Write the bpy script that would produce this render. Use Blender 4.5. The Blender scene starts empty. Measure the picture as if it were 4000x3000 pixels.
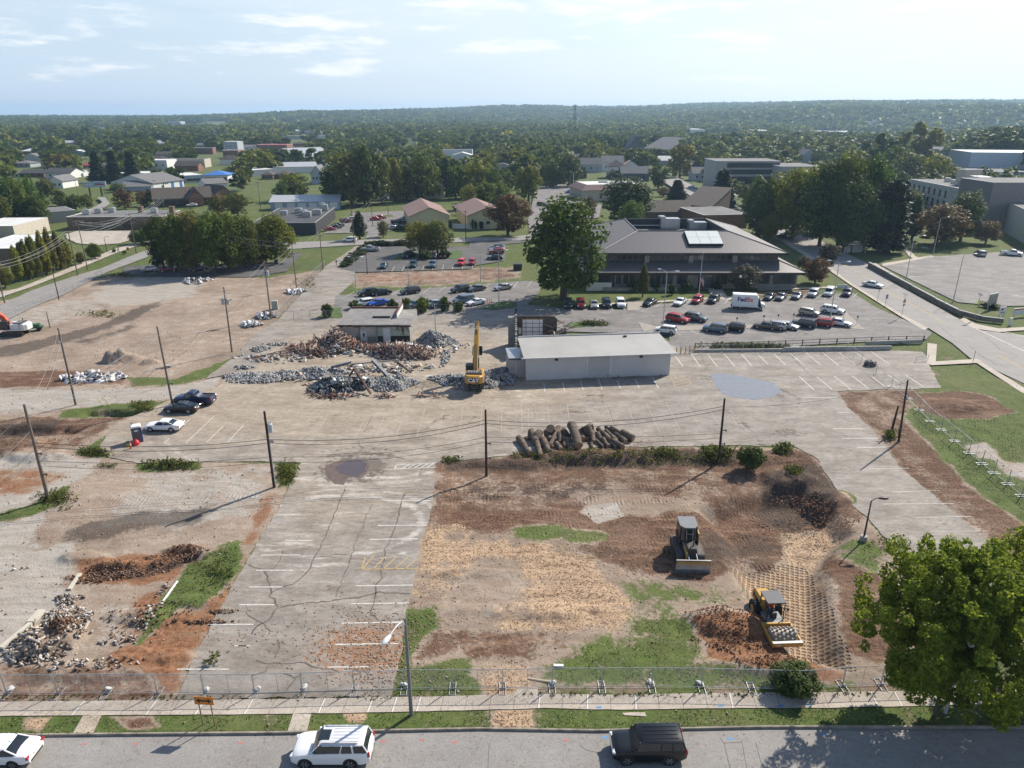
import bpy,bmesh,math,random
import numpy as np
from mathutils import Vector,Matrix,geometry
S=bpy.context.scene
CAMH,PITCH,FPX=40.0,math.radians(20.8),2773.0
cd=bpy.data.cameras.new('camera');cam=bpy.data.objects.new('camera',cd);S.collection.objects.link(cam)
cd.sensor_width=36;cd.lens=36*FPX/4000;cd.clip_end=30000;cd.clip_start=0.5
cam.location=(0,0,CAMH);cam.rotation_euler=(math.pi/2-PITCH,0,0);S.camera=cam
SUN_EL,SUN_AZ=math.radians(38),math.radians(46)
W=bpy.data.worlds.new('World');S.world=W;W.use_nodes=True
def setup_world():
 nt=W.node_tree;N=nt.nodes;L=nt.links;N.clear()
 out=N.new('ShaderNodeOutputWorld');bg=N.new('ShaderNodeBackground');L.new(bg.outputs[0],out.inputs[0])
 sky=N.new('ShaderNodeTexSky');sky.sky_type='NISHITA';sky.sun_disc=False
 sky.sun_elevation=SUN_EL;sky.sun_rotation=SUN_AZ;sky.altitude=0;sky.air_density=1.0;sky.dust_density=0.7;sky.ozone_density=1.6
 bg.inputs[1].default_value=0.11
 tc=N.new('ShaderNodeTexCoord')
 def noise(scl,loc,sc,det,rg):
  mp=N.new('ShaderNodeMapping');mp.inputs['Scale'].default_value=scl;mp.inputs['Location'].default_value=loc;L.new(tc.outputs['Generated'],mp.inputs[0])
  nz=N.new('ShaderNodeTexNoise');nz.inputs['Scale'].default_value=sc;nz.inputs['Detail'].default_value=det;nz.inputs['Roughness'].default_value=rg;L.new(mp.outputs[0],nz.inputs['Vector']);return nz.outputs[0]
 def M(op,a,b,c=0.0):
  n=N.new('ShaderNodeMath');n.operation=op
  for i,q in enumerate((a,b,c)):
   if isinstance(q,(int,float)):n.inputs[i].default_value=q
   else:L.new(q,n.inputs[i])
  return n.outputs[0]
 def rg(f,a,b,lo=0.0,hi=1.0,st='SMOOTHSTEP'):
  r=N.new('ShaderNodeMapRange');r.interpolation_type=st
  for i,q in enumerate((a,b,lo,hi)):r.inputs[i+1].default_value=q
  L.new(f,r.inputs[0]);return r.outputs[0]
 def mix(f,a,b):
  x=N.new('ShaderNodeMix');x.data_type='RGBA';L.new(f,x.inputs[0])
  for i,q in((6,a),(7,b)):
   if isinstance(q,tuple):x.inputs[i].default_value=(*q,1)
   else:L.new(q,x.inputs[i])
  return x.outputs[2]
 sp=N.new('ShaderNodeSeparateXYZ');L.new(tc.outputs['Generated'],sp.inputs[0]);X,Z=sp.outputs[0],sp.outputs[2]
 low=mix(rg(X,-0.62,0.55),(4.0,4.9,6.0),(5.4,6.0,6.5))
 c=mix(rg(Z,0.27,0.02,0.0,0.88),sky.outputs[0],low)
 veil=M('ADD',M('MULTIPLY',noise((1.5,1.5,9.0),(0.7,2.2,0.35),1.7,5,0.55),1.0),M('ADD',M('MULTIPLY',Z,1.6),M('MULTIPLY',X,0.22)))
 c=mix(M('MULTIPLY',rg(veil,0.48,0.95,0.0,0.62),rg(Z,0.30,0.14)),c,(6.0,6.3,6.6))
 puff=M('ADD',noise((4.0,4.0,22.0),(3.1,0.4,1.3),2.2,6,0.6),M('MULTIPLY',Z,0.9))
 c=mix(M('MULTIPLY',M('MULTIPLY',rg(puff,0.60,0.78,0.0,0.75),rg(Z,0.012,0.05)),rg(Z,0.30,0.16)),c,(7.0,7.05,7.1))
 L.new(c,bg.inputs[0])
setup_world()
sl=bpy.data.lights.new('sun','SUN');sl.energy=5.0;sl.angle=math.radians(0.5);sl.color=(1.0,0.93,0.82)
so=bpy.data.objects.new('sun',sl);S.collection.objects.link(so)
sd_=Vector((math.sin(SUN_AZ)*math.cos(SUN_EL),math.cos(SUN_AZ)*math.cos(SUN_EL),math.sin(SUN_EL)))
so.rotation_euler=sd_.to_track_quat('Z','Y').to_euler();so.location=(60,60,120)
S.view_settings.view_transform='Standard';S.view_settings.look='None';S.view_settings.gamma=1;S.view_settings.exposure=0.52
S.cycles.use_denoising=True;S.cycles.max_bounces=5;S.cycles.diffuse_bounces=2;S.cycles.glossy_bounces=2
S.cycles.transparent_max_bounces=6;S.cycles.transmission_bounces=3;S.cycles.volume_bounces=0;S.cycles.caustics_reflective=False;S.cycles.caustics_refractive=False
SP,CP=math.sin(PITCH),math.cos(PITCH)
def G(u,v,z=0.0):
 "photo pixel (4000x3000) to the point where its ray meets height z"
 a=(u-2000)/FPX;b=-(v-1500)/FPX
 d=(a,CP+b*SP,-SP+b*CP);t=(z-CAMH)/d[2]
 return Vector((d[0]*t,d[1]*t,z))
def D(x,y,z=0.0):return G(x*4000/2212,y*4000/2212,z)
def HT(u,vb,vt,z0=0.0):
 "height of an upright that stands at ground pixel (u, vb) and reaches up to row vt"
 Y=G(u,vb,z0).y;k=(1500-vt)/FPX
 return CAMH+Y*(k*CP-SP)/(CP+k*SP)-z0
def px2m(p):
 "metres per photo pixel at a point"
 return(p.y*CP+(CAMH-p.z)*SP)/FPX
rng=random.Random(7)
def _h(ix,iy,s):
 n=(ix.astype(np.int64)*374761393+iy.astype(np.int64)*668265263+s*1442695041)&0xffffffff
 n=((n^(n>>13))*1274126177)&0xffffffff
 return((n^(n>>16))&0xffff)/65535.0
def vnoise(x,y,s=0):
 x=np.asarray(x,float);y=np.asarray(y,float)
 ix=np.floor(x);iy=np.floor(y);fx=x-ix;fy=y-iy
 fx=fx*fx*(3-2*fx);fy=fy*fy*(3-2*fy)
 a=_h(ix,iy,s);b=_h(ix+1,iy,s);c=_h(ix,iy+1,s);d=_h(ix+1,iy+1,s)
 return(a*(1-fx)+b*fx)*(1-fy)+(c*(1-fx)+d*fx)*fy
def fbm(x,y,s=0,o=4,g=0.5):
 r=0;a=1;t=0
 for k in range(o):r=r+a*vnoise(x*2**k,y*2**k,s+k*17);t+=a;a*=g
 return r/t
def sstep(a,b,x):
 t=np.clip((x-a)/(b-a),0,1);return t*t*(3-2*t)
def sdist(poly,X,Y):
 "signed distance to a polygon, positive inside"
 X=np.asarray(X,float);Y=np.asarray(Y,float)
 d=np.full(X.shape,1e18);ins=np.zeros(X.shape,bool);n=len(poly)
 for i in range(n):
  ax,ay=poly[i][0],poly[i][1];bx,by=poly[(i+1)%n][0],poly[(i+1)%n][1]
  ex,ey=bx-ax,by-ay;L2=ex*ex+ey*ey+1e-12
  t=np.clip(((X-ax)*ex+(Y-ay)*ey)/L2,0,1)
  d=np.minimum(d,(X-ax-t*ex)**2+(Y-ay-t*ey)**2)
  if abs(by-ay)>1e-12:
   c=((ay>Y)!=(by>Y))&(X<(bx-ax)*(Y-ay)/(by-ay)+ax);ins^=c
 d=np.sqrt(d);return np.where(ins,d,-d)
def dp(*pts):return[tuple(D(x,y).xy)for x,y in pts]
def np_mesh(name,V,F,smooth=False):
 me=bpy.data.meshes.new(name);V=np.asarray(V,np.float32);F=np.asarray(F,np.int32)
 k=F.shape[1]
 me.vertices.add(len(V));me.vertices.foreach_set('co',V.ravel())
 me.loops.add(F.size);me.loops.foreach_set('vertex_index',F.ravel())
 me.polygons.add(len(F));me.polygons.foreach_set('loop_start',np.arange(0,F.size,k,dtype=np.int32))
 me.polygons.foreach_set('loop_total',np.full(len(F),k,np.int32))
 me.update(calc_edges=True)
 if smooth:me.polygons.foreach_set('use_smooth',np.ones(len(F),bool))
 return me
def link(name,me,m=None,parent=None):
 o=bpy.data.objects.new(name,me);S.collection.objects.link(o)
 if m is not None and len(me.materials)==0:me.materials.append(m)
 if parent is not None:o.parent=parent
 return o
class MB:
 def __init__(s):s.v=[];s.f=[]
 def add(s,vs,fs):
  n=len(s.v);s.v+=[tuple(p)for p in vs];s.f+=[tuple(n+i for i in f)for f in fs];return s
 def quad(s,a,b,c,d):return s.add([a,b,c,d],[(0,1,2,3)])
 def hexa(s,p):
  return s.add(p,[(3,2,1,0),(4,5,6,7),(0,1,5,4),(1,2,6,5),(2,3,7,6),(3,0,4,7)])
 def box(s,c,d,rz=0,ch=0.0,M=None):
  hx,hy,hz=d[0]/2,d[1]/2,d[2]/2
  R=Matrix.Rotation(rz,3,'Z')if M is None else M
  c=Vector(c)
  if ch<=0:
   P=[(-hx,-hy,-hz),(hx,-hy,-hz),(hx,hy,-hz),(-hx,hy,-hz),(-hx,-hy,hz),(hx,-hy,hz),(hx,hy,hz),(-hx,hy,hz)]
   return s.hexa([c+R@Vector(p)for p in P])
  ch=min(ch,hx*.9,hy*.9,hz*.9);V=[];idx={}
  for sx in(-1,1):
   for sy in(-1,1):
    for sz in(-1,1):
     for ax in range(3):
      p=[sx*hx,sy*hy,sz*hz]
      for k in range(3):
       if k!=ax:p[k]-=(sx,sy,sz)[k]*ch
      idx[(sx,sy,sz,ax)]=len(V);V.append(c+R@Vector(p))
  F=[]
  for ax in range(3):
   a,b=(ax+1)%3,(ax+2)%3
   for sg in(-1,1):
    ring=[]
    for(p,q)in((-1,-1),(1,-1),(1,1),(-1,1)):
     k=[0,0,0];k[ax]=sg;k[a]=p;k[b]=q;ring.append(idx[(*k,ax)])
    F.append(tuple(ring if sg>0 else ring[::-1]))
  for ax in range(3):
   a,b=(ax+1)%3,(ax+2)%3
   for p in(-1,1):
    for q in(-1,1):
     k0=[0]*3;k1=[0]*3;k0[ax]=-1;k1[ax]=1;k0[a]=k1[a]=p;k0[b]=k1[b]=q
     r=(idx[(*k0,a)],idx[(*k1,a)],idx[(*k1,b)],idx[(*k0,b)])
     F.append(r if p*q<0 else r[::-1])
  for sx in(-1,1):
   for sy in(-1,1):
    for sz in(-1,1):
     r=tuple(idx[(sx,sy,sz,ax)]for ax in range(3));F.append(r if sx*sy*sz>0 else r[::-1])
  return s.add(V,F)
 def tube(s,p0,p1,r0,r1=None,n=8,cap=True):
  r1=r0 if r1 is None else r1;p0=Vector(p0);p1=Vector(p1);a=(p1-p0)
  if a.length<1e-6:return s
  a.normalize();u=a.orthogonal().normalized();w=a.cross(u);V=[]
  for p,r in((p0,r0),(p1,r1)):
   for k in range(n):
    t=2*math.pi*k/n;V.append(p+u*(r*math.cos(t))+w*(r*math.sin(t)))
  F=[(k,(k+1)%n,n+(k+1)%n,n+k)for k in range(n)]
  if cap:F+=[tuple(range(n-1,-1,-1)),tuple(range(n,2*n))]
  return s.add(V,F)
 def path(s,pts,r,n=6):
  for a,b in zip(pts[:-1],pts[1:]):s.tube(a,b,r if not callable(r)else r(0),None,n)
  return s
 def prism(s,poly,z0,z1):
  n=len(poly);V=[(p[0],p[1],z0)for p in poly]+[(p[0],p[1],z1)for p in poly]
  return s.add(V,[tuple(range(n-1,-1,-1)),tuple(range(n,2*n))]+[(k,(k+1)%n,n+(k+1)%n,n+k)for k in range(n)])
 def xprism(s,prof,y0,y1):
  n=len(prof);V=[(p[0],y0,p[1])for p in prof]+[(p[0],y1,p[1])for p in prof]
  return s.add(V,[tuple(range(n)),tuple(range(2*n-1,n-1,-1))]+[((k+1)%n,k,n+k,n+(k+1)%n)for k in range(n)])
 def loft(s,rings,cap=True):
  n=len(rings[0]);V=[p for r in rings for p in r];F=[]
  for i in range(len(rings)-1):
   for k in range(n):F.append((i*n+k,i*n+(k+1)%n,(i+1)*n+(k+1)%n,(i+1)*n+k))
  if cap:F+=[tuple(range(n-1,-1,-1)),tuple((len(rings)-1)*n+k for k in range(n))]
  return s.add(V,F)
 def ball(s,c,r,n=8,m=6,sc=(1,1,1),jit=0,rg=None):
  V=[];F=[]
  for i in range(m+1):
   th=math.pi*i/m
   for k in range(n):
    t=2*math.pi*k/n;q=r*(1+(rg.uniform(-jit,jit)if jit else 0))
    V.append((c[0]+q*sc[0]*math.sin(th)*math.cos(t),c[1]+q*sc[1]*math.sin(th)*math.sin(t),c[2]+q*sc[2]*math.cos(th)))
  for i in range(m):
   for k in range(n):F.append((i*n+k,(i+1)*n+k,(i+1)*n+(k+1)%n,i*n+(k+1)%n))
  return s.add(V,F)
 def build(s,name,m,parent=None,smooth=None,fix=True):
  me=bpy.data.meshes.new(name);me.from_pydata(s.v,[],s.f);me.validate();me.update()
  if fix:
   bm=bmesh.new();bm.from_mesh(me);bmesh.ops.remove_doubles(bm,verts=bm.verts,dist=1e-5)
   bmesh.ops.recalc_face_normals(bm,faces=bm.faces);bm.to_mesh(me);bm.free()
  if smooth is not None:me.shade_smooth();me.set_sharp_from_angle(angle=math.radians(smooth))
  return link(name,me,m,parent)
def tag(o,label=None,cat=None,group=None,kind=None):
 if label:o['label']=label
 if cat:o['category']=cat
 if group:o['group']=group
 if kind:o['kind']=kind
 return o
def thing(name,label,cat,loc=(0,0,0),rz=0.0,group=None,sc=1.0):
 o=bpy.data.objects.new(name,None);S.collection.objects.link(o);o.empty_display_size=0.3
 o.location=loc;o.rotation_euler=(0,0,rz);o.scale=(sc,sc,sc)
 return tag(o,label,cat,group)
KIDS={}
def copy_tree(o,loc=None,rz=None,label=None,group=None,parent=None):
 c=o.copy();S.collection.objects.link(c)
 if parent is not None:c.parent=parent
 if loc is not None:c.location=loc
 if rz is not None:c.rotation_euler=(0,0,rz)
 if label:c['label']=label
 if group:c['group']=group
 for ch in list(o.children):copy_tree(ch,parent=c)
 return c
def recolor(o,name,m):
 for ch in o.children_recursive if o.type=='EMPTY' else[o]:
  if ch.name.split('.')[0]in name and ch.material_slots:
   ch.material_slots[0].link='OBJECT';ch.material_slots[0].material=m
MATS={}
def mat(name,col,rough=0.7,metal=0.0,spec=0.4,var=0.12,scale=1.2,bump=0.0,bscale=8,coat=0.0,dirt=0.0,dirtcol=(0.2,0.15,0.1),wave=None,brick=None,obj_var=0.0,detail=4):
 if name in MATS:return MATS[name]
 m=bpy.data.materials.new(name);m.use_nodes=True;nt=m.node_tree;N=nt.nodes;L=nt.links
 b=N['Principled BSDF'];b.inputs['Roughness'].default_value=rough;b.inputs['Metallic'].default_value=metal
 b.inputs['Specular IOR Level'].default_value=spec;b.inputs['Coat Weight'].default_value=coat
 tc=N.new('ShaderNodeTexCoord');V=tc.outputs['Object']
 def noise(sc,det=4,rg=0.6):
  n=N.new('ShaderNodeTexNoise');n.inputs['Scale'].default_value=sc;n.inputs['Detail'].default_value=det;n.inputs['Roughness'].default_value=rg
  L.new(V,n.inputs['Vector']);return n.outputs[0]
 def mix(f,a,bcol,mode='MIX'):
  x=N.new('ShaderNodeMix');x.data_type='RGBA';x.blend_type=mode
  if isinstance(f,float):x.inputs[0].default_value=f
  else:L.new(f,x.inputs[0])
  for i,q in((6,a),(7,bcol)):
   if isinstance(q,tuple):x.inputs[i].default_value=(*q[:3],1)
   else:L.new(q,x.inputs[i])
  return x.outputs[2]
 def ramp(f,a,bb):
  r=N.new('ShaderNodeMapRange');r.inputs[1].default_value=a;r.inputs[2].default_value=bb;L.new(f,r.inputs[0]);return r.outputs[0]
 lo=tuple(c*(1-var)for c in col);hi=tuple(min(1,c*(1+var))for c in col)
 c=mix(ramp(noise(scale,detail),0.3,0.7),lo,hi)
 h=None
 if wave:
  sx=N.new('ShaderNodeSeparateXYZ');L.new(V,sx.inputs[0])
  q=N.new('ShaderNodeMath');q.operation='PINGPONG';L.new(sx.outputs['XYZ'.index(wave[0])],q.inputs[0]);q.inputs[1].default_value=wave[1]/2
  f=ramp(q.outputs[0],wave[1]*0.10,0.0);c=mix(f,c,mix(1.0,c,(wave[2],)*3,'MULTIPLY'));h=q.outputs[0]
 if brick:
  br=N.new('ShaderNodeTexBrick');br.inputs['Scale'].default_value=1;br.inputs['Brick Width'].default_value=brick[1];br.inputs['Row Height'].default_value=brick[2]
  br.inputs['Mortar Size'].default_value=brick[2]*0.07;br.inputs['Color1'].default_value=(1,1,1,1);br.inputs['Color2'].default_value=(0.72,0.72,0.72,1);br.inputs['Mortar'].default_value=(*brick[0],1)
  sx=N.new('ShaderNodeSeparateXYZ');L.new(V,sx.inputs[0]);cx=N.new('ShaderNodeCombineXYZ')
  a2=N.new('ShaderNodeMath');L.new(sx.outputs[0],a2.inputs[0]);L.new(sx.outputs[1],a2.inputs[1]);L.new(a2.outputs[0],cx.inputs[0]);L.new(sx.outputs[2],cx.inputs[1])
  L.new(cx.outputs[0],br.inputs['Vector']);c=mix(1.0,c,br.outputs[0],'MULTIPLY')
 if dirt:c=mix(mix(1.0,ramp(noise(scale*0.6,6,0.7),0.5,0.72),(dirt,)*3,'MULTIPLY'),c,dirtcol)
 if obj_var:
  oi=N.new('ShaderNodeObjectInfo');hs=N.new('ShaderNodeHueSaturation');L.new(c,hs.inputs['Color'])
  L.new(ramp(oi.outputs['Random'],-0.5/obj_var+0.5,0.5/obj_var+0.5),hs.inputs['Value']);hs.inputs['Value'].default_value=1
  mr=hs.inputs['Value'].links[0].from_node;mr.inputs[1].default_value=0;mr.inputs[2].default_value=1;mr.inputs[3].default_value=1-obj_var;mr.inputs[4].default_value=1+obj_var
  c=hs.outputs[0]
 L.new(c,b.inputs['Base Color'])
 if bump:
  bn=N.new('ShaderNodeBump');bn.inputs['Strength'].default_value=1.0;bn.inputs['Distance'].default_value=bump
  L.new(noise(bscale,4,0.65)if h is None else h,bn.inputs['Height']);L.new(bn.outputs[0],b.inputs['Normal'])
 MATS[name]=m;return m
def fp(*pts):return[tuple(G(x,y).xy)for x,y in pts]
LOT=dp((470,835),(560,735),(640,665),(800,640),(1112,655),(1112,760),(1460,735),(1995,760),(2032,838),(1808,845),(1830,880),(1880,925),(1945,1010),(2130,1165),(2330,1330),(2180,1400),(1960,1225),(1890,1135),(1800,1050),(1765,990),(1720,966),(1580,962),(1300,966),(1120,982),(940,1000),(935,1080),(905,1200),(880,1320),(862,1430),(845,1506),(380,1511),(430,1400),(500,1270),(560,1165),(600,1100),(650,1000),(560,996),(300,1000),(235,988),(215,965),(238,925),(285,900),(350,872),(400,850))
LOTF=dp((940,1000),(1120,985),(1300,970),(1580,968),(1720,970),(1765,992),(1800,1052),(1888,1137),(1960,1230),(2090,1330),(2000,1470),(1830,1500),(845,1506),(862,1430),(880,1320),(905,1200),(935,1080))
CUT=dp((1500,1090),(1640,1050),(1730,1045),(1795,1085),(1850,1150),(1790,1230),(1800,1330),(1840,1450),(1700,1420),(1640,1330),(1580,1240),(1560,1160))
ROADX,ROADY=zip(*[tuple(G(u,v).xy)for u,v in((-900,2885),(0,2878),(1100,2868),(1880,2852),(2330,2860),(3000,2845),(4000,2846),(5200,2850))])
ROAD2=fp((2560,690),(2640,740),(2780,800),(2940,855),(3027,918),(3244,1050),(3325,1109),(3524,1231),(3626,1281),(3720,1340),(3791,1400),(4000,1498),(4600,1780),(4600,1480),(4000,1310),(3830,1290),(3750,1249),(3488,1100),(3393,1031),(3194,936),(3068,900),(2990,855),(2740,742),(2640,690))
def gz_raw(x,y):
 "terrain height"
 x=np.asarray(x,float);y=np.asarray(y,float);r=np.hypot(x,y)
 z=np.zeros_like(x)
 far=sstep(700,1500,r)
 z=z+far*(fbm(x/420,y/420,3,3)-0.5)*9
 az=np.degrees(np.arctan2(x,np.maximum(y,1)))
 z=z+sstep(1950,2500,r)*(37*sstep(0,24,az)+13*sstep(8,20,az)*vnoise(az/6,r/600,5))+14*sstep(29.5,33,az)*sstep(420,640,r)*(1-sstep(900,1300,r))
 z=z+sstep(2200,3800,r)*(14+46*fbm(az/7+3,r/1500,9,3)*(0.35+0.65*np.exp(-((az+1)/20)**2)))*(1-0.6*sstep(-14,-26,az))
 z=z+sstep(3200,5500,r)*(20+22*fbm(az/5,r/2500,19,3))*sstep(-14,4,az)
 z=z-4*sstep(260,420,r)*(1-far)*0.3
 near=r<330
 if near.any():
  xn=x[near];yn=y[near];zn=z[near]
  dl=sdist(LOT,xn,yn);df=sdist(LOTF,xn,yn);dc=sdist(CUT,xn,yn)
  rough=1-sstep(150,240,yn)
  zn=zn+rough*(fbm(xn/3.1,yn/3.1,21,4)-0.5)*(0.22-0.12*sstep(95,112,yn))*sstep(0.0,2.5,-dl)*sstep(41,47,yn)
  fur=(fbm(xn/9+0.2*yn,yn*1.15+0.6*np.sin(xn/7),31,3)-0.5)
  zn=zn+rough*fur*0.16*sstep(0.3,2,df)
  zn=zn-1.7*sstep(-0.4,2.1,dc)-0.5*sstep(0.2,3.5,df)*sstep(58,72,yn)
  zn=zn-0.17*sstep(104,112,yn)
  zn=np.where(dl>-0.25,np.minimum(zn,-0.06),zn)
  zn=zn-.16*sstep(-.5,.5,sdist(ROAD2,xn,yn))*(1-sstep(104,112,yn))
  zn=np.where(yn<np.interp(xn,ROADX,ROADY)+0.1,-0.2,zn)
  for(px,py,rx,ry,hh,sd)in PITS:
   c=D(px,py);q=((xn-c.x)/rx)**2+((yn-c.y)/ry)**2+(fbm(xn/1.3,yn/1.3,sd,3)-0.5)*0.9
   zn=zn+hh*(1-sstep(0.1,1.25,q))*(0.6+0.9*fbm(xn/0.7,yn/0.7,sd+3,3))
  z[near]=zn
 return z
PITS=[(230,1238,3.0,.9,-.5,1),(300,1232,2.9,0.7,-.45,2),(390,1203,2.6,1.0,-.45,3),(345,1222,2,.7,-.3,33),(250,1222,2.4,.8,.4,30),(390,1190,2.2,.8,.35,31),(180,1205,2.6,1.0,0.35,4),(250,893,5.0,1.0,-1.2,5),(60,930,7,1.6,-0.8,6),(20,965,5,2.2,0.6,7),(85,985,5,1.8,0.5,8),(248,778,2.1,1.4,1.7,9),(283,775,2.6,1.5,1.1,10),(325,782,1.6,1,0.7,11),(120,1380,2.4,2.1,0.9,12),(1570,1350,4.2,2.0,0.75,13),(1650,1440,5,1.2,0.45,14),(1700,1030,3.5,2.2,0.8,15),(2080,880,4.5,2.2,0.5,16),(330,1330,3.6,1.3,0.35,17),(420,1300,3.0,1.0,0.3,18),(1450,1215,3,0.8,0.25,19),(1300,985,9,1.4,0.5,20),(1100,1000,6,1.2,0.4,21),(1620,990,6,1.4,0.6,22),(200,1450,6,1.2,0.3,23),(320,1420,4,1.0,0.35,24),(505,765,3.0,1.2,0.3,25),(730,1030,3.2,1.2,0.0,26),(1790,1075,3.2,2.0,0.5,27),(1150,1320,7,1.2,0.3,28),(1000,1240,4,1.0,0.25,29)]
def gz(x,y):return float(gz_raw(np.array([x]),np.array([y]))[0])
def onground(u,v):
 p=G(u,v);p.z=gz(p.x,p.y);return p
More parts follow.
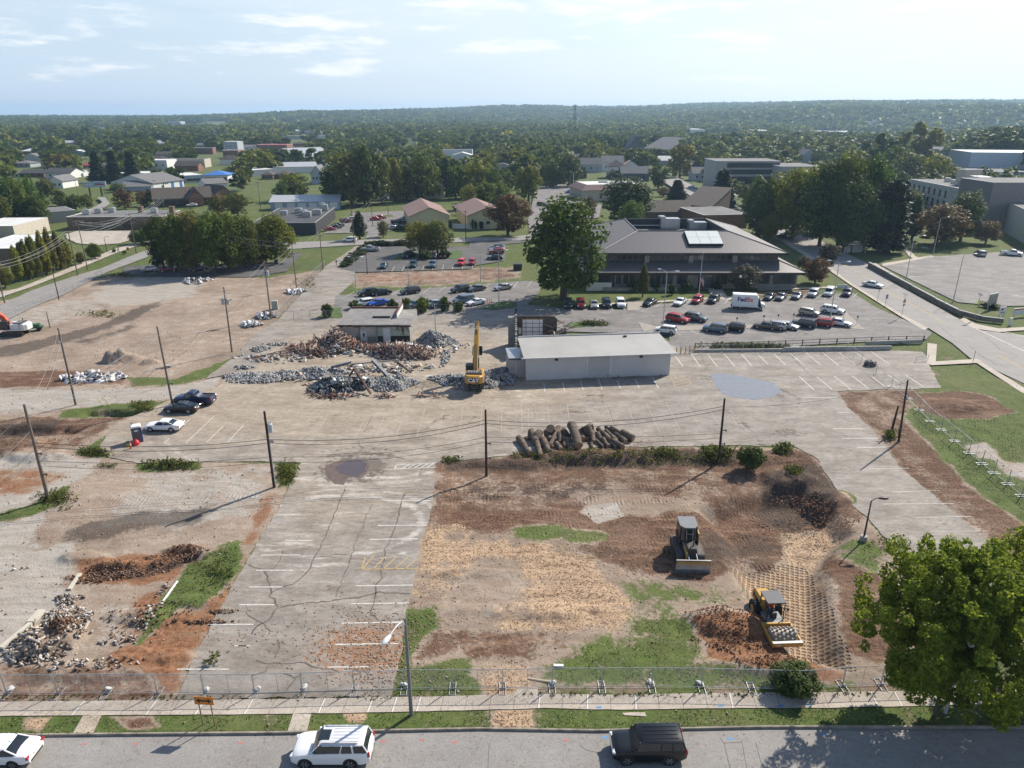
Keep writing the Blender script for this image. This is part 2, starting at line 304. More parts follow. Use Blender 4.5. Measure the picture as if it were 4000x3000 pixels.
COVER=[(0,dp((-400,700),(0,650),(185,604),(250,596),(400,588),(570,600),(690,583),(705,600),(560,740),(520,775),(395,818),(330,838),(500,810),(520,850),(470,875),(300,905),(210,945),(150,990),(300,988),(590,1003),(652,1000),(600,1100),(500,1260),(400,1440),(370,1513),(0,1522),(-500,1530)),0,1.0),(4,dp((235,605),(400,592),(450,600),(420,640),(260,660),(180,655)),0.8,3),(4,dp((-300,840),(330,838),(480,812),(470,850),(300,885),(0,892),(-300,900)),0.8,1.5),(4,dp((-300,690),(0,672),(180,640),(250,660),(60,720),(-300,760)),0.55,3),(6,dp((-60,760),(60,735),(200,705),(300,660),(355,645),(330,672),(240,710),(120,745),(0,775)),0.8,2),(6,dp((100,740),(190,728),(320,680),(300,705),(180,745)),0.6,2),(2,dp((-300,795),(0,800),(120,795),(270,805),(300,825),(100,838),(-300,838)),0.75,1.2),(0,dp((270,812),(380,815),(520,765),(700,585),(720,575),(640,690),(540,755),(400,830),(280,836)),0.85,1.2),(2,dp((-400,895),(0,905),(150,890),(275,878),(270,905),(212,940),(180,962),(100,985),(-400,1000)),0.7,1.5),(0,dp((130,885),(380,860),(350,885),(260,900),(130,905)),0.75,1),(6,dp((-100,925),(30,915),(150,905),(60,950),(-100,975)),0.8,1.4),(3,dp((60,940),(190,925),(150,965),(50,985)),0.5,1.5),(4,dp((-400,1000),(150,985),(230,990),(160,1045),(60,1170),(-60,1290),(-400,1330)),0.9,1.2),(3,dp((-100,1020),(80,1010),(140,1030),(60,1065),(-100,1085)),0.6,1),(0,dp((-60,1120),(60,1095),(120,1060),(170,1035),(110,1100),(20,1130)),0.9,0.8),(4,dp((300,1010),(585,1010),(570,1110),(350,1150),(200,1140),(280,1060)),0.6,2),(6,dp((150,1140),(250,1110),(480,1085),(420,1140),(250,1165),(120,1180)),0.7,1.5),(7,dp((180,1080),(560,1050),(540,1120),(300,1140),(160,1150)),0.6,1.5),(4,dp((-300,1190),(160,1165),(160,1290),(50,1430),(-60,1480),(-400,1500)),0.75,2),(4,dp((200,1290),(330,1300),(260,1400),(190,1410)),0.5,1),(3,dp((290,1290),(510,1195),(540,1200),(440,1390),(370,1510),(150,1515),(0,1500),(180,1455),(280,1390)),0.85,1.0),(2,dp((0,1440),(220,1440),(330,1470),(360,1513),(0,1520)),0.6,1),(3,dp((170,1215),(440,1175),(440,1240),(300,1265),(170,1260)),0.8,0.8),(6,dp((170,1225),(300,1222),(430,1180),(440,1222),(340,1240),(300,1252),(175,1255)),0.62,0.9),(0,dp((395,1225),(440,1195),(470,1180),(540,1160),(520,1230),(470,1290),(430,1320),(395,1320),(300,1390),(320,1330)),0.85,0.8),(0,dp((290,1000),(440,995),(430,1015),(300,1022)),0.95,0.8),(0,dp((595,1000),(652,992),(640,1040),(595,1060)),0.95,0.7),(3,dp((560,1080),(600,1060),(590,1110),(540,1190),(520,1180)),0.6,0.8),(0,LOTF,0,0.6),(2,dp((940,1000),(1120,985),(1300,970),(1720,970),(1765,992),(1800,1052),(1860,1120),(1800,1240),(1600,1230),(1500,1280),(1300,1230),(1150,1150),(915,1150),(935,1080)),0.95,1.5),(6,dp((950,1035),(1200,1028),(1420,1050),(1300,1075),(1000,1070)),0.55,2.5),(6,dp((1480,1150),(1620,1120),(1720,1150),(1640,1210),(1560,1235),(1490,1215)),0.6,2),(6,dp((1170,1170),(1330,1180),(1400,1230),(1300,1235),(1180,1210)),0.45,2.5),(3,dp((1560,1180),(1640,1170),(1640,1215),(1580,1225)),0.5,1.2),(0,dp((1250,1060),(1330,1050),(1420,1080),(1500,1075),(1540,1095),(1400,1110),(1280,1090)),0.42,2),(0,dp((890,1310),(1000,1320),(1060,1400),(1000,1440),(870,1440)),0.5,2.5),(0,dp((1290,1320),(1420,1290),(1480,1330),(1400,1380),(1300,1390)),0.5,2.5),(3,dp((940,1010),(1400,1000),(1700,1010),(1640,1080),(1300,1100),(935,1100)),0.35,2.5),(6,dp((1660,1010),(1760,1000),(1830,1060),(1800,1100),(1690,1110),(1640,1080)),0.9,1.2),(6,dp((960,990),(1560,968),(1700,975),(1560,1000),(1200,1010),(960,1015)),0.6,1),(7,dp((950,1040),(1560,1030),(1800,1110),(1760,1230),(1560,1220),(1300,1180),(940,1140)),0.95,2),(1,dp((910,1150),(1100,1150),(1290,1200),(1330,1240),(1480,1300),(1380,1320),(1330,1370),(1100,1370),(980,1330),(885,1300),(895,1220)),0.95,4.0),(2,dp((1050,1200),(1180,1250),(1140,1330),(1010,1330),(960,1250)),0.25,3),(1,dp((1030,1360),(1150,1350),(1170,1500),(1020,1505)),0.75,1.0),(2,dp((870,1350),(1060,1360),(1230,1370),(1250,1420),(1100,1440),(880,1430)),0.6,1.5),(0,dp((870,1330),(935,1310),(950,1350),(880,1440),(845,1507),(845,1480)),0.8,0.9),(0,dp((850,1440),(1010,1420),(1030,1507),(845,1508)),0.85,0.8),(0,dp((1150,1420),(1320,1370),(1400,1340),(1500,1320),(1530,1420),(1640,1450),(1830,1470),(1830,1505),(1150,1507)),0.78,2.2),(0,dp((1100,1135),(1200,1130),(1320,1150),(1280,1175),(1120,1165)),0.8,1.0),(0,dp((1330,1250),(1400,1240),(1560,1270),(1590,1300),(1500,1310),(1380,1310)),0.6,1.2),(0,dp((1480,1260),(1600,1265),(1640,1300),(1560,1305)),0.4,1),(1,dp((1460,1310),(1600,1330),(1520,1350)),0.3,1),(3,dp((1490,1340),(1640,1330),(1700,1420),(1830,1440),(1820,1475),(1650,1455),(1530,1415)),1.0,0.7),(4,dp((1270,1085),(1330,1078),(1350,1110),(1290,1125),(1255,1100)),0.95,0.5),(1,dp((1580,1215),(1700,1190),(1770,1200),(1800,1280),(1850,1440),(1700,1430),(1700,1370),(1620,1290)),0.6,1.2),(5,dp((1575,1220),(1690,1190),(1745,1200),(1780,1270),(1812,1360),(1845,1450),(1710,1440),(1690,1380),(1640,1330)),1.0,0.5),(1,dp((1690,1120),(1810,1105),(1860,1130),(1770,1200),(1700,1210)),0.65,1.0),(0,dp((1800,1170),(1870,1150),(1920,1190),(1900,1260),(1810,1240)),0.7,1.0),(2,dp((1800,1200),(1900,1240),(2000,1380),(1900,1450),(1830,1400),(1800,1300)),0.8,1.0),(0,dp((1960,850),(2125,785),(2212,850),(2600,1050),(2600,1500),(2280,1200),(2060,1000),(1990,930)),1.0,1.2),(2,dp((1808,846),(1990,842),(1962,872),(1950,905),(2010,960),(2080,1040),(2180,1110),(2400,1260),(2400,1400),(2215,1240),(2130,1165),(1945,1010),(1880,925),(1830,880)),0.9,0.9),(3,dp((1808,846),(1960,842),(1950,880),(1960,960),(2130,1100),(2130,1165),(1945,1010),(1830,880)),0.35,2),(2,dp((1965,855),(2060,842),(2130,853),(2198,890),(2140,905),(2040,905),(1985,885)),0.95,0.7),(4,dp((2080,960),(2130,955),(2180,1000),(2110,990)),0.7,0.8),(4,dp((2140,990),(2230,1000),(2260,1040),(2170,1030)),0.6,0.8),(2,fp((1350,1062),(1700,1052),(2010,1040),(2020,1085),(1700,1112),(1400,1120)),0.6,3),(3,fp((1370,1070),(1800,1058),(2000,1060),(1800,1095),(1400,1110)),0.5,3),(3,fp((1900,1190),(2020,1185),(1990,1205),(1860,1208)),0.6,1),(2,fp((2960,1140),(3180,1130),(3180,1146),(2960,1152)),0.7,1),(2,dp((240,1548),(330,1548),(345,1570),(280,1578)),0.7,0.4),(1,dp((55,1552),(110,1550),(90,1575),(50,1570)),0.7,0.4),(1,dp((745,1540),(795,1540),(785,1562),(750,1560)),0.9,0.3),(1,dp((1070,1535),(1150,1532),(1150,1575),(1065,1580)),0.95,0.3),(1,dp((600,1470),(845,1470),(835,1505),(770,1500)),0.5,0.5),]  # dark patch on the right bank paints slope shade over its brown soil
def aniso(n):return n
def soil_mat():
 m=bpy.data.materials.new('soil');m.use_nodes=True;nt=m.node_tree;N=nt.nodes;L=nt.links;b=N['Principled BSDF']
 b.inputs['Roughness'].default_value=0.95;b.inputs['Specular IOR Level'].default_value=0.15
 tc=N.new('ShaderNodeTexCoord');V=tc.outputs['Object']
 def noise(sc,det=3,rg=0.6,scl=None,warp=0):
  n=N.new('ShaderNodeTexNoise');n.inputs['Scale'].default_value=sc;n.inputs['Detail'].default_value=det;n.inputs['Roughness'].default_value=rg
  if scl:
   mp=N.new('ShaderNodeMapping');mp.inputs['Scale'].default_value=scl;src=V
   if warp:
    wz=N.new('ShaderNodeTexNoise');wz.inputs['Scale'].default_value=0.07;wz.inputs['Detail'].default_value=1;L.new(V,wz.inputs['Vector']);vm=N.new('ShaderNodeVectorMath');vm.operation='MULTIPLY_ADD';L.new(wz.outputs['Color'],vm.inputs[0]);vm.inputs[1].default_value=(warp,)*3;L.new(V,vm.inputs[2]);src=vm.outputs[0]
   L.new(src,mp.inputs[0]);L.new(mp.outputs[0],n.inputs['Vector'])
  else:L.new(V,n.inputs['Vector'])
  return n.outputs[0]
 def val(q,i,sock):
  if isinstance(q,(int,float)):sock.default_value=q
  else:L.new(q,sock)
 def M(op,a,bb=0.0,c=0.0):
  n=N.new('ShaderNodeMath');n.operation=op
  for i,q in enumerate((a,bb,c)):val(q,i,n.inputs[i])
  return n.outputs[0]
 def rng_(f,a,bb,lo=0.0,hi=1.0):
  r=N.new('ShaderNodeMapRange');r.inputs[1].default_value=a;r.inputs[2].default_value=bb;r.inputs[3].default_value=lo;r.inputs[4].default_value=hi;L.new(f,r.inputs[0]);return r.outputs[0]
 def mix(f,a,c,mode='MIX'):
  x=N.new('ShaderNodeMix');x.data_type='RGBA';x.blend_type=mode;val(f,0,x.inputs[0])
  for i,q in((6,a),(7,c)):
   if isinstance(q,tuple):x.inputs[i].default_value=(*q,1)
   else:L.new(q,x.inputs[i])
  return x.outputs[2]
 def attr(nm):
  a=N.new('ShaderNodeAttribute');a.attribute_name=nm;s=N.new('ShaderNodeSeparateColor');L.new(a.outputs['Color'],s.inputs[0]);return[s.outputs[0],s.outputs[1],s.outputs[2],a.outputs['Alpha']]
 ch=attr('cover_a')+attr('cover_b')
 n1=noise(0.45,6,0.65);n2=noise(2.3,4,0.7);n3=noise(9.0,2,0.7);big=noise(0.09,4,0.55);smear=noise(1.0,5,0.68,(0.2,1.25,1),7.0)
 brk=M('ADD',M('MULTIPLY',n1,0.55),M('MULTIPLY',n2,0.45))
 def cov(k,amp=1.1,w=0.12):
  return rng_(M('ADD',ch[k],M('MULTIPLY',M('SUBTRACT',brk,0.5),amp*2)),0.5-w,0.5+w)
 tan=mix(rng_(smear,0.33,0.68),(0.245,0.183,0.138),(0.35,0.28,0.22))
 tan=mix(rng_(n1,0.5,0.68),tan,(0.375,0.318,0.262));tan=mix(M('MULTIPLY',rng_(M('MULTIPLY',n2,smear),0.30,0.42),0.8),tan,(0.15,0.112,0.085))
 tan=mix(1.0,tan,mix(rng_(big,0.35,0.65),(0.78,0.76,0.74),(1.1,)*3),'MULTIPLY');c=mix(cov(4),tan,mix(rng_(smear,0.36,0.64),(0.285,0.25,0.21),(0.385,0.352,0.31)))
 red=mix(rng_(n2,0.35,0.65),(0.125,0.055,0.028),(0.30,0.155,0.085));red=mix(rng_(smear,0.5,0.62),red,(0.235,0.135,0.08));c=mix(cov(3),c,red)
 mul=mix(rng_(n2,0.34,0.66),(0.054,0.030,0.020),(0.175,0.10,0.064));mul=mix(M('MULTIPLY',rng_(smear,0.52,0.64),0.75),mul,(0.25,0.158,0.104));mul=mix(rng_(n1,0.54,0.66),mul,(0.105,0.056,0.036));mul=mix(rng_(big,0.5,0.62),mul,mix(0.45,mul,(0.225,0.148,0.104)));c=mix(cov(2),c,mul)
 chp=mix(rng_(n2,0.3,0.7),(0.30,0.20,0.125),(0.50,0.36,0.24));chp=mix(rng_(smear,0.53,0.66),chp,(0.21,0.14,0.092));c=mix(cov(1,0.9),c,chp)
 c=mix(M('MULTIPLY',cov(6,0.9),0.75),c,(0.062,0.05,0.042))
 grs=mix(rng_(n1,0.32,0.68),(0.038,0.070,0.013),(0.092,0.132,0.028));grs=mix(rng_(n2,0.52,0.72),grs,(0.16,0.145,0.06));grs=mix(rng_(big,0.5,0.7),grs,mix(0.5,grs,(0.13,0.12,0.05)))
 c=mix(M('MULTIPLY',cov(0,1.35,0.13),0.94),c,grs)
 c=mix(1.0,c,mix(rng_(n3,0.3,0.7),(0.78,)*3,(1.20,)*3),'MULTIPLY')
 c=mix(rng_(noise(5.0,1,0.5),0.68,0.76),c,mix(0.3,c,(0.5,0.42,0.33)))
 wv=N.new('ShaderNodeTexWave');wv.inputs['Scale'].default_value=0.75;wv.inputs['Distortion'].default_value=5.0;wv.inputs['Detail'].default_value=1.5;wv.inputs['Detail Scale'].default_value=0.35;wv.bands_direction='X';L.new(V,wv.inputs['Vector'])
 trk=M('MULTIPLY',M('MULTIPLY',wv.outputs[0],ch[7]),rng_(noise(0.35,3,0.6,(0.5,1.8,1),9.0),0.50,0.60))
 vo=N.new('ShaderNodeTexVoronoi');vo.voronoi_dimensions='2D';vo.inputs['Scale'].default_value=2.3;vo.inputs['Randomness'].default_value=0.16
 mp=N.new('ShaderNodeMapping');mp.inputs['Rotation'].default_value=(0,0,0.35);L.new(V,mp.inputs[0]);L.new(mp.outputs[0],vo.inputs['Vector'])
 dim=M('MULTIPLY',rng_(vo.outputs[0],0.40,0.22),cov(5,0.25))
 h=M('ADD',M('MULTIPLY',n2,0.085),M('ADD',M('MULTIPLY',n3,0.018),M('ADD',M('MULTIPLY',M('MULTIPLY',trk,rng_(n1,0.42,0.60)),0.10),M('MULTIPLY',dim,-0.26))))
 c=mix(M('MULTIPLY',dim,0.5),c,(0.085,0.055,0.035))
 bn=N.new('ShaderNodeBump');bn.inputs['Strength'].default_value=1.0;bn.inputs['Distance'].default_value=1.0;L.new(h,bn.inputs['Height']);L.new(bn.outputs[0],b.inputs['Normal'])
 L.new(c,b.inputs['Base Color']);return m
def build_ground():
 ys=[-30.0]
 while ys[-1]<7500:ys.append(ys[-1]+max(0.21,(ys[-1]+8)*0.0046)*(1.0 if ys[-1]<150 else 1.6 if ys[-1]<400 else 4.0)*(8 if ys[-1]<30 else 1))
 ys=np.array(ys);t=np.linspace(-1.35,1.35,640)
 X=t[None,:]*(ys[:,None]+18+60*(ys[:,None]<0));Y=np.repeat(ys[:,None],len(t),1)
 X[ys<30]=t[None,:]*60
 x=X.ravel();y=Y.ravel();z=gz_raw(x,y)
 r,c=len(ys),len(t);i=np.arange(r*c).reshape(r,c)
 F=np.stack([i[:-1,:-1].ravel(),i[:-1,1:].ravel(),i[1:,1:].ravel(),i[1:,:-1].ravel()],1)
 me=np_mesh('ground',np.stack([x,y,z],1),F,True)
 C=np.zeros((len(x),8),np.float32);C[:,0]=0.8+0.4*(fbm(x/30,y/30,77,3)-0.5)
 for k,poly,v,soft in COVER:
  P=np.array(poly);m=3*soft+2
  s=(x>P[:,0].min()-m)&(x<P[:,0].max()+m)&(y>P[:,1].min()-m)&(y<P[:,1].max()+m)
  d=sdist(poly,x[s],y[s])+(fbm(x[s]/2.2,y[s]/2.2,41+k,3)-0.5)*soft*1.4
  w=sstep(-soft,soft,d)
  if v>0 and k in(0,1,2,3,4):
   for q in(0,1,2,3,4):
    if q!=k:C[s,q]*=1-w*(0.9 if not(k==3 and q==2)else 0.4)
  C[s,k]=C[s,k]*(1-w)+v*w
 for nm,j in(('cover_a',0),('cover_b',4)):
  a=me.color_attributes.new(nm,'FLOAT_COLOR','POINT');a.data.foreach_set('color',np.ascontiguousarray(C[:,j:j+4]).ravel())
 return tag(link('ground',me,soil_mat()),kind='structure')
def sheet(name,poly,m,z,step=1.5,jit=0.0,attrs=None,kind='structure',dens=0.8):
 "flat sheet with exact outline; the outline may be ragged; attrs(x,y)->Nx4 weights"
 P=[Vector(p[:2])for p in poly];out=[]
 for a,b in zip(P,P[1:]+P[:1]):
  n=max(1,int((b-a).length/(dens if jit else step)));nv=Vector((-(b-a).y,(b-a).x)).normalized()if(b-a).length>1e-6 else Vector((0,0))
  for k in range(n):
   p=a.lerp(b,k/n)
   if jit:p=p+nv*(float(fbm(p.x/0.9,p.y/0.9,5,3))-0.5)*2*jit
   out.append(p)
 xs=[p.x for p in out];ys=[p.y for p in out]
 gx=np.arange(min(xs),max(xs),step);gy=np.arange(min(ys),max(ys),step)
 A,B=np.meshgrid(gx,gy);A=A.ravel()+0.2*step*(_h(np.arange(A.size),np.arange(A.size)*3,1)-0.5);B=B.ravel()
 ok=sdist([(p.x,p.y)for p in out],A,B)>step*0.45
 pts=out+[Vector((a,b))for a,b in zip(A[ok],B[ok])]
 n=len(out)
 v2,e2,f2,*_=geometry.delaunay_2d_cdt(pts,[(i,(i+1)%n)for i in range(n)],[],1,1e-5)
 me=bpy.data.meshes.new(name);me.from_pydata([(p.x,p.y,z)for p in v2],[],[tuple(f)for f in f2]);me.update()
 if me.polygons and me.polygons[0].normal.z<0:me.flip_normals()
 if attrs:
  x=np.array([p.x for p in v2]);y=np.array([p.y for p in v2]);a=me.color_attributes.new('wear','FLOAT_COLOR','POINT');a.data.foreach_set('color',np.asarray(attrs(x,y),np.float32).ravel())
 return tag(link(name,me,m),kind=kind)
def asphalt_mat(name,base,dark,dustc=(0.36,0.298,0.230),dust0=0.0,mott=1.0,rough=0.85):
 m=bpy.data.materials.new(name);m.use_nodes=True;nt=m.node_tree;N=nt.nodes;L=nt.links;b=N['Principled BSDF']
 b.inputs['Roughness'].default_value=rough;b.inputs['Specular IOR Level'].default_value=0.3
 tc=N.new('ShaderNodeTexCoord');V=tc.outputs['Object']
 def noise(sc,det=3,rg=0.6,scl=None):
  n=N.new('ShaderNodeTexNoise');n.inputs['Scale'].default_value=sc;n.inputs['Detail'].default_value=det;n.inputs['Roughness'].default_value=rg
  if scl:
   mp=N.new('ShaderNodeMapping');mp.inputs['Scale'].default_value=scl;mp.inputs['Rotation'].default_value=(0,0,0.12);L.new(V,mp.inputs[0]);L.new(mp.outputs[0],n.inputs['Vector'])
  else:L.new(V,n.inputs['Vector'])
  return n.outputs[0]
 def M(op,a,bb=0.0):
  n=N.new('ShaderNodeMath');n.operation=op
  for i,q in enumerate((a,bb)):
   if isinstance(q,(int,float)):n.inputs[i].default_value=q
   else:L.new(q,n.inputs[i])
  return n.outputs[0]
 def rg(f,a,bb):
  r=N.new('ShaderNodeMapRange');r.inputs[1].default_value=a;r.inputs[2].default_value=bb;L.new(f,r.inputs[0]);return r.outputs[0]
 def mix(f,a,c,mode='MIX'):
  x=N.new('ShaderNodeMix');x.data_type='RGBA';x.blend_type=mode
  if isinstance(f,float):x.inputs[0].default_value=f
  else:L.new(f,x.inputs[0])
  for i,q in((6,a),(7,c)):
   if isinstance(q,tuple):x.inputs[i].default_value=(*q,1)
   else:L.new(q,x.inputs[i])
  return x.outputs[2]
 at=N.new('ShaderNodeAttribute');at.attribute_name='wear';s=N.new('ShaderNodeSeparateColor');L.new(at.outputs['Color'],s.inputs[0])
 n1=noise(0.22,6,0.62);n2=noise(1.6,4,0.65);sm=noise(0.7,6,0.7,(0.22,1.0,1));fine=noise(11,2,0.7)
 c=mix(rg(n1,0.32,0.66),dark,base)
 d=M('ADD',s.outputs[0],M('MULTIPLY',M('SUBTRACT',sm,0.5),1.9));c=mix(M('MULTIPLY',rg(d,0.3-dust0,0.9-dust0),0.9),c,dustc)
 w=M('ADD',s.outputs[1],M('MULTIPLY',M('SUBTRACT',sm,0.5),2.4));c=mix(M('MULTIPLY',rg(w,0.55,0.95),0.7),c,(0.56,0.53,0.49))
 k=M('ADD',s.outputs[2],M('MULTIPLY',M('SUBTRACT',n2,0.5),1.6));c=mix(M('MULTIPLY',rg(k,0.42,0.62),0.75),c,(0.10,0.082,0.068))
 lf=M('ADD',at.outputs['Alpha'],M('MULTIPLY',M('SUBTRACT',noise(2.6,5,0.75),0.5),2.4));c=mix(M('MULTIPLY',rg(lf,0.66,0.76),0.85),c,(0.30,0.15,0.075))
 c=mix(rg(M('MULTIPLY',noise(0.5,5,0.7),noise(4,2)),0.31,0.37),c,mix(0.45,c,(0.16,0.13,0.11)))
 c=mix(1.0,c,mix(rg(noise(2.4,5,0.72,(0.45,1,1)),0.34,0.66),(1-.22*mott,)*3,(1+.15*mott,)*3),'MULTIPLY')
 c=mix(1.0,c,mix(rg(noise(0.42,6,0.74,(0.4,1,1)),0.36,0.62),tuple(1-mott*q for q in(.28,.31,.35)),(1+.11*mott,)*3),'MULTIPLY')
 c=mix(1.0,c,mix(rg(fine,0.3,0.7),(0.82,)*3,(1.13,)*3),'MULTIPLY')
 L.new(c,b.inputs['Base Color'])
 bn=N.new('ShaderNodeBump');bn.inputs['Distance'].default_value=0.02;L.new(fine,bn.inputs['Height']);L.new(bn.outputs[0],b.inputs['Normal'])
 return m
def clip_poly(pl):return pl
def wear_lot(x,y):
 n=len(x);a=np.zeros((n,4))
 demo=D(700,800);right=D(1900,900)
 d1=np.hypot((x-demo.x)/55,(y-demo.y)/30)
 a[:,0]=0.95*(1-sstep(0.35,1.15,d1))+0.32*sstep(60,75,y)*(1-sstep(100,112,y))*sstep(40,-10,x)+0.15
 a[:,0]+=0.35*sstep(0.0,1.0,1-np.hypot((x-D(720,1100).x)/14,(y-D(720,1100).y)/14))
 a[:,1]=0.32*(1-sstep(0.3,1.6,np.hypot((x+22)/26,(y-72)/16)))+0.15
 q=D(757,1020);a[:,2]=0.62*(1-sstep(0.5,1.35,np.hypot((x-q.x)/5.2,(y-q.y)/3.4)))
 q=D(1620,833);a[:,2]+=0.30*(1-sstep(0.6,1.5,np.hypot((x-q.x)/9.5,(y-q.y)/5.0)))
 q=D(790,1400);a[:,3]=0.62*(1-sstep(0.3,1.4,np.hypot((x-q.x)/6,(y-q.y)/4.5)))+0.18*(1-sstep(46,60,y));q=D(1370,955);a[:,3]+=0.5*(1-sstep(0.3,1.3,np.hypot((x-q.x)/7,(y-q.y)/2.5)))
 for u,v,rx,ry,w in((1240,1470,11,5,.5),(1530,1500,7,5,.5),(1300,1365,9,5,.35),(1560,1385,7,4,.35),(1860,1500,8,5,.55),(1701,1342,6,4,.5),(1950,1440,5,8,.4),(1020,1370,6,5,.3),(1050,1720,4,2,.3),(1900,1640,9,2,.35),(3080,1690,3,1.5,.6),(2250,1610,3,.8,.6),(1420,1790,5,3,.4)):
  q=G(u,v);a[:,2]+=w*(1-sstep(.4,1.4,np.hypot((x-q.x)/rx,(y-q.y)/ry)))
 for u,v,R,k in((1860,1490,9,1),(1860,1490,11.5,1),(1375,1845,8,0),(1375,1845,10,0),(2700,1560,14,0),(2700,1560,16,0),(2300,1700,22,0),(1400,1640,26,1),(1400,1640,28,1),(3100,1900,16,0),(3100,1900,18,0),(1300,2050,9,1),(1300,2050,11,1)):
  q=G(u,v);d=np.abs(np.hypot(x-q.x,(y-q.y)*1.5)-R+(vnoise(x/4,y/4,3)-.5)*1.2);a[:,2 if k==0 else 1]+=.42*(1-sstep(.15,.75,d))*(vnoise(x/6,y/6,7)>.35)
 a[:,3]+=0.25*sstep(0.8,-0.4,sdist(LOT,x,y))*sstep(0,30,x)
 return a
def plain(d=0.0,w=0.0,k=0.0,l=0.0):return lambda x,y:np.tile(np.array([[d,w,k,l]]),(len(x),1))
A_DUSTY=asphalt_mat('dusty_asphalt',(0.325,0.292,0.255),(0.235,0.210,0.184))
A_LOT=asphalt_mat('lot_asphalt',(0.235,0.22,0.21),(0.175,0.164,0.157))
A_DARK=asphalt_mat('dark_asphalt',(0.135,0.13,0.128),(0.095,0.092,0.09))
A_ROAD=asphalt_mat('road_asphalt',(0.285,0.268,0.25),(0.25,0.234,0.218),mott=.3)
A_CONC=asphalt_mat('pavement_concrete',(0.47,0.415,0.35),(0.40,0.345,0.285),dustc=(0.36,0.27,0.19),mott=.4)
PAINT=mat('road_paint',(0.56,0.54,0.50),0.8,var=0.25,scale=2.2,dirt=0.8,dirtcol=(0.33,0.295,0.26))
PAINTY=mat('yellow_paint',(0.42,0.30,0.14),0.8,var=0.25,scale=2,dirt=0.6,dirtcol=(0.36,0.3,0.24))
TAR=mat('crack_sealer',(0.115,0.095,0.078),0.9,var=0.3)
def strip(pts,w):
 "flat band along a polyline (list of Vector xy)"
 V=[];F=[]
 for i,p in enumerate(pts):
  a=pts[max(0,i-1)];b=pts[min(len(pts)-1,i+1)];d=Vector((b[0]-a[0],b[1]-a[1])).normalized();n=Vector((-d.y,d.x))*(w/2 if not callable(w)else w(i)/2)
  V+=[(p[0]+n.x,p[1]+n.y),(p[0]-n.x,p[1]-n.y)]
  if i:k=2*i;F.append((k-2,k-1,k+1,k))
 return V,F
class Flat:
 def __init__(s):s.v=[];s.f=[]
 def line(s,pts,w,z):
  V,F=strip(pts,w);n=len(s.v);s.v+=[(x,y,z)for x,y in V];s.f+=[tuple(n+i for i in f)for f in F]
 def seg(s,a,b,w=0.1,z=0.012):s.line([a.xy,b.xy],w,z)
 def build(s,name,m,**k):
  me=bpy.data.meshes.new(name);me.from_pydata(s.v,[],s.f);me.update()
  return tag(link(name,me,m),kind='structure')
build_ground()
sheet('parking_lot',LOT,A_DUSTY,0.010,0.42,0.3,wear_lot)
ROAD_TOP=[G(-900,2885),G(0,2878),G(1100,2868),G(1880,2852),G(2330,2860),G(3000,2845),G(4000,2846),G(5200,2850)]
sheet('road',[p.xy for p in ROAD_TOP]+[(75,8),(-75,8)],A_ROAD,-0.03,1.0,0.0,lambda x,y:np.stack([0*x,0.12+0*x,0.16*(vnoise(x/3,y/9,3)>0.75),0*x],1))
SW_T=[G(-900,2750),G(0,2743),G(1085,2732),G(1530,2725),G(2130,2712),G(2420,2716),G(2800,2708),G(3250,2706),G(4000,2690),G(5200,2680)]
SW_B=[G(-900,2805),G(0,2799),G(1085,2791),G(1530,2783),G(2130,2768),G(2420,2774),G(2800,2768),G(3250,2766),G(4000,2750),G(5200,2742)]
sheet('pavement',[p.xy for p in SW_T]+[p.xy for p in SW_B[::-1]],A_CONC,0.05,0.8,0.05,plain(0.12,0.1,0,0.05))
sheet('kerb_path',fp((325,2797),(398,2797),(362,2868),(285,2866)),A_CONC,0.046,0.8,0.05,plain(0.5,0,0.1,0))
sheet('kerb_path',fp((1145,2790),(1217,2790),(1199,2860),(1122,2860)),A_CONC,0.046,0.8,0.05,plain(0.1,0,0,0))
sheet('kerb_path',fp((2022,2689),(2099,2685),(2106,2716),(2004,2720)),A_CONC,0.045,0.8,0.05,plain(0.1,0,0.25,0))
sheet('kerb_path',fp((2430,2788),(2520,2784),(2526,2800),(2440,2793)),A_CONC,0.044,0.8,0.1,plain(0.1,0.1,0,0))
kb=MB()
for a,b in zip(ROAD_TOP[:-1],ROAD_TOP[1:]):
 d=(b-a).normalized();n=Vector((-d.y,d.x,0));p,q=a+n*0.0,b+n*0.0
 kb.hexa([p+Vector((0,0,-.1)),q+Vector((0,0,-.1)),q+n*.16+Vector((0,0,-.1)),p+n*.16+Vector((0,0,-.1)),p+n*.03+Vector((0,0,.13)),q+n*.03+Vector((0,0,.13)),q+n*.16+Vector((0,0,.13)),p+n*.16+Vector((0,0,.13))])
tag(kb.build('kerb',mat('kerb_stone',(0.25,0.22,0.18),0.9,var=0.35,dirt=0.9,dirtcol=(0.10,0.085,0.06))),kind='structure')  # stone colour set darker to carry the shade on the road-facing side
sheet('side_road',ROAD2,A_ROAD,0.016,2.0,0,plain(0,0.15,0.05,0))
sheet('side_road',fp((1000,952),(1390,937),(2000,925),(2075,915),(2080,935),(2000,940),(1400,957),(1000,980)),A_ROAD,0.02,2.0,0,plain(0,0,0,0))
sheet('side_road',fp((-300,1330),(0,1193),(122,1135),(300,1075),(393,1049),(530,992),(640,955),(680,965),(560,1010),(420,1062),(250,1150),(150,1190),(0,1262),(-300,1400)),A_ROAD,0.02,2.0,0,plain(0,0.15,0,0))
sheet('side_road',fp((60,880),(180,850),(300,835),(370,808),(400,790),(380,770),(410,770),(430,795),(395,822),(310,850),(180,870),(60,900)),A_ROAD,0.02,3,0,plain())
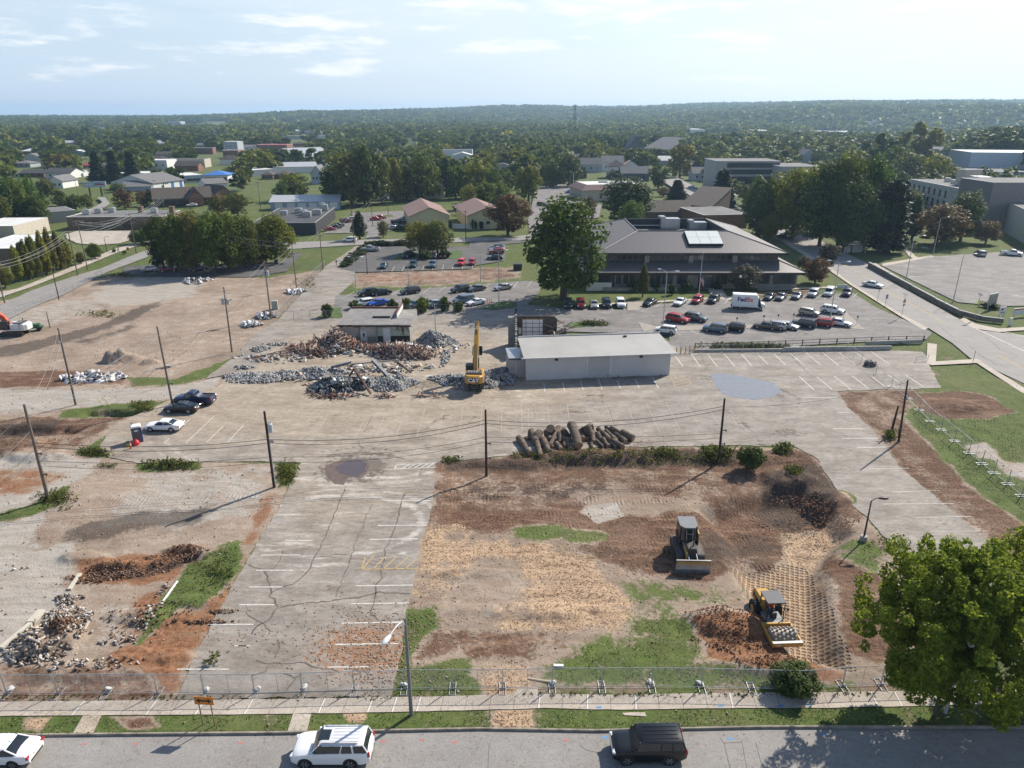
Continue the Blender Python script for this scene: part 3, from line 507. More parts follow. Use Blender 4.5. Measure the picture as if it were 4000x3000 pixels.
sheet('pavement',fp((-300,1215),(0,1140),(68,1128),(250,1055),(440,975),(600,925),(610,935),(450,990),(300,1052),(120,1122),(0,1162),(-300,1240)),A_CONC,0.03,2,0,plain(0,0.4,0,0))
sheet('concrete_yard',fp((255,915),(300,903),(515,901),(530,930),(470,950),(380,958),(300,950),(262,932)),A_CONC,0.03,2,0.3,plain(0,0.5,0,0))
sheet('asphalt_yard',fp((30,905),(140,885),(190,882),(180,895),(100,920),(40,925)),A_DARK,0.02,2,0.2,plain())
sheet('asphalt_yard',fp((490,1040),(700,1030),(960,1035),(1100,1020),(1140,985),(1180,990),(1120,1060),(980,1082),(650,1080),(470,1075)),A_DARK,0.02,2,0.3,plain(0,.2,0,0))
sheet('car_park',fp((1395,975),(1430,966),(1580,962),(1830,963),(1840,942),(2010,936),(2070,945),(1975,954),(1972,1018),(1862,1036),(1840,1050),(1400,1064),(1330,1052),(1335,1043),(1380,1013)),A_DARK,0.024,1.5,0.1,plain(0,0.12,0,0))
LANE=fp((800,1480),(905,1400),(1000,1303),(1086,1249),(1194,1127),(1271,1040),(1389,963),(1407,958),(1380,985),(1340,1045),(1385,1062),(1395,1090),(1325,1150),(1340,1240),(1100,1330),(1000,1440))
sheet('lane',LANE,A_DUSTY,0.016,1.5,0.25,plain(0.28,0.2,0,0.1))
sheet('car_park',fp((1310,1155),(1450,1143),(2050,1097),(2110,1102),(2108,1141),(2060,1190),(2200,1205),(2440,1208),(2500,1195),(2620,1185),(2700,1172),(2790,1165),(2830,1162),(2850,1178),(3000,1162),(3330,1143),(3420,1200),(3610,1283),(3640,1300),(3620,1325),(3480,1330),(3200,1345),(2700,1378),(2615,1345),(2615,1310),(2380,1300),(2040,1290),(2010,1245),(2020,1208),(1860,1212),(1640,1218),(1560,1205),(1340,1222),(1300,1240)),A_LOT,0.020,1.2,0.08,plain(0.06,0.18,0.05,0))
sheet('car_park',fp((1260,912),(1380,850),(1375,832),(1600,822),(1605,880),(1510,905),(1470,925),(1475,935),(1420,938),(1440,905),(1385,910)),A_LOT,0.024,2,0.2,plain(0.1,0.3,0,0))
sheet('car_park',fp((2070,915),(2062,860),(2080,790),(2090,735),(2180,720),(2280,722),(2300,790),(2350,800),(2340,850),(2250,860),(2140,850),(2110,915)),A_LOT,0.024,2,0.2,plain(0.1,0.2,0,0))
sheet('car_park',fp((3440,1035),(3640,1002),(3900,985),(4150,960),(4500,1050),(4500,1260),(4000,1195),(3900,1195),(3740,1180)),A_LOT,0.024,2,0,plain(0.12,0.32,0,0))
sheet('driveway',fp((1770,800),(1840,783),(1880,800),(1820,835),(1800,850)),A_LOT,0.02,2,0,plain())
sheet('driveway',fp((3540,965),(3575,1000),(3600,1010),(3585,1020),(3550,1000),(3525,965)),A_CONC,0.02,2,0,plain())
for pl in(((3020,925),(3244,1060),(3320,1112),(3520,1238),(3610,1290),(3626,1281),(3524,1229),(3325,1106),(3250,1050),(3040,918)),((3623,1340),(3660,1345),(3655,1412),(3820,1402),(3840,1417),(4000,1515),(4300,1660),(4300,1690),(3985,1530),(3815,1418),(3640,1427),(3618,1420)),((2330,1185),(2560,1176),(2800,1160),(2800,1166),(2560,1182),(2330,1192)),((2960,1128),(3300,1118),(3320,1122),(2960,1136)),((2740,1100),(2800,1100),(2840,1158),(2880,1160),(2850,1172),(2790,1165)),((3750,1249),(3800,1283),(3900,1297),(4000,1290),(4300,1330),(4300,1310),(4000,1278),(3900,1283),(3810,1265),(3765,1240)),((3445,1030),(3640,997),(3650,1003),(3450,1040)),((3400,1030),(3750,1235),(3765,1232),(3420,1028))):
 sheet('pavement',fp(*pl),A_CONC,0.03,2,0.0,plain(0,0.25,0,0))
GRASSM=mat('lawn',(0.062,0.105,0.024),0.95,var=0.4,scale=0.8,bump=0.05,bscale=6,dirt=0.5,dirtcol=(0.13,0.12,0.05))
GRAV=mat('island_gravel',(0.30,0.265,0.225),0.95,var=0.35,scale=3,bump=0.03)
for pl,m_ in((((1541,1015),(1562,988),(1588,986),(1570,1018),(1548,1021)),GRASSM),(((1756,1012),(1768,980),(1805,978),(1806,995),(1795,1015)),GRASSM),(((1232,1243),(1300,1202),(1338,1202),(1330,1215),(1340,1238),(1330,1243)),GRASSM),(((2492,1258),(2560,1275),(2990,1268),(3010,1280),(2640,1293),(2520,1305)),GRAV),(((3240,1235),(3300,1215),(3380,1290),(3290,1280)),GRAV),(((2450,1180),(2540,1178),(2490,1214),(2450,1214)),GRAV),(((2210,1275),(2250,1258),(2340,1263),(2350,1272),(2230,1282)),GRASSM),(((1880,1205),(1950,1180),(2020,1180),(2018,1200),(1930,1212)),GRASSM),(((1470,845),(1530,838),(1540,846),(1480,850)),GRASSM)):
 sheet('traffic_island',fp(*pl),m_,0.07,1.5,0.1)
def PY(u,v,y):
 "point of the view ray of a pixel at distance y"
 a=(u-2000)/FPX;b=-(v-1500)/FPX;d=(a,CP+b*SP,-SP+b*CP);t=y/d[1]
 return Vector((d[0]*t,y,CAMH+d[2]*t))
FOOT=[]
def C3(*c):return c
GLASS=mat('window_glass',(0.035,0.042,0.05),0.08,spec=0.8,var=0.3,scale=0.4)
FRAME_W=mat('white_frame',(0.62,0.62,0.60),0.6)
FRAME_D=mat('dark_frame',(0.05,0.048,0.046),0.5)
M_WHITE=mat('white_siding',(0.66,0.66,0.64),0.7,var=0.08,wave=('Z',0.3,0.8));M_GREYS=mat('grey_siding',(0.36,0.39,0.42),0.7,var=0.08,wave=('Z',0.3,0.8))
M_BRICK=mat('red_brick',(0.26,0.13,0.085),0.85,var=0.2,brick=((0.7,0.65,0.6),0.6,0.22));M_BROWNB=mat('brown_brick',(0.20,0.145,0.105),0.85,var=0.22,brick=((0.75,0.7,0.65),0.6,0.22),dirt=0.4,dirtcol=(0.10,0.08,0.065))
M_TAN=mat('tan_stucco',(0.47,0.425,0.35),0.85,var=0.1,dirt=0.3,dirtcol=(0.27,0.23,0.18));M_LIME=mat('limestone',(0.42,0.405,0.365),0.85,var=0.14,dirt=0.5,dirtcol=(0.20,0.19,0.175),brick=((0.8,0.8,0.8),1.6,0.7))
M_CONC=mat('grey_concrete',(0.33,0.32,0.30),0.85,var=0.15,dirt=0.5,dirtcol=(0.2,0.19,0.175));M_YEL=mat('yellow_siding',(0.52,0.47,0.29),0.75,var=0.07,wave=('Z',0.28,0.82))
M_BLUES=mat('blue_grey_siding',(0.30,0.37,0.45),0.65,var=0.08,wave=('X',0.6,0.8));M_DKBLUE=mat('dark_blue_siding',(0.06,0.075,0.10),0.7,var=0.15);M_BLACKW=mat('black_cladding',(0.035,0.036,0.04),0.6,var=0.2)
R_SHING=mat('brown_shingle',(0.085,0.068,0.056),0.9,var=0.25,scale=0.9,wave=('Z',0.25,0.75));R_GREY=mat('grey_shingle',(0.155,0.15,0.15),0.9,var=0.2,scale=0.9,dirt=0.4,dirtcol=(0.09,0.085,0.08));R_DARK=mat('black_shingle',(0.06,0.058,0.06),0.9,var=0.25)
R_PINK=mat('faded_red_shingle',(0.235,0.15,0.13),0.9,var=0.12,scale=1.4,dirt=0.35,dirtcol=(0.17,0.11,0.095));R_METAL=mat('pale_metal_roof',(0.44,0.44,0.44),0.45,metal=0.2,var=0.08,wave=('X',0.6,0.8));R_BLUE=mat('blue_metal_roof',(0.05,0.17,0.46),0.4,var=0.1,wave=('X',0.5,0.8))
R_FLAT=mat('flat_roof_felt',(0.15,0.145,0.142),0.92,var=0.2,scale=0.3,dirt=0.5,dirtcol=(0.24,0.225,0.21));R_FLATW=mat('white_roof_membrane',(0.60,0.60,0.58),0.8,var=0.1,scale=0.2,dirt=0.4,dirtcol=(0.38,0.37,0.35));R_BLACK=mat('black_roof_felt',(0.055,0.056,0.06),0.8,var=0.2,scale=0.25,dirt=0.3,dirtcol=(0.10,0.10,0.10));R_RED=mat('red_metal_roof',(0.36,0.045,0.04),0.5,var=0.1)
R_SEAMX=mat('standing_seam_front',(0.150,0.136,0.130),0.42,metal=0.25,var=0.07,wave=('X',0.62,0.45));R_SEAMY=mat('standing_seam_side',(0.150,0.136,0.130),0.42,metal=0.25,var=0.07,wave=('Y',0.62,0.45))
HVACM=mat('galvanised_steel',(0.42,0.43,0.43),0.4,metal=0.6,var=0.15,dirt=0.3,dirtcol=(0.25,0.23,0.2))
def face_xf(face,w,d):
 "origin, along, outward for a face in building coordinates"
 return{'f':(Vector((0,0,0)),Vector((1,0,0)),Vector((0,-1,0)),w),'b':(Vector((w,d,0)),Vector((-1,0,0)),Vector((0,1,0)),w),'l':(Vector((0,d,0)),Vector((0,-1,0)),Vector((-1,0,0)),d),'r':(Vector((w,0,0)),Vector((0,1,0)),Vector((1,0,0)),d)}[face]
def panel(parent,name,face,w,d,s,zc,pw,ph,m,out=0.03,th=0.12):
 o,a,n,L=face_xf(face,w,d);c=o+a*s+n*(out-th/2)+Vector((0,0,zc));mb=MB()
 ang=math.atan2(a.y,a.x);mb.box(c,(pw,th,ph),ang);return mb.build(name,m,parent,fix=False)
def window(parent,face,w,d,s,zc,pw,ph,fm=FRAME_W,tiny=False):
 if tiny:return panel(parent,'window',face,w,d,s,zc,pw,ph,GLASS,0.03)
 f=panel(parent,'window',face,w,d,s,zc,pw+0.16,ph+0.16,fm,0.035)
 panel(f,'pane',face,w,d,s,zc,pw,ph,GLASS,0.05);return f
def bld(name,label,cat,A,B,dep,h,roof='flat',rh=2.5,wm=None,rm=None,eave=0.4,wins=(),doors=(),par=0.4,group=None,z0=None,hvac=(),fm=FRAME_W,tiny=True,chim=None):
 A=Vector((A.x,A.y,0));B=Vector((B.x,B.y,0));w=(B-A).length;rz=math.atan2((B-A).y,(B-A).x)
 z=min(gz(A.x,A.y),gz(B.x,B.y),0.0 if A.y<330 else 99)if z0 is None else z0
 t=thing(name,label,cat,(A.x,A.y,z),rz,group)
 R=Matrix.Rotation(rz,2);FOOT.append([tuple(A.xy+R@Vector(p))for p in((-1,-1),(w+1,-1),(w+1,dep+1),(-1,dep+1))])
 wm=wm or M_WHITE;rm=rm or R_GREY;mb=MB();e=eave;H=h+(par if roof=='flat' else 0)
 def ring(z1):return[(0,0,z1),(w,0,z1),(w,dep,z1),(0,dep,z1)]
 mb.hexa(ring(-0.6)+ring(H))
 if roof=='gable_y':
  mb.add([(0,0,h),(w,0,h),(w/2,0,h+rh),(0,dep,h),(w,dep,h),(w/2,dep,h+rh)],[(0,1,2),(5,4,3),(0,2,5,3),(1,4,5,2)])
 if roof=='gable_x':
  mb.add([(0,0,h),(0,dep,h),(0,dep/2,h+rh),(w,0,h),(w,dep,h),(w,dep/2,h+rh)],[(0,2,1),(3,4,5),(0,3,5,2),(1,2,5,4)])
 if roof=='shed':mb.add([(0,0,h),(w,0,h),(w,dep,h+rh),(0,dep,h+rh),(0,dep,h),(w,dep,h)],[(0,3,4),(1,5,2),(3,2,5,4),(0,1,2,3)])
 mb.build('wall',wm,t,fix=False)
 rb=MB();th=0.16
 def slab(p):
  return rb.hexa([Vector(q)+Vector((0,0,0.02))for q in p]+[Vector(q)+Vector((0,0,th+0.02))for q in p])
 if roof=='flat':
  q=0.28
  rb.hexa([(q,q,h-.1),(w-q,q,h-.1),(w-q,dep-q,h-.1),(q,dep-q,h-.1),(q,q,H-par+.02),(w-q,q,H-par+.02),(w-q,dep-q,H-par+.02),(q,dep-q,H-par+.02)])
  cp=MB()
  for(x0,y0,x1,y1)in((-.05,-.05,w+.05,q),(-.05,dep-q,w+.05,dep+.05),(-.05,q,q,dep-q),(w-q,q,w+.05,dep-q)):cp.hexa([(x0,y0,H+.004),(x1,y0,H+.004),(x1,y1,H+.004),(x0,y1,H+.004),(x0,y0,H+.1),(x1,y0,H+.1),(x1,y1,H+.1),(x0,y1,H+.1)])
  rb=MB();rb.hexa([(q,q,H+.003),(w-q,q,H+.003),(w-q,dep-q,H+.003),(q,dep-q,H+.003),(q,q,H+.02),(w-q,q,H+.02),(w-q,dep-q,H+.02),(q,dep-q,H+.02)])
  rf=rb.build('roof',rm,t,fix=False);cp.build('coping',FRAME_W if par<0.5 else M_CONC,rf,fix=False)
 else:
  if roof=='gable_y':
   k=rh/(w/2)
   slab([(-e,-e,h-e*k),(w/2,-e,h+rh),(w/2,dep+e,h+rh),(-e,dep+e,h-e*k)]);slab([(w/2,-e,h+rh),(w+e,-e,h-e*k),(w+e,dep+e,h-e*k),(w/2,dep+e,h+rh)])
  elif roof=='gable_x':
   k=rh/(dep/2)
   slab([(-e,-e,h-e*k),(w+e,-e,h-e*k),(w+e,dep/2,h+rh),(-e,dep/2,h+rh)]);slab([(-e,dep/2,h+rh),(w+e,dep/2,h+rh),(w+e,dep+e,h-e*k),(-e,dep+e,h-e*k)])
  elif roof=='shed':k=rh/dep;slab([(-e,-e,h-e*k),(w+e,-e,h-e*k),(w+e,dep+e,h+rh+e*k),(-e,dep+e,h+rh+e*k)])
  elif roof in('hip','mansard'):
   i=min(w,dep)/2-0.01 if roof=='hip' else 2.6
   lo=[(-e,-e,h),(w+e,-e,h),(w+e,dep+e,h),(-e,dep+e,h)];hi=[(i,i,h+rh),(w-i,i,h+rh),(w-i,dep-i,h+rh),(i,dep-i,h+rh)]
   rb.add([Vector(p)+Vector((0,0,.02))for p in lo]+[Vector(p)+Vector((0,0,.2))for p in lo]+hi,[(3,2,1,0),(0,1,5,4),(1,2,6,5),(2,3,7,6),(3,0,4,7),(4,5,9,8),(5,6,10,9),(6,7,11,10),(7,4,8,11),(8,9,10,11)])
  rf=rb.build('roof',rm,t,fix=False)
  if roof=='mansard':
   m2=MB();m2.box((w/2,dep/2,h+rh+.04),(w-6,dep-6,.08));m2.build('flat_roof',R_FLATW,rf,fix=False)
 if chim:c2=MB();c2.box((w*chim[0],dep*chim[1],h+rh*0.6),(0.8,0.8,rh*1.5));c2.build('chimney',M_BRICK,rf)
 for(face,n,zc,ww,hh,s0,s1)in wins:
  L=face_xf(face,w,dep)[3]
  for k in range(n):window(t,face,w,dep,L*(s0+(s1-s0)*(k+.5)/n),zc,ww,hh,fm,tiny)
 for(face,s,ww,hh,m)in doors:
  L=face_xf(face,w,dep)[3];panel(t,'door',face,w,dep,L*s,hh/2,ww,hh,m,0.04)
 for(fx,fy,sx,sy,sz)in hvac:
  u=MB();u.box((w*fx,dep*fy,H+.03+sz/2+.25),(sx,sy,sz),0,0.06);u.box((w*fx,dep*fy,H+.14),(sx*.9,sy*.9,.25));u.tube((w*fx,dep*fy,H+.28+sz),(w*fx,dep*fy,H+.42+sz),min(sx,sy)*.36,None,12)
  u.build('rooftop_unit',HVACM,t,fix=False)
 return t
DOORW=mat('white_door',(0.64,0.64,0.63),0.6);DOORB=mat('blue_door',(0.05,0.16,0.36),0.5);DOORD=mat('dark_door',(0.05,0.045,0.04),0.6);DOORG=mat('ribbed_garage_door',(0.48,0.50,0.52),0.6,wave=('Z',0.55,0.6))
def warehouse():
 A,B=G(2055,1486),G(2614,1465);w=(B-A).length;rz=math.atan2((B-A).y,(B-A).x);dep=7.4;h=4.0
 t=thing('warehouse','long pale grey metal warehouse with a ribbed single pitch roof facing the camera','warehouse',(A.x,A.y,0),rz)
 FOOT.append([tuple(A.xy),tuple(B.xy),(B.x,B.y+9),(A.x,A.y+9)])
 wm=mat('warehouse_block_wall',(0.50,0.49,0.485),0.85,var=0.05,scale=0.4,wave=('Z',0.4,0.95),dirt=0.3,dirtcol=(0.42,0.40,0.38))
 mb=MB();mb.hexa([(0,0,-.3),(w,0,-.3),(w,dep,-.3),(0,dep,-.3),(0,0,h),(w,0,h),(w,dep,h+.8),(0,dep,h+.8)]);mb.build('wall',wm,t,fix=False)
 rm=mat('ribbed_steel_roof',(0.345,0.33,0.305),0.6,metal=0.0,var=0.08,scale=0.25,wave=('X',0.34,0.78),dirt=0.35,dirtcol=(0.44,0.42,0.39))
 rb=MB();k=.8/dep
 rb.hexa([(-.5,-.75,h-.75*k+.02),(w+.75,-.75,h-.75*k+.02),(w+.2,dep+.2,h+.85),(-.55,dep+.2,h+.85),(-.5,-.75,h-.75*k+.14),(w+.75,-.75,h-.75*k+.14),(w+.2,dep+.2,h+.97),(-.55,dep+.2,h+.97)])
 rf=rb.build('roof',rm,t,fix=False)
 g=MB();g.box((w/2,-.82,h-.75*k+.06),(w+1.7,.14,.14));g.build('gutter',FRAME_W,rf)
 g=MB();g.box((w*.745,dep*.86,h+.92),(.5,.4,.3));g.build('roof_vent',FRAME_D,rf)
 g=MB();g.box((w/2,dep+.2,h+1.04),(w+.8,.3,.14));g.build('ridge_cap',HVACM,rf)
 dr=panel(t,'door','f',w,dep,w*.5,1.75,3.7,3.5,mat('warehouse_door',(0.43,0.42,0.41),0.7,var=0.05,wave=('Z',0.5,0.8)),0.05)
 for s in(-1,1):panel(dr,'door_jamb','f',w,dep,w*.5+s*1.93,1.8,.16,3.6,FRAME_W,.08)
 for s in(.205,.79):
  l=MB();l.box((w*s,-.18,h-.62),(.5,.3,.26),0,.04);l.box((w*s,-.02,h-.5),(.3,.1,.3));l.build('wall_light',FRAME_D,t)
 a=MB();a.hexa([(-2.55,1.6,-.2),(-.01,1.6,-.2),(-.01,dep-.5,-.2),(-2.55,dep-.5,-.2),(-2.55,1.6,3.0),(-.01,1.6,3.0),(-.01,dep-.5,3.3),(-2.55,dep-.5,3.3)]);ax=a.build('annexe',M_CONC,t,fix=False)
 a=MB();a.box((-1.3,dep/2+.5,3.3),(2.7,dep-2,.1));a.build('annexe_roof',HVACM,ax)
 a=MB();a.box((-1.45,1.57,1.5),(.05,.05,3.0));a.build('downpipe',FRAME_W,ax)
warehouse()
def garage_ruin():
 a,b=G(1985,1345),G(2222,1345);y=a.y;hh=HT(2100,1345,1235)
 t=thing('demolished_garage','half demolished brown garage with a white sectional door and torn roof end','building',(a.x,y,0));w=b.x-a.x
 FOOT.append([(a.x-2,y-8),(b.x+4,y-8),(b.x+4,y+2),(a.x-2,y+2)])
 dk=mat('sooty_block_wall',(0.085,0.073,0.062),0.95,var=0.35,brick=((0.7,0.7,0.7),0.42,0.21));gy=mat('bare_block_wall',(0.30,0.285,0.265),0.9,var=0.15,brick=((0.8,0.8,0.8),0.42,0.21),dirt=0.6,dirtcol=(0.13,0.12,0.11))
 mb=MB();prof=[(1.6,0),(w-2.3,0),(w-2.3,hh-.5),(w-2.8,hh-.1),(w-3.6,hh),(1.6,hh)]
 mb.xprism(prof,0,.3);mb.build('wall',dk,t,fix=False)
 mb=MB();mb.hexa([(0.0,-.6,0),(1.58,-.6,0),(1.58,.3,0),(0,.3,0),(0,-.6,hh-.15),(1.58,-.6,hh-.15),(1.58,.3,hh),(0,.3,hh)]);mb.build('end_wall',gy,t,fix=False)
 mb=MB()
 for k in range(13):
  hq=hh-.05-k*.22-rng.uniform(0,.25)if k else hh+.35
  mb.box((1.45+rng.uniform(-.04,.04),-.25-k*.62,hq/2),(.34,.62,hq))
 mb.build('side_wall',gy,t)
 dx=3.6*w/11;mb=MB();mb.box((w*.40,-.06,2.4),(3.7,.06,4.8));d=mb.build('door',mat('white_sectional_door',(0.60,0.61,0.62),0.6,var=0.06,dirt=0.3,dirtcol=(0.4,0.38,0.36)),t)
 mb=MB()
 for k in range(1,6):mb.box((w*.40,-.10,k*.82),(3.7,.03,.09))
 for k in range(-1,2):mb.box((w*.40+k*1.22,-.115,2.4),(.08,.03,4.8))
 mb.build('door_rail',FRAME_D,d)
 mb=MB();mb.box((w*.40,-.08,4.93),(4.2,.1,.24));mb.box((w*.4-2.0,-.08,2.4),(.2,.1,4.8));mb.build('door_lintel',mat('rusty_steel',(0.19,0.085,0.045),0.8,var=0.3),t)
 mb=MB();mb.box((w*.13+.9,-.05,2.6),(.9,.04,1.2));mb.box((w*.13+.1,-.05,3.1),(.5,.04,.6),0);mb.build('notice_sheet',FRAME_W,t)
 mb=MB();rgx=random.Random(5)
 mb.hexa([(w-3.2,-2.4,.0),(w-.6,-2.2,0),(w-.5,-.5,0),(w-3.0,-.6,0),(w-2.9,-2.2,2.3),(w-.7,-2.0,3.3),(w-.6,-.7,3.5),(w-2.8,-.8,2.6)])
 mb.build('fallen_wall',dk,t)
 mb=MB()
 for k in range(16):
  p=Vector((w-rgx.uniform(.4,4.4),rgx.uniform(-2.4,.2),rgx.uniform(2.0,3.9)));q=p+Vector((rgx.uniform(-2.2,2.2),rgx.uniform(-.8,.8),rgx.uniform(-1.4,1.2)));mb.tube(p,q,rgx.uniform(.05,.12),None,4)
 for k in range(5):mb.tube((w-4.6+k*.1,.4+k*.5,hh-.1),(w-1.0,.3+k*.5,hh-1.5-k*.1),.08,None,4)
 mb.build('roof_beam',mat('splintered_timber',(0.12,0.085,0.06),0.95,var=0.4),t)
 for k in range(6):
  mb=MB();c=Vector((w-rgx.uniform(.2,3.4),rgx.uniform(-2.6,-.3),rgx.uniform(1.2,3.5)));mb.box(c,(rgx.uniform(.3,1.1),.05,rgx.uniform(.2,.7)),rgx.uniform(0,3),0,Matrix.Rotation(rgx.uniform(-.8,.8),3,'X')@Matrix.Rotation(rgx.uniform(0,3),3,'Z'))
  mb.build('torn_sheet',mat('pale_torn_sheet',(0.45,0.42,0.38),0.8,var=0.3),t)
garage_ruin()
def flat_ruin():
 a,b=G(1330,1335),G(1604,1330);t=thing('demolished_shop','half demolished flat roofed shop with exposed pale interior wall above the debris','building',(a.x,a.y,0));w=b.x-a.x;d=11.5;h=3.2
 FOOT.append([(a.x-1,a.y-1),(b.x+1,a.y-1),(b.x+1,a.y+d+1),(a.x-1,a.y+d+1)])
 wm=mat('peeling_plaster',(0.50,0.46,0.42),0.9,var=0.14,scale=0.9,dirt=0.8,dirtcol=(0.26,0.22,0.19));gm=mat('green_plaster',(0.37,0.42,0.36),0.9,var=0.12,dirt=0.6,dirtcol=(0.25,0.24,0.2));bm_=mat('bare_block_wall',(0.3,0.285,0.265))
 mb=MB();mb.hexa([(0,.3,-.2),(w,.3,-.2),(w,d,-.2),(0,d,-.2),(0,.3,h),(w,.3,h),(w,d,h),(0,d,h)]);mb.build('wall',bm_,t,fix=False)
 mb=MB();mb.hexa([(.0,.2,.95),(w*.52,.2,.95),(w*.52,.3,.95),(.0,.3,.95),(.0,.2,h-.1),(w*.52,.2,h-.1),(w*.52,.3,h-.1),(.0,.3,h-.1)]);mb.build('plaster_panel',wm,t,fix=False)
 mb=MB();mb.hexa([(w*.525,.19,1.1),(w,.19,1.1),(w,.3,1.1),(w*.525,.3,1.1),(w*.525,.19,h-.1),(w,.19,h-.1),(w,.3,h-.1),(w*.525,.3,h-.1)]);mb.build('plaster_panel',gm,t,fix=False)
 mb=MB();mb.hexa([(-2.0,-.4,-.2),(.9,-.4,-.2),(.9,.25,-.2),(-2.0,.25,-.2),(-1.9,-.4,1.4),(.9,-.4,1.75),(.9,.25,1.75),(-1.9,.25,1.4)]);mb.build('low_wall',wm,t,fix=False)
 mb=MB();mb.hexa([(w*.53,.12,0),(w-.1,.12,0),(w-.1,.18,0),(w*.53,.18,0),(w*.53,.12,1.0),(w-.1,.12,1.15),(w-.1,.18,1.15),(w*.53,.18,1.0)]);mb.build('charred_skirting',mat('charred_board',(0.03,0.028,0.026),0.9),t,fix=False)
 for s,hh in((.335,2.15),(.67,2.5)):
  p=MB();p.box((w*s,.14,hh/2),(1.05,.08,hh));dd=p.build('door',DOORW,t);p=MB();p.box((w*s+.1,.085,hh*.62),(.32,.04,.7));p.build('door_window' if s<.5 else 'door_panel',GLASS if s<.5 else FRAME_W,dd)
  p=MB();p.box((w*s-.62,.13,hh/2+.1),(.14,.1,hh+.2));p.box((w*s+.62,.13,hh/2+.1),(.14,.1,hh+.2));p.box((w*s,.13,hh+.14),(1.1,.1,.16));p.build('door_frame',FRAME_W,dd)
 for x in(.02,.27,.52):p=MB();p.box((w*x+.1,.12,h/2),(.3,.2,h));p.build('pier',bm_,t)
 rm=mat('weathered_felt',(0.20,0.19,0.185),0.95,var=0.2,scale=0.6,dirt=0.55,dirtcol=(0.33,0.28,0.22))
 p=MB();p.hexa([(-.2,-.5,h+.01),(w+.3,-.5,h+.01),(w+.3,4.2,h+.01),(-.2,4.2,h+.01),(-.2,-.5,h+.25),(w+.3,-.5,h+.25),(w+.3,4.2,h+.25),(-.2,4.2,h+.25)]);p.hexa([(-.2,4.2,h+.01),(w*.77,4.2,h+.01),(w*.77,d+.2,h+.01),(-.2,d+.2,h+.01),(-.2,4.2,h+.251),(w*.77,4.2,h+.251),(w*.77,d+.2,h+.251),(-.2,d+.2,h+.251)]);r=p.build('roof',rm,t,fix=False)
 p=MB();p.box((w*.77+.1,8,h+.75),(.2,7.6,1.0));p.build('parapet',mat('white_parapet',(0.6,0.59,0.57),0.8),r);p=MB();p.box((w*.77+.1,8,h+1.29),(.3,7.7,.09));p.box((w*.39,d+.1,h+.4),(w*.78,.3,.3));p.build('coping',mat('dark_red_coping',(0.14,0.05,0.045),0.7),r)
 p=MB();p.box((w*.55,4.4,h+.42),(3.4,.4,.34));p.build('roof_upstand',FRAME_D,r)
 p=MB();rq=random.Random(3);x=-.3
 while x<w+.2:
  l=rq.uniform(.25,.8);p.box((x,-.55-rq.uniform(0,.15),h+.08-rq.uniform(0,.12)),(l,rq.uniform(.1,.35),rq.uniform(.12,.34)),rq.uniform(-.1,.1));x+=l*.8
 for k in range(7):q=Vector((w*rq.uniform(.82,.96),-.6,h+.1));p.tube(q,q+Vector((rq.uniform(-.6,.9),rq.uniform(-.3,.1),-rq.uniform(.6,1.9))),.09,None,4)
 p.build('torn_roof_edge',mat('torn_felt',(0.06,0.045,0.038),0.95,var=0.4),t)
flat_ruin()
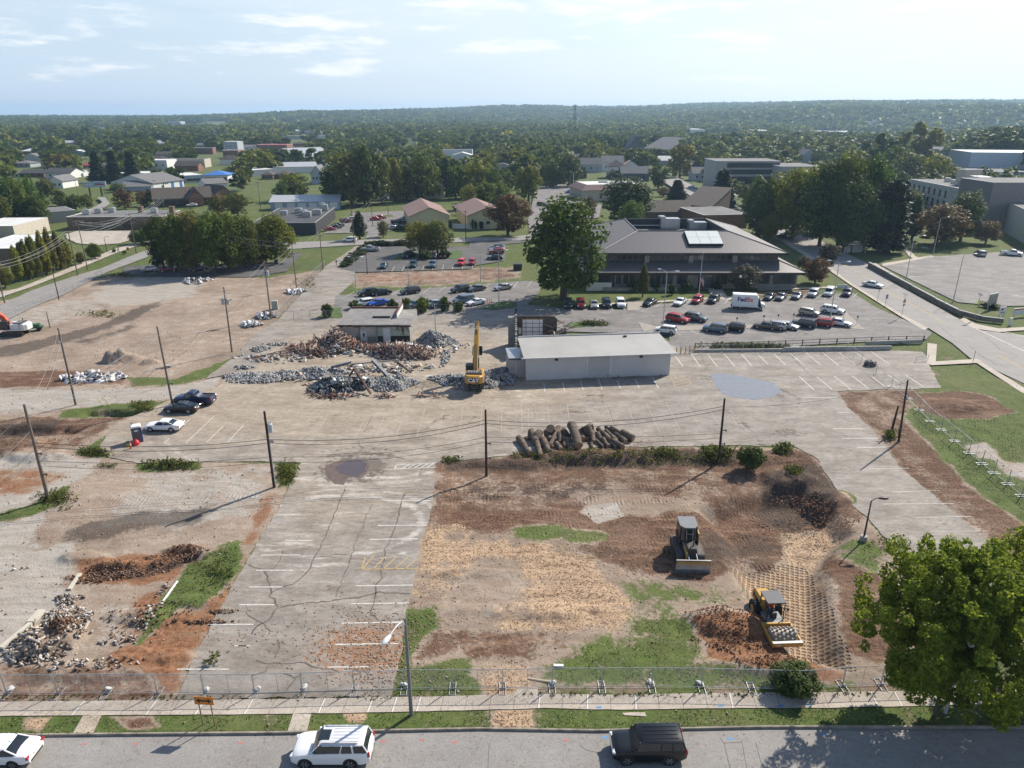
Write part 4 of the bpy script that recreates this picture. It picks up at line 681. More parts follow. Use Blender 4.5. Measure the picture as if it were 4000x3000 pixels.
def office():
 yl,yu=170.3,174.3
 L0,L1=PY(2325,1065,yl),PY(3154,1060,yl);U0,U1=PY(2337,988,yu),PY(3081,985,yu)
 zl,zu=L0.z,U0.z;x0,x1=U0.x,U1.x;sl_=0.36
 ya=yu+2
 while True:
  p=PY(2490,902,ya)
  if p.z-zu<=sl_*(ya-yu)or ya>230:break
  ya+=.1
 za=p.z;ax0,ax1=p.x,PY(2843,901,ya).x;yb=G(2436,855,za).y;D2=yb+(ya-yu);xl0,xl1=x0-4.0,L1.x
 t=thing('office_building','two storey office with dark standing seam hipped roofs and a sunken roof well','office',((x0+x1)/2,172,0));ox=(x0+x1)/2;oy=172
 FOOT.append([(xl0-2,165),(xl1+2,165),(xl1+2,D2+5),(xl0-2,D2+5)])
 def q(x,y,z):return(x-ox,y-oy,z)
 stone=mat('pale_limestone_blocks',(0.30,0.285,0.25),0.85,var=0.2,brick=((0.7,0.7,0.7),0.9,0.35));dark=mat('dark_fascia',(0.030,0.026,0.024),0.6)
 def blk(name,xa,xb,y0,y1,z0,z1,m,par=t):b=MB();b.hexa([q(xa,y0,z0),q(xb,y0,z0),q(xb,y1,z0),q(xa,y1,z0),q(xa,y0,z1),q(xb,y0,z1),q(xb,y1,z1),q(xa,y1,z1)]);return b.build(name,m,par,fix=False)
 blk('wall',xl0+1.5,xl1-1.5,172,D2+1,-.3,zl-.35,stone);blk('upper_wall',x0+1.6,x1-1.6,176.4,D2-1.5,zl-.4,zu-.3,stone)
 def ringroof(name,lo,zlo,hi,zhi,par=t):
  (a,b,c,d),(e,f,g,h)=lo,hi;o=[]
  for nm,pts,m in(('front',(a,b,f,e),R_SEAMX),('right',(b,c,g,f),R_SEAMY),('back',(c,d,h,g),R_SEAMX),('left',(d,a,e,h),mat('office_grey_roof',(0.125,0.12,0.118),0.75,var=0.15))):
   s=MB();z=(zlo,zlo,zhi,zhi);P=[q(p[0],p[1],zz)for p,zz in zip(pts,z)]
   s.hexa([Vector(p)+Vector((0,0,-.12))for p in P]+[Vector(p)for p in P]);s.build(name,m,par,fix=False)
  fb=MB()
  for p,r in((a,b),(b,c),(c,d),(d,a)):
   p=Vector(q(p[0],p[1],zlo-.32));r=Vector(q(r[0],r[1],zlo-.32));m_=(p+r)/2;fb.box(m_,((r-p).length+.1,.22,.55),math.atan2((r-p).y,(r-p).x))
  fb.build('fascia',dark,par)
  hb=MB()
  for p,r in((a,e),(b,f),(c,g),(d,h)):hb.tube(q(p[0],p[1],zlo+.02),q(r[0],r[1],zhi+.02),.13,None,6)
  for p,r in((e,f),(f,g),(g,h),(h,e)):hb.tube(q(p[0],p[1],zhi+.03),q(r[0],r[1],zhi+.03),.16,None,6)
  hb.build('hip_cap',mat('hip_cap_metal',(0.2,0.185,0.175),0.5,metal=.3),par)
 ringroof('upper_roof',[(x0,yu),(x1,yu),(x1,D2),(x0,D2)],zu,[(ax0,ya),(ax1,ya),(ax1,yb),(ax0,yb)],za)
 ringroof('lower_roof',[(xl0,yl),(xl1,yl),(xl1,D2+3.5),(xl0,D2+3.5)],zl,[(x0+1.5,176.3),(x1-1.5,176.3),(x1-1.5,D2-1.4),(x0+1.5,D2-1.4)],zl+1.9)
 wl=mat('well_dark_metal',(0.028,0.032,0.038),0.6);zf=za-2.6
 b=MB();b.hexa([q(ax0+.2,ya+.2,zf-.2),q(ax1-.2,ya+.2,zf-.2),q(ax1-.2,yb-.2,zf-.2),q(ax0+.2,yb-.2,zf-.2),q(ax0+.2,ya+.2,zf),q(ax1-.2,ya+.2,zf),q(ax1-.2,yb-.2,zf),q(ax0+.2,yb-.2,zf)]);b.build('well_floor',R_FLAT,t,fix=False)
 b=MB()
 for(xa,y0,xb,y1)in((ax0,ya,ax1,ya+.2),(ax0,yb-.2,ax1,yb),(ax0,ya+.2,ax0+.2,yb-.2),(ax1-.2,ya+.2,ax1,yb-.2)):b.hexa([q(xa,y0,zf-.2),q(xb,y0,zf-.2),q(xb,y1,zf-.2),q(xa,y1,zf-.2),q(xa,y0,za-.05),q(xb,y0,za-.05),q(xb,y1,za-.05),q(xa,y1,za-.05)])
 b.build('well_wall',wl,t,fix=False)
 for(u,v,sx,sy,sz)in((2613,893,5.4,3.4,2.7),(2722,898,4.8,3.0,2.0)):
  p=G(u,v,zf);b=MB();b.box(q(p.x,p.y,zf+sz/2+.3),(sx,sy,sz),0,.1);b.box(q(p.x-sx*.42,p.y-.1,zf+sz+.5),(sx*.3,sy*.8,.8),.1,.1);b.box(q(p.x,p.y,zf+.16),(sx*.9,sy*.9,.3));b.build('rooftop_unit',HVACM,t)
 p=G(2528,880,zf+1);b=MB();b.tube(q(p.x-4.5,p.y,zf+1),q(p.x+4.5,p.y,zf+1),.12,None,6);b.build('well_pipe',FRAME_W,t)
 b=MB();n=Vector((0,-sl_,1)).normalized();sy0,sy1=yu+(ya-yu)*.30,yu+(ya-yu)*.90;sx=(PY(2740,930,yu+8).x);hw=4.3
 def onslope(x,y,o):return Vector(q(x,y,zu+(y-yu)*(za-zu)/(ya-yu)))+n*o
 b.hexa([onslope(sx-hw,sy0,.02),onslope(sx+hw,sy0,.02),onslope(sx+hw,sy1,.02),onslope(sx-hw,sy1,.02),onslope(sx-hw,sy0,.55),onslope(sx+hw,sy0,.55),onslope(sx+hw,sy1,.55),onslope(sx-hw,sy1,.55)]);k=b.build('skylight',dark,t,fix=False)
 b=MB()
 for i in range(3):
  for j in range(2):
   xa=sx-hw+.1+i*(2*hw-.1)/3;y0=sy0+.1+j*(sy1-sy0-.1)/2;xb=xa+(2*hw-.3)/3;y1=y0+(sy1-sy0-.3)/2
   b.hexa([onslope(xa,y0,.56),onslope(xb,y0,.56),onslope(xb,y1,.56),onslope(xa,y1,.56),onslope(xa,y0,.66),onslope(xb,y0,.66),onslope(xb,y1,.66),onslope(xa,y1,.66)])
 b.build('glazing_panel',mat('translucent_panel',(0.62,0.65,0.62),0.35,var=0.05),k,fix=False)
 W0=x1-x0-3.2;n_=30
 for i in range(n_):
  x=x0+1.6+W0*(i+.5)/n_
  if min(abs((i+.5)/n_-s)for s in(.245,.495,.745))>.022:
   f=blk('window',x-.68,x+.68,176.33,176.5,zl+2.0,zu-.75,FRAME_D);blk('pane',x-.58,x+.58,176.30,176.45,zl+2.1,zu-.85,GLASS,f)
 for s in(.245,.495,.745):x=x0+1.6+W0*s;blk('pier',x-.6,x+.6,175.2,176.32,zl+.6,zu-.3,stone)
 for u in(2417,2444,2468,2489,2550,2571,2595,2618,2655,2676,2975,2996):
  x=PY(u,1095,171.9).x;f=blk('window',x-.62,x+.62,171.93,172.1,1.0,zl-.9,FRAME_D);blk('pane',x-.52,x+.52,171.9,172.05,1.1,zl-1.0,GLASS,f)
 for u0,u1 in((2337,2388),(2780,2840),(3020,3108)):
  xa,xb=PY(u0,1095,171.9).x,PY(u1,1095,171.9).x;f=blk('window',xa,xb,171.93,172.1,.9,zl-.5,FRAME_D)
  m=5
  for i in range(m):blk('pane',xa+(xb-xa)*(i+.06)/m,xa+(xb-xa)*(i+.94)/m,171.9,172.05,1.0,zl-.6,GLASS,f)
 xa=PY(2757,1100,171.9).x;f=blk('door',xa-1.6,xa+1.6,171.9,172.1,0,2.7,FRAME_D);blk('door_glass',xa-1.4,xa+1.4,171.87,172.0,.1,2.5,GLASS,f)
 for u in(2395,2730,2812):x=PY(u,1100,170.9).x;blk('column',x-.18,x+.18,170.75,171.1,-.1,zl-.4,dark)
 w=MB();w.box(q(PY(2500,1140,168.6).x,168.6,.45),(PY(2720,1140,168.6).x-PY(2430,1140,168.6).x,.5,.9));tag(w.build('planter_wall',stone),'low stone planter wall in front of the office windows','wall').location=(ox,oy,0)
 w=MB();w.box((0,0,1.0),(PY(2388,1120,169).x-PY(2290,1120,169).x,.12,2.0));o=tag(w.build('screen_fence',FRAME_W),'white board screen standing left of the office under the big tree','fence');o.location=(PY(2339,1120,169.5).x,169.0,0)
office()
bld('brick_building','long low brown brick industrial building with scarred walls and rooftop fans','building',G(267,893),G(640,890),18,4.0,'flat',wm=M_BROWNB,rm=R_FLAT,par=.3,wins=(('f',9,2.3,1.6,1.2,.05,.95),),doors=(('f',.3,3,3,DOORD),('f',.62,3,3,DOORD)),hvac=((.12,.4,2.6,2,1.6),(.2,.6,2.4,2,1.5),(.32,.7,2.2,2,1.7),(.8,.6,2.2,2,1.6)),z0=-.1)
bld('brick_building','dark grey flat wing on the left of the brown brick building','building',G(182,868),G(300,858),16,3.6,'flat',wm=M_CONC,rm=R_FLAT,par=.3,z0=-.1)
for u in(545,668):p=G(u,880);c=MB();c.box((0,0,3.3),(1.6,1.6,6.6));c.box((0,0,6.7),(1.9,1.9,.2));o=tag(c.build('brick_tower',M_BROWNB),'square brown brick stack rising %s the brick building'%('from the middle of' if u<600 else 'at the right end of'),'chimney');o.location=(p.x,p.y+3,0)
bld('commercial_building','white metal hall with grey gable roof, blue trim and blue doors','building',G(600,737),G(719,722),30,4.2,'gable_x',4.2,M_WHITE,R_GREY,.6,doors=(('f',.62,2.4,3.6,DOORB),('f',.9,2.4,3.6,DOORB),('f',.3,2,2.6,DOORD)),wins=(('f',3,3.2,.9,.9,.3,.5),))
bld('commercial_building','low grey gabled annexe with blue fascia beside the white metal hall','building',G(480,741),G(592,739),16,2.8,'gable_x',2.6,M_BLUES,R_GREY,.6)
bld('commercial_building','white store with a bright blue hipped roof and glazed front','shop',G(798,703),G(890,702),16,4.0,'hip',2.6,M_WHITE,R_BLUE,1.0,wins=(('f',7,1.7,2.2,2.2,.06,.94),),tiny=True)
bld('commercial_building','white flat roofed block on the left of the blue roofed store','shop',G(722,708),G(796,704),26,4.2,'flat',wm=M_BLUES,rm=R_FLATW,wins=(('f',4,1.8,2.6,1.6,.1,.9),))
bld('commercial_building','small grey hipped building in front of the blue roofed store','building',G(806,733),G(888,728),14,3.2,'gable_x',2.4,M_WHITE,R_GREY,.5)
bld('restaurant','long brown shingled building with a wide steep roof and central cross gable','building',G(606,802),G(826,792),17,3.0,'gable_x',4.0,mat('dark_timber',(0.06,0.05,0.042),.8),R_SHING,.9,wins=(('f',8,1.5,1.6,1.2,.05,.95),),z0=0)
bld('restaurant','cross gable wing with brick end at the right of the brown shingled building','building',G(740,800),G(800,797),10,3.2,'gable_y',4.2,M_BRICK,R_SHING,.8,z0=0.02)
bld('restaurant','small brick gabled wing at the right end of the brown shingled building','building',G(846,783),G(905,777),14,3.2,'gable_y',3.6,M_BRICK,R_SHING,.6,z0=0)
bld('strip_building','light blue metal storage row with pale roof and white garage doors','storage building',G(1057,817),G(1325,813),10,3.1,'shed',1.8,M_BLUES,R_METAL,.5,doors=tuple(('f',s,3.4,2.7,DOORW)for s in(.12,.3,.46,.62,.78,.92)),z0=-.1)
BK=bld('dark_building','black flat roofed commercial block with white side wall and many rooftop units','building',G(985,919),G(1236,916),44,3.7,'flat',wm=M_BLACKW,rm=R_BLACK,par=.5,hvac=((.5,.62,2.6,2.4,1.6),(.74,.36,3,2.6,1.7),(.64,.48,2.6,2.2,1.6),(.86,.5,3.2,2.6,1.7),(.9,.78,2.4,2.2,2.0),(.8,.92,2.2,2,2.0),(.3,.5,2.6,2.2,1.4)),z0=-.1)
wq=29.2;panel(BK,'side_wall','r',BK.children[0].dimensions.x,44,26,1.7,35,3.4,M_WHITE,.05)
a=MB();a.hexa([(0,0,0),(1.4,0,0),(1.4,2.2,0),(0,2.2,0),(0,0,.7),(.1,0,.1),(.1,2.2,.1),(0,2.2,.7)]);o=a.build('awning',R_RED,BK);o.location=(BK.children[0].dimensions.x+.06,12,2.2)
YA=(('r',5,1.6,1.2,1.3,.12,.9),)
bld('yellow_building','pale yellow gabled hall with faded red roof and a dark window over its door','building',G(1604,897),G(1756,892),31,5.0,'gable_y',2.9,M_YEL,R_PINK,.7,wins=(('r',6,2.6,1.4,1.5,.1,.9),),doors=(('f',.52,1.8,1.6,DOORD),('f',.52,1.5,2.3,DOORW)),z0=-.1)
bld('yellow_building','second pale yellow gabled hall, partly behind the russet tree','building',G(1828,895),G(1985,890),31,5.0,'gable_y',2.9,M_YEL,R_PINK,.7,wins=(('f',1,2.2,1.4,1.2,.3,.7),),z0=-.1)
s=MB();s.box((0,0,.9),(7.6,.15,1.7));o=tag(s.build('entrance_sign',FRAME_W),'low white lettered board between the two yellow halls','sign');p=G(1789,893);o.location=p
bld('long_building','long tan block building with white roof edge behind the tree trunks','building',G(1497,776),G(1733,768),15,6.2,'flat',wm=M_TAN,rm=R_FLATW,par=.3,z0=-.2)
bld('clinic_building','low angular tan building with pinkish brown mansard roof and white flat centre','building',G(2275,782),G(2538,776),24,4.6,'mansard',2.6,M_TAN,R_PINK,.8,wins=(('f',5,2.0,1.0,2.6,.2,.9),('l',3,2,1,2.4,.1,.9)),hvac=((.4,.5,4,3,3.2),(.62,.5,6,3,3.0)),z0=-.1,fm=FRAME_D)
bld('brown_building','brown shingled single storey building directly behind the office roof','building',G(2525,862),G(2700,860),16,3.6,'gable_x',3.4,M_BROWNB,R_SHING,.6,z0=-.1)
bld('brown_building','tall brown building with a steep single slope roof behind the office','building',G(2660,835),G(2775,845),20,4.0,'shed',6.0,M_BROWNB,R_SHING,.4,z0=-.1)
bld('flat_building','flat roofed brick block with white coping right of the brown roofs','building',G(2745,893),G(2915,889),24,4.6,'flat',wm=M_BRICK,rm=R_FLAT,par=.4,z0=-.1)
OF=('f',9,0,3.2,2.4,.12,.98)
bld('office_block','four storey concrete office block with recessed dark window bands','office',G(2789,742),G(3035,742),26,15.4,'flat',wm=M_CONC,rm=R_FLAT,wins=tuple(('f',8,z,3.6,2.5,.17,.99)for z in(2.4,6.2,10,13.6)),par=.4,fm=FRAME_D,tiny=False,z0=-.2)
bld('office_block','lower concrete wing stepping right from the four storey office block','office',G(3040,752),G(3190,752),30,13.4,'flat',wm=M_CONC,rm=R_FLAT,wins=tuple(('f',6,z,1.6,2.3,.05,.7)for z in(2.4,6.2,10)),par=.4,fm=FRAME_D,z0=-.2)
p0_,p1_,p2_=G(3556,699,13),G(3756,737,13),G(3881,738,13)
bld('limestone_building','three storey limestone building with tall slot windows and penthouse','building',p0_,p1_,32,12.8,'flat',wm=M_LIME,rm=R_FLAT,par=.3,wins=(('f',7,10.0,1.5,2.6,.06,.8),('f',7,5.8,1.5,3.2,.06,.8),('f',7,1.9,1.5,2.6,.06,.8)),fm=FRAME_D,tiny=False,hvac=((.3,.3,2.4,2,1.4),(.5,.25,2.4,2,1.4),(.62,.22,2.2,2,1.2),(.86,.3,8,5,4)),z0=-.2)
bld('limestone_building','square limestone penthouse block on the three storey building','building',G(3728,718,13.3),G(3765,722,13.3),8,5.5,'flat',wm=M_TAN,rm=R_FLAT,par=.3,z0=13.26)
bld('limestone_building','windowless brown limestone link joining the three storey building to the hall','building',p1_+(p2_-p1_)*.12,p2_,26,12.6,'flat',wm=M_LIME,rm=R_FLAT,par=.3,z0=-.25)
bld('stage_building','tall dark ribbed block behind the big blank walled hall','building',G(3882,712,17),G(4150,712,17),20,16.8,'flat',wm=mat('dark_rib_brick',(0.24,0.215,0.205),.85,wave=('X',1.1,.75)),rm=R_FLAT,par=.4,z0=-.3)
bld('auditorium','big blank tan walled hall at the right edge with a louvre grille','building',G(3863,864),G(4060,985),46,9.6,'flat',wm=M_TAN,rm=R_FLAT,par=.5,wins=(('f',1,2.6,5.0,3.6,.68,.92),),fm=FRAME_W,tiny=False,z0=-.3)
bld('gymnasium','tall windowless pale blue metal gymnasium on the right skyline','building',G(3796,594,18),G(4200,598,18),40,17.8,'flat',wm=mat('pale_blue_cladding',(0.42,0.49,0.56),.6,var=.05,wave=('X',.9,.9)),rm=R_FLATW,par=.3,z0=-.3)
bld('gymnasium','low dark blue annexe in front of the pale blue gymnasium','building',G(3718,652,9),G(3910,672,9),20,8.8,'flat',wm=M_BLUES,rm=R_FLAT,par=.3,z0=-.25)
KEEPX=[]
def house(u0,u1,vb,vt,dep,roof,wm,rm,label,rh=None,n=3,cat='house',name='house',chim=None,rot=0.0,group=None):
 A,B=G(u0,vb),G(u1,vb);H=HT((u0+u1)/2,vb,vt);rh=rh or min(H*.42,4.5);h=max(2.4,H-rh)
 if roof=='flat':h=H
 KEEPX.append((u0,vt,u1,vb-(vb-vt)*.2,A.y-4))
 if rot:d=(B-A);B=A+Vector((d.x*math.cos(rot)-d.y*math.sin(rot),d.x*math.sin(rot)+d.y*math.cos(rot),0))
 return bld(name,label,cat,A,B,dep,h,roof,rh,wm,rm,.5,wins=(('f',n,h*.55,1.2,1.4,.05,.95),)if n else(),chim=chim,group=group)
for a in((2267,2350,668,612,12,'gable_x',M_GREYS,R_GREY,'blue grey two storey house with grey roof and porch'),(2350,2436,664,604,14,'gable_x',M_WHITE,R_GREY,'tall pale grey house just right of the blue grey one'),(2376,2440,690,618,12,'hip',M_WHITE,R_SHING,'white house with brown hipped roof among the houses by the road'),(2436,2490,664,622,10,'gable_y',M_WHITE,R_PINK,'small white gabled house with reddish roof'),(2426,2535,702,645,12,'gable_x',M_DKBLUE,R_GREY,'dark blue house with white framed windows and grey roof'),(2252,2292,690,645,12,'gable_y',M_BROWNB,R_SHING,'brown gabled cottage beside the parking lot'),(2706,2782,700,648,12,'gable_x',M_GREYS,R_GREY,'grey bungalow with columned porch by the curving road'),(2682,2742,678,624,10,'gable_y',M_DKBLUE,R_SHING,'dark bungalow under the trees left of the concrete office block'),(1930,2000,660,632,12,'gable_y',M_TAN,R_GREY,'tan gabled house among trees near the middle'),(2230,2275,622,597,10,'gable_x',M_BRICK,R_SHING,'small brick house far behind the blue grey house'),(1217,1262,712,640,14,'gable_y',M_GREYS,R_GREY,'grey townhouse gable left of the dense trees'),(1256,1296,700,632,14,'gable_y',M_WHITE,R_GREY,'pale townhouse gable next to the dense trees'),(1022,1066,694,664,12,'hip',M_BROWNB,R_SHING,'brown hipped house at the left of the pale warehouses'),(1070,1140,692,662,12,'hip',M_BROWNB,R_SHING,'second brown hipped house beside the pale warehouses'),(50,118,648,622,14,'hip',M_GREYS,R_GREY,'low grey roofed house at the far left edge of town'),(40,92,686,664,10,'gable_x',M_WHITE,R_GREY,'white garage at the left behind dark trees'),(78,172,686,658,12,'gable_x',M_BRICK,R_DARK,'long brick ranch house with black roof at left'),(176,278,690,652,16,'gable_x',M_WHITE,R_DARK,'house with black roof and white gable under the yellow tree'),(186,246,728,680,16,'gable_y',M_WHITE,R_GREY,'white gabled house in front of the black roofed house'),(282,326,684,660,10,'gable_x',M_WHITE,R_FLATW,'small white house left of the dark spruces'),(325,352,652,634,10,'gable_x',M_WHITE,R_RED,'white house with red roof left of the spruces'),(398,422,648,628,10,'gable_y',M_WHITE,R_RED,'red roofed shed between the spruces'),(165,205,658,644,9,'hip',M_TAN,R_SHING,'tan bungalow left of the bright yellow tree'),(462,590,700,672,18,'flat',M_CONC,R_FLATW,'low flat white roofed shop behind the spruces'),(572,655,660,622,18,'flat',M_WHITE,R_FLATW,'white open canopy shop in the trees left of centre'),(876,930,588,550,20,'flat',M_GREYS,R_FLATW,'grey and white four storey apartment block in the distance'),(872,932,612,584,20,'flat',M_BRICK,R_FLAT,'brick parking structure in front of the distant apartments'),(930,1000,582,562,14,'gable_x',M_WHITE,R_GREY,'row of white gables right of the distant apartments'),(1004,1122,592,562,25,'flat',M_BRICK,R_RED,'long red brick hall with rusty roof in the middle distance'),(640,706,494,482,40,'flat',M_GREYS,R_FLATW,'long pale block far away on the left'),(800,890,486,472,50,'flat',M_WHITE,R_FLATW,'wide white block near the left skyline'),(378,420,506,499,30,'flat',M_WHITE,R_FLATW,'white roof strip in the far left woods'),(1090,1130,484,474,30,'gable_y',M_WHITE,R_GREY,'white gable in the far woods left of centre'),(1292,1336,494,486,30,'flat',M_WHITE,R_FLATW,'white shed in the far woods near the field'),(1138,1185,592,570,16,'gable_x',M_WHITE,R_GREY,'small white house near the long red hall'),(1190,1230,528,510,20,'gable_x',M_GREYS,R_SHING,'brown roofed house by the distant road')):
 house(*a)
bld('warehouse','long pale blue roofed shed behind the brown houses','warehouse',G(1070,672),G(1240,668),30,4.5,'gable_x',2.5,M_WHITE,R_METAL,.5)
bld('warehouse','big grey gabled metal barn in the middle distance left of the dense trees','warehouse',G(1170,640),G(1315,632),50,6.5,'gable_x',6.5,M_WHITE,R_METAL,.8,doors=(('f',.7,9,4.5,DOORD),('f',.9,8,4.5,DOORD)))
bld('warehouse','grey flat shed left of the pale blue roofed shed','warehouse',G(985,684),G(1076,678),24,4.0,'flat',wm=M_GREYS,rm=R_FLATW)
bld('church','church with a steep glazed A frame gable','church',G(2440,600),G(2524,600),26,2.5,'gable_y',17.5,mat('dark_glazed_front',(0.06,0.07,0.085),.3,wave=('X',2.4,2.4)),R_GREY,.8)
bld('church','long slanting roofed hall attached right of the church gable','church',G(2516,596),G(2634,604),26,6,'shed',11,M_BROWNB,R_GREY,.8)
for a in((3088,3180,519,511,'left'),(3168,3290,520,512,'middle'),(3296,3382,522,512,'right')):bld('factory','very long low white factory roof below the wooded ridge, %s one of three'%a[4],'factory',G(a[0],a[2]),G(a[1],a[2]),90,HT(a[0],a[2],a[3]),'flat',wm=M_WHITE,rm=R_FLATW)
bld('factory','white factory block with roof vents below the wooded ridge','factory',G(3370,514),G(3450,514),70,HT(3400,514,498),'flat',wm=M_WHITE,rm=R_FLATW,hvac=((.5,.5,12,9,9),(.8,.5,8,9,12),(.25,.4,10,9,7)))
bld('factory','white factory block right of the distant crane','factory',G(3468,512),G(3530,512),70,HT(3468,512,497),'flat',wm=M_WHITE,rm=R_FLATW)
bld('factory','short white factory roof near the dark trees on the right','factory',G(3640,522),G(3700,522),70,HT(3640,522,511),'flat',wm=M_WHITE,rm=R_FLATW)
bld('factory','white flat roofed plant peeking over the trees right of the church','factory',G(2690,530),G(2752,530),80,HT(2690,530,506),'flat',wm=M_WHITE,rm=R_FLATW)
bld('factory','thin white roof line of a plant right of the skyline trees','factory',G(2815,520),G(2890,520),80,HT(2815,520,504),'flat',wm=M_WHITE,rm=R_FLATW)
bld('factory','grey plant with vertical bands above the concrete office block','factory',G(2970,545),G(3020,545),80,HT(2970,545,508),'flat',wm=M_GREYS,rm=R_FLATW)
bld('house','grey gable roof behind the concrete office block','house',G(3126,640),G(3190,640),18,7,'gable_y',6,M_GREYS,R_GREY,.5)
bld('house','grey roofed house between the trees left of the gymnasium','house',G(3648,612),G(3710,612),20,6,'gable_x',4,M_GREYS,R_GREY,.5)
bld('commercial_building','white flat building behind the dark hedge left of the gymnasium','building',G(3755,596),G(3820,596),20,7,'flat',wm=M_WHITE,rm=R_FLATW)
bld('commercial_building','pale flat roofed building at the far left edge beside the car yard','building',G(-120,935),G(62,933),22,4,'flat',wm=M_TAN,rm=R_FLATW,z0=-.1)
bld('commercial_building','white flat roofed building behind the row of small street trees at left','building',G(-120,1040),G(60,1036),26,4.4,'flat',wm=M_BROWNB,rm=R_FLATW,z0=-.1)
bld('house','red brick house half hidden right of the big dark tree group','house',G(985,1030),G(1045,1025),12,4.5,'flat',wm=M_BRICK,rm=R_FLAT,z0=-.1,wins=(('f',3,2,1,1.5,.1,.9),))
rh_=random.Random(21);HW=((M_WHITE,'white'),(M_GREYS,'grey'),(M_TAN,'tan'),(M_WHITE,'white'),(M_BRICK,'brick'));HR=((R_GREY,'grey'),(R_SHING,'brown'),(R_FLATW,'pale'),(R_DARK,'black'))
for k in range(40):
 u=rh_.uniform(20,3650)if k>34 else rh_.uniform(20,1500);v=rh_.uniform(520,655)if k>8 else rh_.uniform(655,690);q=G(u,v);w=rh_.uniform(11,20)*(1.6 if k%7==0 else 1);pw=w/px2m(q)/2
 if any(sdist(f,[q.x],[q.y])[0]>-9 or sdist(f,[q.x+w*.6],[q.y])[0]>-6 for f in FOOT)or 2560<u<2800 and v>650 or 1500<u<1690 and v<600:continue
 W1,R1=rh_.choice(HW),rh_.choice(HR);fl=k%7==0
 house(u-pw,u+pw,v,v-(rh_.uniform(6,8.5)if not fl else 6.5)/px2m(q),rh_.uniform(9,14),'flat' if fl else rh_.choice(('gable_x','gable_y','hip')),W1[0],R1[0],'%s %s roofed %s among the trees of the far town on the %s'%(W1[1],R1[1],'block' if fl else 'house','left' if u<1300 else 'middle' if u<2500 else 'right'),n=0,group='houses of the far town')
def leaf_mat(name,lo,hi,trans=0.3,tint=False):
 m=bpy.data.materials.new(name);m.use_nodes=True;nt=m.node_tree;N=nt.nodes;L=nt.links;b=N['Principled BSDF']
 b.inputs['Roughness'].default_value=0.55;b.inputs['Specular IOR Level'].default_value=0.12
 g=N.new('ShaderNodeNewGeometry');oi=N.new('ShaderNodeObjectInfo');x=N.new('ShaderNodeMix');x.data_type='RGBA'
 L.new(g.outputs['Random Per Island'],x.inputs[0]);x.inputs[6].default_value=(*lo,1);x.inputs[7].default_value=(*hi,1)
 hs=N.new('ShaderNodeHueSaturation');L.new(x.outputs[2],hs.inputs['Color'])
 r=N.new('ShaderNodeMapRange');r.inputs[3].default_value=0.475;r.inputs[4].default_value=0.525;L.new(oi.outputs['Random'],r.inputs[0]);L.new(r.outputs[0],hs.inputs['Hue'])
 r2=N.new('ShaderNodeMapRange');r2.inputs[3].default_value=0.75;r2.inputs[4].default_value=1.25
 wn=N.new('ShaderNodeTexWhiteNoise');wn.noise_dimensions='1D';L.new(oi.outputs['Random'],wn.inputs['W']);L.new(wn.outputs[0],r2.inputs[0]);L.new(r2.outputs[0],hs.inputs['Value'])
 c=hs.outputs[0]
 if tint:
  at=N.new('ShaderNodeAttribute');at.attribute_name='tint';y=N.new('ShaderNodeMix');y.data_type='RGBA';y.blend_type='MULTIPLY';y.inputs[0].default_value=1;L.new(c,y.inputs[6]);L.new(at.outputs['Color'],y.inputs[7]);c=y.outputs[2]
 L.new(c,b.inputs['Base Color']);tr=N.new('ShaderNodeBsdfTranslucent');L.new(c,tr.inputs[0]);ms=N.new('ShaderNodeMixShader');ms.inputs[0].default_value=trans
 L.new(b.outputs[0],ms.inputs[1]);L.new(tr.outputs[0],ms.inputs[2]);L.new(ms.outputs[0],N['Material Output'].inputs[0]);return m
LM={'green':leaf_mat('leaf_green',(0.045,0.077,0.013),(0.142,0.188,0.027),.38),'dark':leaf_mat('leaf_dark',(0.031,0.057,0.014),(0.088,0.122,0.023),.3),'yellow':leaf_mat('leaf_yellow_green',(0.088,0.122,0.015),(0.263,0.256,0.029),.42),'gold':leaf_mat('leaf_golden',(0.160,0.150,0.020),(0.300,0.250,0.035),.35),'olive':leaf_mat('leaf_olive',(0.064,0.083,0.017),(0.192,0.181,0.034),.38),'rust':leaf_mat('leaf_rusty',(0.070,0.062,0.018),(0.190,0.105,0.032)),'pine':leaf_mat('needle_dark',(0.020,0.033,0.015),(0.051,0.065,0.023),.12),'mauve':leaf_mat('leaf_dull_purple',(0.055,0.048,0.030),(0.105,0.085,0.050),.2),'maple':leaf_mat('leaf_maple',(0.115,0.165,0.018),(0.34,0.37,0.042),.6)}
BARK=mat('bark',(0.085,0.068,0.052),0.95,var=0.35,scale=3,bump=0.03)
def leaves_to_mesh(name,C,Nn,size,rs,asp=1.5):
 n=len(C);Nn=Nn/(np.linalg.norm(Nn,axis=1)[:,None]+1e-9);T=rs.normal(size=(n,3));T-=Nn*np.sum(T*Nn,1)[:,None];T/=np.linalg.norm(T,axis=1)[:,None]+1e-9;B=np.cross(Nn,T)
 s=(size*rs.uniform(.6,1.35,n))[:,None];T=T*s*asp/2;B=B*s/2
 V=np.stack([C-T,C+B*.9-T*.1,C+T,C-B*.9-T*.1],1).reshape(-1,3);return V,np.arange(4*n,dtype=np.int32).reshape(n,4)
